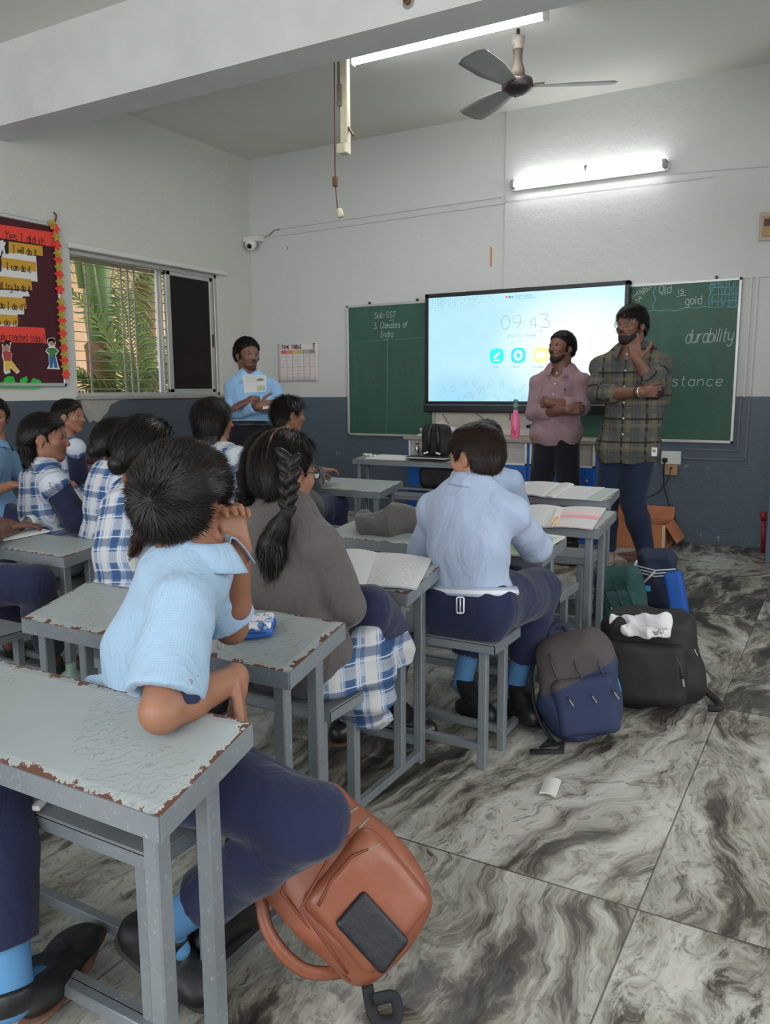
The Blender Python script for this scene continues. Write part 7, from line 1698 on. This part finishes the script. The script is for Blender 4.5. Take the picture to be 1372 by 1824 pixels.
# backpack on the desk
def fit(p, nudge=0): return p
M_BLKFAB = plain('black_nylon', rgb(26, 24, 26), .7, vary=.15, vscale=30, bumps=.3, bscale=300); M_BLKGL = plain('black_glossy_nylon', rgb(32, 28, 28), .35)
t = thing('backpack', 'black backpack with two reflective tabs standing on the white edged desk', 'backpack', (-2.83, 5.93, .66))
s_ = Soft(.006); c = at(778, 790, Y=5.97); s_.box((c.x, 5.97, .79), np.eye(3), (.125, .07, .14), .06, .03); s_.disp.append(folds(83, 18, .004)); soft_obj('bag_body', s_, M_BLKFAB, t)
for a in (-.03, .045): MB().tube([(c.x + a * .6, 5.90, .93), (c.x + a, 5.885, .86), (c.x + a * 1.15, 5.885, .78), (c.x + a * 1.2, 5.892, .70)], .014, 8, flat=(0, 1, 0)).build('shoulder_strap', M_BLKGL, t)
for a, s2 in ((-.055, 1), (.055, -1)): MB().beam((c.x + a - .02, 5.885, .695 - .006 * s2), (c.x + a + .02, 5.885, .695 + .008 * s2), .012, .005, up=(0, 1, 0)).build('reflective_tab', plain('reflector', rgb(235, 235, 235), .3), t)
t = thing('school_bag', 'dark bag on the shelf bench below the white edged desk', 'bag', (-2.9, 5.9, .44)); s_ = Soft(.006); s_.box((-2.86, 5.90, .50), np.eye(3), (.16, .09, .09), .05, .02); s_.disp.append(folds(85, 18, .006)); soft_obj('bag_body', s_, M_BLKFAB, t)
MB().boxab((-3.4, 5.80, .395), (-2.6, 6.02, .41), .003).build('shelf', M_STEEL, D[10])

# ================================================================ CABINET under the screen
M_CBLUE = plain('cobalt_laminate', rgb(28, 92, 176), .35, vary=.05, vscale=3); M_WOOD = plain('speckled_worktop', rgb(150, 138, 124), .6, vary=.1, vscale=40)
t = thing('cabinet', 'long cobalt blue cabinet with a wood topped counter below the screen', 'cabinet', (-2.55, 6.4, 0))
CX0, CX1, CY0 = -3.30, -1.65, 6.18
MB().boxab((CX0, CY0, 0), (CX1, YB - .03, .78)).build('carcass', M_CBLUE, t)
MB().boxab((CX0 - .03, CY0 - .03, .78), (CX1 + .03, YB - .02, .812), .004).build('worktop', M_WOOD, t)
for i in range(3):
    xa = CX0 + .02 + i * .545; xb = xa + .52
    d_ = MB().boxab((xa, CY0 - .018, .04), (xb, CY0, .60), .003).build('door', M_CBLUE, t); MB().lathe((xb - .06, CY0 - .018, .50), [(.013, 0), (.013, .006), (.008, .009)], 14, axis=(0, -1, 0)).build('lock', plain('steel_lock', rgb(170, 170, 172), .3, .9), d_)
    f = MB(); f.boxab((xa, CY0 - .02, .60), (xb, CY0, .615)).boxab((xa, CY0 - .02, .60), (xa + .015, CY0, .775)).boxab((xb - .015, CY0 - .02, .60), (xb, CY0, .775)); f.build('niche_frame', M_FIX, t)
    MB().boxab((xa + .015, CY0 - .004, .615), (xb - .015, CY0, .775)).build('niche_back', plain('niche_grey', rgb(170, 166, 160), .7), t)
    s_ = MB()
    for k in range(4): s_.box((xa + .16 + .01 * k, CY0 - .012, .64 + k * .022), (.22, .012, .012), Matrix.Rotation(-.25, 3, 'Y'), .001)
    s_.build('stored_papers', plain('dusty_papers', rgb(140, 134, 130), .8, vary=.3, vscale=30), t)
p = at(918, 779, Y=6.22); zb = .812; p.x = at(918, 770, Y=6.25).x
t = thing('water_bottle', 'pink water bottle with grey green cap and printed figures on the counter', 'bottle', (p.x, 6.25, zb))
sc = 1.0; MB().lathe((p.x, 6.25, zb), [(.036, 0), (.038, .01), (.036, .09), (.034, .14), (.026, .19), (.019, .215), (.018, .23)], 24).build('body', plain('pink_bottle', rgb(238, 112, 160), .35), t)
MB().lathe((p.x, 6.25, zb + .23), [(.021, 0), (.021, .035), (.016, .04), (.014, .055), (.018, .06), (.019, .078), (.010, .082)], 20).build('cap', plain('grey_green_cap', rgb(96, 140, 138), .4), t)
m = MB()
for k, (dx, dz) in enumerate(((-.014, .05), (.0, .06), (.012, .045), (-.005, .085), (.008, .03))):
    m.box((p.x + dx, 6.25 - math.sqrt(.0385 ** 2 - dx * dx), zb + dz), (.008, .002, .03), Matrix.Rotation(.3 * (k - 2), 3, 'Y'))
m.build('print', plain('red_print', rgb(198, 40, 66), .5), t)
MB().tube([(p.x - .022, 6.24, zb + .235), (p.x - .04, 6.235, zb + .2), (p.x - .042, 6.235, zb + .14)], .004, 6).build('carry_loop', plain('black_plastic', rgb(22, 22, 24), .4), t)
p = at(775, 762, Y=6.3); s_ = Soft(.007); s_.flat((p.x - .12, 6.32, .85), (p.x + .16, 6.34, .86), .045, .05, (0, 0, 1), .9, .03); s_.flat((p.x + .02, 6.34, .89), (p.x + .08, 6.34, .90), .04, .04, (0, 1, 0), 1, .03); s_.disp.append(folds(87, 34, .016)); o = soft_obj('plastic_bag', s_, plain('lilac_pink_plastic', rgb(196, 170, 184), .35, vary=.2, vscale=14)); tag(o, 'crumpled lilac plastic bag on the left end of the counter', 'bag')
o = sheet('paper_sheet', [Vector((-3.22, 6.2, .822)), Vector((-3.02, 6.17, .819)), Vector((-2.98, 6.3, .84)), Vector((-3.16, 6.34, .845))], M_PAPER, th=.006); tag(o, 'papers at the left end of the counter, under the lilac bag', 'paper')
t = thing('microphone', 'small black gooseneck device end beside the mauve shirted man', 'device', (-2.0, 6.25, .9)); p = at(944, 759, Y=6.25); MB().lathe(p, [(.006, -.03), (.013, -.025), (.016, 0), (.013, .02), (.005, .024)], 14, axis=(1, 0, .2)).build('head', plain('black_plastic', rgb(22, 22, 24), .4), t); MB().tube([p + Vector((.02, 0, 0)), p + Vector((.05, 0, -.01)), p + Vector((.06, 0, -.08)), Vector((p.x + .06, 6.25, .812))], .004, 6).build('stalk', plain('black_plastic', rgb(22, 22, 24), .4), t)
for (pts) in ([(788, 737), (795, 748), (800, 755)], [(848, 737), (856, 742), (862, 748)]):
    q = [at(u, v, Y=YB - .012) for u, v in pts]; o = MB().tube(q, .004, 6).build('screen_cable', plain('grey_cable', rgb(130, 128, 124), .6)); tag(o, 'thin cable hanging below the screen, ' + ('left one near the chalkboard' if pts[0][0] < 800 else 'right one above the boys'), 'cable')
# ================================================================ JACKETS on the middle bench / desk D4
C_JK = cloth('dark_grey_jacket', rgb(84, 82, 80), weave=500, vary=.12, wr=.5)
u4, n4 = desk_frame(4)
s_ = Soft(.006); a = at(660, 940, Y=2.93); b = at(735, 935, Y=2.95)
s_.ell(at(688, 938, Y=2.86), R3, (.115, .10, .082), .05); s_.ell(at(655, 930, Y=2.90), R3, (.05, .06, .07), .04); s_.flat(at(722, 925, Y=2.90), at(762, 955, Y=2.88), .075, .045, CF, .9, .05); s_.flat(at(655, 955, Y=2.84), at(610, 968, Y=2.82), .045, .03, (0, 0, 1), .8, .05); s_.flat(at(610, 968, Y=2.87), at(572, 972, Y=2.88), .032, .024, (0, 0, 1), .8, .04)
s_.disp.append(folds(93, 15, .020)); o = soft_obj('jacket', s_, C_JK); tag(o, 'crumpled dark grey jacket heaped on the desk left of the belted boy', 'jacket')

# ================================================================ BAGS on the floor
def rframe(z, y):
    z = _n(z); y = np.array(y, dtype=float); y = _n(y - z * (y @ z)); x = np.cross(z, y); return np.stack([x, y, z], 1)   # width, front, height
def zipper(P, pts, parent, col='dark_zip', rad=.003, pull=True, c=rgb(40, 38, 42)):
    m = MB(); q = [Vector(P(*p)) for p in pts]; q = [q[0]] + [q[i].lerp(q[i + 1], t_) for i in range(len(q) - 1) for t_ in (.33, .66, 1)]; m.tube(q, rad, 6); z = m.build('zip', plain(col, c, .5), parent)
    if pull:
        e = q[-1]; d = (q[-1] - q[-2]).normalized(); m = MB(); m.beam(e, e + d * .028, .007, .003, bev=.001); m.build('zip_pull', plain('metal_pull', rgb(168, 160, 150), .3, .7), z)
# brown leather backpack lying against the near bench
def brown_bag():
    bc = np.array(at(640, 1600, Y=1.20)); top = np.array(at(540, 1482, Y=1.21)); bot = np.array(at(702, 1660, Y=1.27))
    zax = _n(top - bot); fr = _n(-np.array(CF) * .80 + np.array([.12, -.05, .62])); R = rframe(zax, fr); Hh = .40; c = (top + bot) / 2 + R[:, 1] * -.035
    P = lambda x, y, z: c + R @ np.array([x, y, z])
    M = plain('tan_leatherette', rgb(142, 84, 62), .36, vary=.10, vscale=7, bumps=.25, bscale=35, spec=.45)
    t = thing('backpack', 'tan brown leatherette backpack lying on the floor beside the near boy\'s knee', 'backpack', P(0, 0, -.2))
    s_ = Soft(.005); s_.box(P(0, -.01, 0), R, (.125, .07, .185), .06, .03); s_.ell(P(0, .03, -.03), R, (.12, .05, .15), .05); s_.disp.append(folds(201, 11, .009))
    s_.sub(cone(P(-.12, .085, .02), P(.12, .085, .02), .004, .004), .006)
    soft_obj('bag_body', s_, M, t)
    s_ = Soft(.005); s_.box(P(.0, .066, -.045), R, (.098, .028, .105), .028, .03); s_.disp.append(folds(203, 14, .006)); fp = soft_obj('front_pocket', s_, M, t)
    s_ = Soft(.004); s_.box(P(-.035, .094, -.080), R, (.040, .009, .066), .008, .004); soft_obj('mesh_panel', s_, plain('black_mesh', rgb(24, 24, 30), .5, vary=.3, vscale=25, bumps=.5, bscale=60), t)
    zipper(P, [(-.115, .075, -.10), (-.10, .088, .05), (.0, .092, .075), (.075, .09, .07)], t, 'brown_zip', .003, True, rgb(120, 56, 36))
    zipper(P, [(-.112, .055, -.04), (-.105, .06, .09), (-.03, .068, .135), (.08, .06, .10)], t, 'brown_zip', .003, True, rgb(120, 56, 36))
    zipper(P, [(-.075, .096, .03), (-.03, .102, .045), (.03, .10, .045), (.06, .096, .03)], t, 'brown_zip', .003, True, rgb(120, 56, 36))
    for x in (-.13,): MB().tube([P(x * .90, .025, -.13), P(x * .94, .03, 0), P(x * .86, .03, .12)], .004, 6).build('piping', plain('dark_tan_piping', rgb(134, 66, 42), .4), t)
    MB().tube(spl([P(-.10, -.03, -.14), P(-.165, -.01, -.06), P(-.165, .0, .05), P(-.10, -.02, .14)]), .013, 8, flat=tuple(R[:, 1])).build('shoulder_strap', M, t)
    MB().tube(spl([P(-.10, .0, -.17), P(-.13, .02, -.215), P(-.105, .04, -.24), P(-.08, .03, -.215), P(-.11, .02, -.19)]), .012, 8, flat=tuple(R[:, 1])).build('webbing_strap', plain('black_webbing', rgb(30, 30, 34), .8), t)
    return t
brown_bag()
# blue and brown backpack standing by the fourth desk
def upright_bag(label, base, face, lean, size, mats, seed, extra=None, cat='backpack', mouth=False):
    zax = _n(np.array([0, 0, 1.0]) + np.array(lean)); R = rframe(zax, face); w, d_, h = size; c = np.array(base) + zax * h; P = lambda x, y, z: c + R @ np.array([x * w, y * d_, z * h])
    t = thing('backpack', label, cat, base); s_ = Soft(.0055); s_.box(P(0, 0, 0), R, (w, d_, h), min(w, d_) * .75, .03); s_.ell(P(0, .1, -.35), R, (w * 1.04, d_ * 1.05, h * .6), .06); s_.sub(ell(P(-.1, .1, 1.08), R, (w * .62, d_ * .62, h * .28)), .03) if mouth else None; s_.disp.append(folds(seed, 12, .014)); soft_obj('bag_body', s_, mats[0], t)
    if extra: extra(P, R, t, w, d_, h)
    return t
def blue_mat():
    m, t, b = newmat('blue_brown_fabric'); co = t.coords('World'); s = t.n('SeparateXYZ', ins={0: co}); n = t.noise(co, 9, 4, .6)
    z = t.math('ADD', s.outputs[2], t.math('MULTIPLY', s.outputs[0], -.6)); z = t.math('ADD', z, t.math('MULTIPLY', n.outputs[0], .02)); c = t.mix(t.math('GREATER_THAN', z, .68), rgb(42, 54, 86), rgb(78, 70, 70)); c = t.mix(t.math('MULTIPLY', n.outputs[0], .25), c, rgb(26, 30, 42)); t.link(c, b.inputs['Base Color']); b.inputs['Roughness'].default_value = .85
    bump(t, b, t.noise(co, 400, 2, .5).outputs[0], .2, .003); return m
MBL = blue_mat()
def ex_blue(P, R, t, w, d, h):
    s_ = Soft(.005); s_.box(P(0, .95, -.30), R, (w * .78, d * .35, h * .55), .03, .02); s_.disp.append(folds(303, 16, .005)); soft_obj('front_pocket', s_, MBL, t)
    for x0 in (-.62, -.05, .5): zipper(P, [(x0 - .05, .9, .72), (x0, 1.05, .35), (x0 + .12, 1.2, .05), (x0 + .22, 1.3, -.12)], t, 'dark_zip')
    MB().tube(spl([P(-.8, -.4, .75), P(-1.15, .1, .3), P(-1.2, .3, -.4), P(-.95, .5, -.9)]), .018, 8, flat=tuple(R[:, 0])).build('shoulder_strap', M_BLKFAB, t)
    MB().tube(spl([P(-.5, .0, .92), P(-.4, .0, 1.12), P(-.1, .0, 1.14), P(.0, .0, .95)]), .014, 8).build('grab_handle', plain('navy_webbing', rgb(32, 38, 60), .8), t)
    q = [P(-.9, .6, -.92), (P(-1.2, 1.6, -.97) - np.array((0, 0, 0)))]; g = np.array(at(950, 1335, Z=.012)); MB().tube([P(-.95, .5, -.9), at(965, 1330, Z=.014), at(1005, 1322, Z=.012), at(1000, 1338, Z=.010), at(945, 1338, Z=.012)], .016, 8, flat=(0, 0, 1)).build('webbing_strap', plain('black_webbing', rgb(30, 30, 34), .8), t)
    MB().tube([P(.78, .55, .35), P(.95, .45, .05), P(.98, .4, -.2)], .012, 8, flat=tuple(R[:, 0])).build('cyan_panel', plain('cyan_print', rgb(70, 170, 214), .5), t)
bb_ = at(1034, 1330, Z=0); upright_bag('navy and brown backpack leaning against the fourth desk', (bb_.x, bb_.y + .09, 0), (-CF.x * .7 + .1, -CF.y, 0), (-.25, .10, 0), (.135, .095, .185), [MBL], 301, ex_blue)
def ex_black(P, R, t, w, d, h):
    s_ = Soft(.0055); s_.box(P(-.1, .95, -.25), R, (w * .85, d * .4, h * .62), .04, .02); s_.disp.append(folds(313, 14, .006)); soft_obj('front_pocket', s_, M_BLKFAB, t)
    zipper(P, [(-.8, .75, .62), (0, .9, .74), (.7, .8, .6), (.88, .7, .2)], t, 'dark_zip'); zipper(P, [(.5, 1.28, .2), (.62, 1.3, -.05), (.66, 1.3, -.3)], t, 'dark_zip')
    MB().tube(spl([P(.9, -.3, -.6), P(1.2, -.1, -.8), P(1.32, .2, -.95), P(1.1, .2, -.97)]), .014, 8).build('side_strap', M_BLKFAB, t)
    MB().tube([P(-.78, 1.1, .38), P(-.70, 1.2, .25)], .008, 6).build('red_tag', plain('red_tag', rgb(170, 40, 50), .6), t)
k_ = at(1150, 1272, Z=0); kb_ = upright_bag('large black backpack on the aisle floor, stuffed open at the top', (k_.x, k_.y + .10, 0), (-.25 * -1 * 0 + .15, -1, 0), (-.10, .12, 0), (.185, .12, .195), [M_BLKFAB], 311, ex_black, mouth=True)
s_ = Soft(.004); s_.flat(at(1098, 1108, Y=k_.y + .03), at(1180, 1110, Y=k_.y + .02), .035, .045, CF, .35, .03); s_.flat(at(1118, 1122, Y=k_.y + .0), at(1176, 1128, Y=k_.y - .02), .03, .03, CF, .35, .02); s_.disp.append(folds(321, 45, .009)); o = soft_obj('white_cloth', s_, plain('white_cotton', rgb(206, 206, 206), .9), None); tag(o, 'crumpled white cloth sticking out of the black backpack', 'cloth')
M_TEAL = plain('teal_fabric', rgb(36, 74, 72), .85, vary=.2, vscale=14, bumps=.3, bscale=200)
def ex_teal(P, R, t, w, d, h):
    s_ = Soft(.005); s_.box(P(.1, .95, -.2), R, (w * .7, d * .4, h * .5), .03, .02); soft_obj('front_pocket', s_, M_TEAL, t)
    for k in range(3): zipper(P, [(-.5 + k * .45, 1.05, .6), (-.35 + k * .45, 1.3, .2), (-.2 + k * .45, 1.42, -.2)], t, 'dark_zip')
q_ = at(1105, 1130, Z=0); upright_bag('small teal backpack wedged between the desk legs and the black backpack', (q_.x - .02, q_.y + .12, 0), (.1, -1, 0), (-.15, .05, 0), (.12, .08, .16), [M_TEAL], 331, ex_teal)
M_NVB = plain('navy_tote_fabric', rgb(34, 42, 66), .8, vary=.12, vscale=18)
def ex_navy(P, R, t, w, d, h):
    m = MB()
    for k in range(3): m.tube([P(-.9, 1.02, .42 - .1 * k), P(0, 1.12, .32 - .1 * k), P(.95, 1.02, .42 - .1 * k)], .004, 6)
    m.build('white_stripe', plain('white_stripe', rgb(196, 198, 202), .7), t)
    MB().tube([P(-.9, 1.0, .6), P(-1.15, 1.3, .1), P(-.6, 1.4, -.2), P(.0, 1.3, .3)], .006, 6).build('drawstring', plain('white_cord', rgb(186, 186, 188), .8), t)
    MB().box(Vector(P(-.3, 1.12, -.3)), (.03, .004, .03), Matrix(R.tolist())).build('printed_mark', plain('cyan_print', rgb(70, 170, 214), .5), t)
q_ = at(1158, 1090, Z=0); upright_bag('navy bag with white stripes standing behind the black backpack', (q_.x, q_.y + .12, 0), (.1, -1, 0), (.0, .05, 0), (.11, .075, .165), [M_NVB], 341, ex_navy)
q_ = at(1200, 1105, Z=0); s_ = Soft(.005); s_.box((q_.x, q_.y + .05, .13), rframe((-.22, 0, 1), (.1, -1, 0)), (.045, .05, .12), .02); o = soft_obj('blue_bag', s_, plain('bright_blue_fabric', rgb(24, 84, 170), .7)); tag(o, 'bright blue bag edge right of the navy striped bag', 'bag')
# carton
t = thing('cardboard_box', 'open orange brown cardboard carton on the floor under the sockets', 'box', (-1.3, 6.4, 0)); M_CARD = plain('cardboard', rgb(176, 112, 76), .85, vary=.06, vscale=8)
m = MB(); x0, x1, y0, y1, h_ = -1.60, -1.14, 6.22, 6.55, .19; w_ = .005
m.boxab((x0, y0, 0), (x1, y0 + w_, h_)).boxab((x0, y1 - w_, 0), (x1, y1, h_)).boxab((x0, y0, 0), (x0 + w_, y1, h_)).boxab((x1 - w_, y0, 0), (x1, y1, h_)).boxab((x0, y0, 0), (x1, y1, w_)); m.build('walls', M_CARD, t)
MB().box(((x0 + x1) / 2, y1 + .02, h_ + .045), (x1 - x0, .005, .10), Matrix.Rotation(-.35, 3, 'X')).build('flap', M_CARD, t); MB().box((x1 + .045, (y0 + y1) / 2, h_ - .065), (.005, y1 - y0, .16), Matrix.Rotation(-.6, 3, 'Y')).build('flap', M_CARD, t); MB().boxab((x1 - .02, y0 - .002, 0), (x1 + .001, y0, h_)).build('tape', plain('pale_tape', rgb(196, 176, 150), .4), t)
# litter on the floor
o = sheet('folded_paper', [at(961, 1411, Z=.012), at(990, 1418, Z=.012), at(1000, 1390, Z=.012), at(972, 1386, Z=.012)], M_PAPER, th=.006, bulge=.006); tag(o, 'folded white paper slip lying on the aisle floor', 'paper')
for k, (u, v) in enumerate(((497, 1700), (1008, 1018))):
    if k == 0: o = MB().box(at(u, v, Z=.004), (.012, .012, .006), Matrix.Rotation(.5, 3, 'Z'), .002).build('paper_scrap', M_PAPER); tag(o, 'tiny white paper scrap on the floor left of the brown bag', 'paper')
o = MB().box(at(68, 1435, Z=.437), (.02, .028, .010), Matrix.Rotation(.4, 3, 'Z'), .003).build('paper_scrap', M_PAPER); tag(o, 'small white paper scrap on the bench below the nearest desk', 'paper')
# bottle on the floor under the second desk
p = at(128, 1222, Z=.0); p = at(128, 1215, Z=.18); t = thing('water_flask', 'pale green flask cap showing under the chipped desk', 'bottle', (p.x, p.y, 0)); MB().lathe((p.x, p.y, 0), [(.03, 0), (.034, .02), (.034, .17), (.04, .18), (.036, .21), (.018, .225), (.018, .25)], 20).build('body', plain('sage_plastic', rgb(120, 140, 130), .4), t)
# stray shoe of the man's other foot is his own; flip-flop coloured object behind the fifth desk
p = at(1012, 1002, Z=.02); s_ = Soft(.004); s_.flat(p - Vector((.08, 0, 0)), p + Vector((.08, .02, 0)), .03, .035, (0, 0, 1), .5); o = soft_obj('shoe', s_, M_TAN); tag(o, 'tan shoe tip on the floor seen between the desk legs', 'shoe')
# adhesive marks on the wall
for (u, v, w_, h_, c, lab) in ((875, 458, .014, .16, rgb(196, 120, 84), 'faded orange paint smear on the wall above the screen'), (512, 442, .006, .03, rgb(96, 92, 90), 'small dark nail mark on the wall right of the corner camera'), (1217, 458, .012, .02, rgb(110, 106, 102), 'small nail mark above the right chalkboard')):
    p = at(u, v, Y=YB - .002); o = MB().box(p, (w_, .003, h_)).build('wall_mark', plain('mark_%d' % u, c, .9)); tag(o, lab, 'mark')
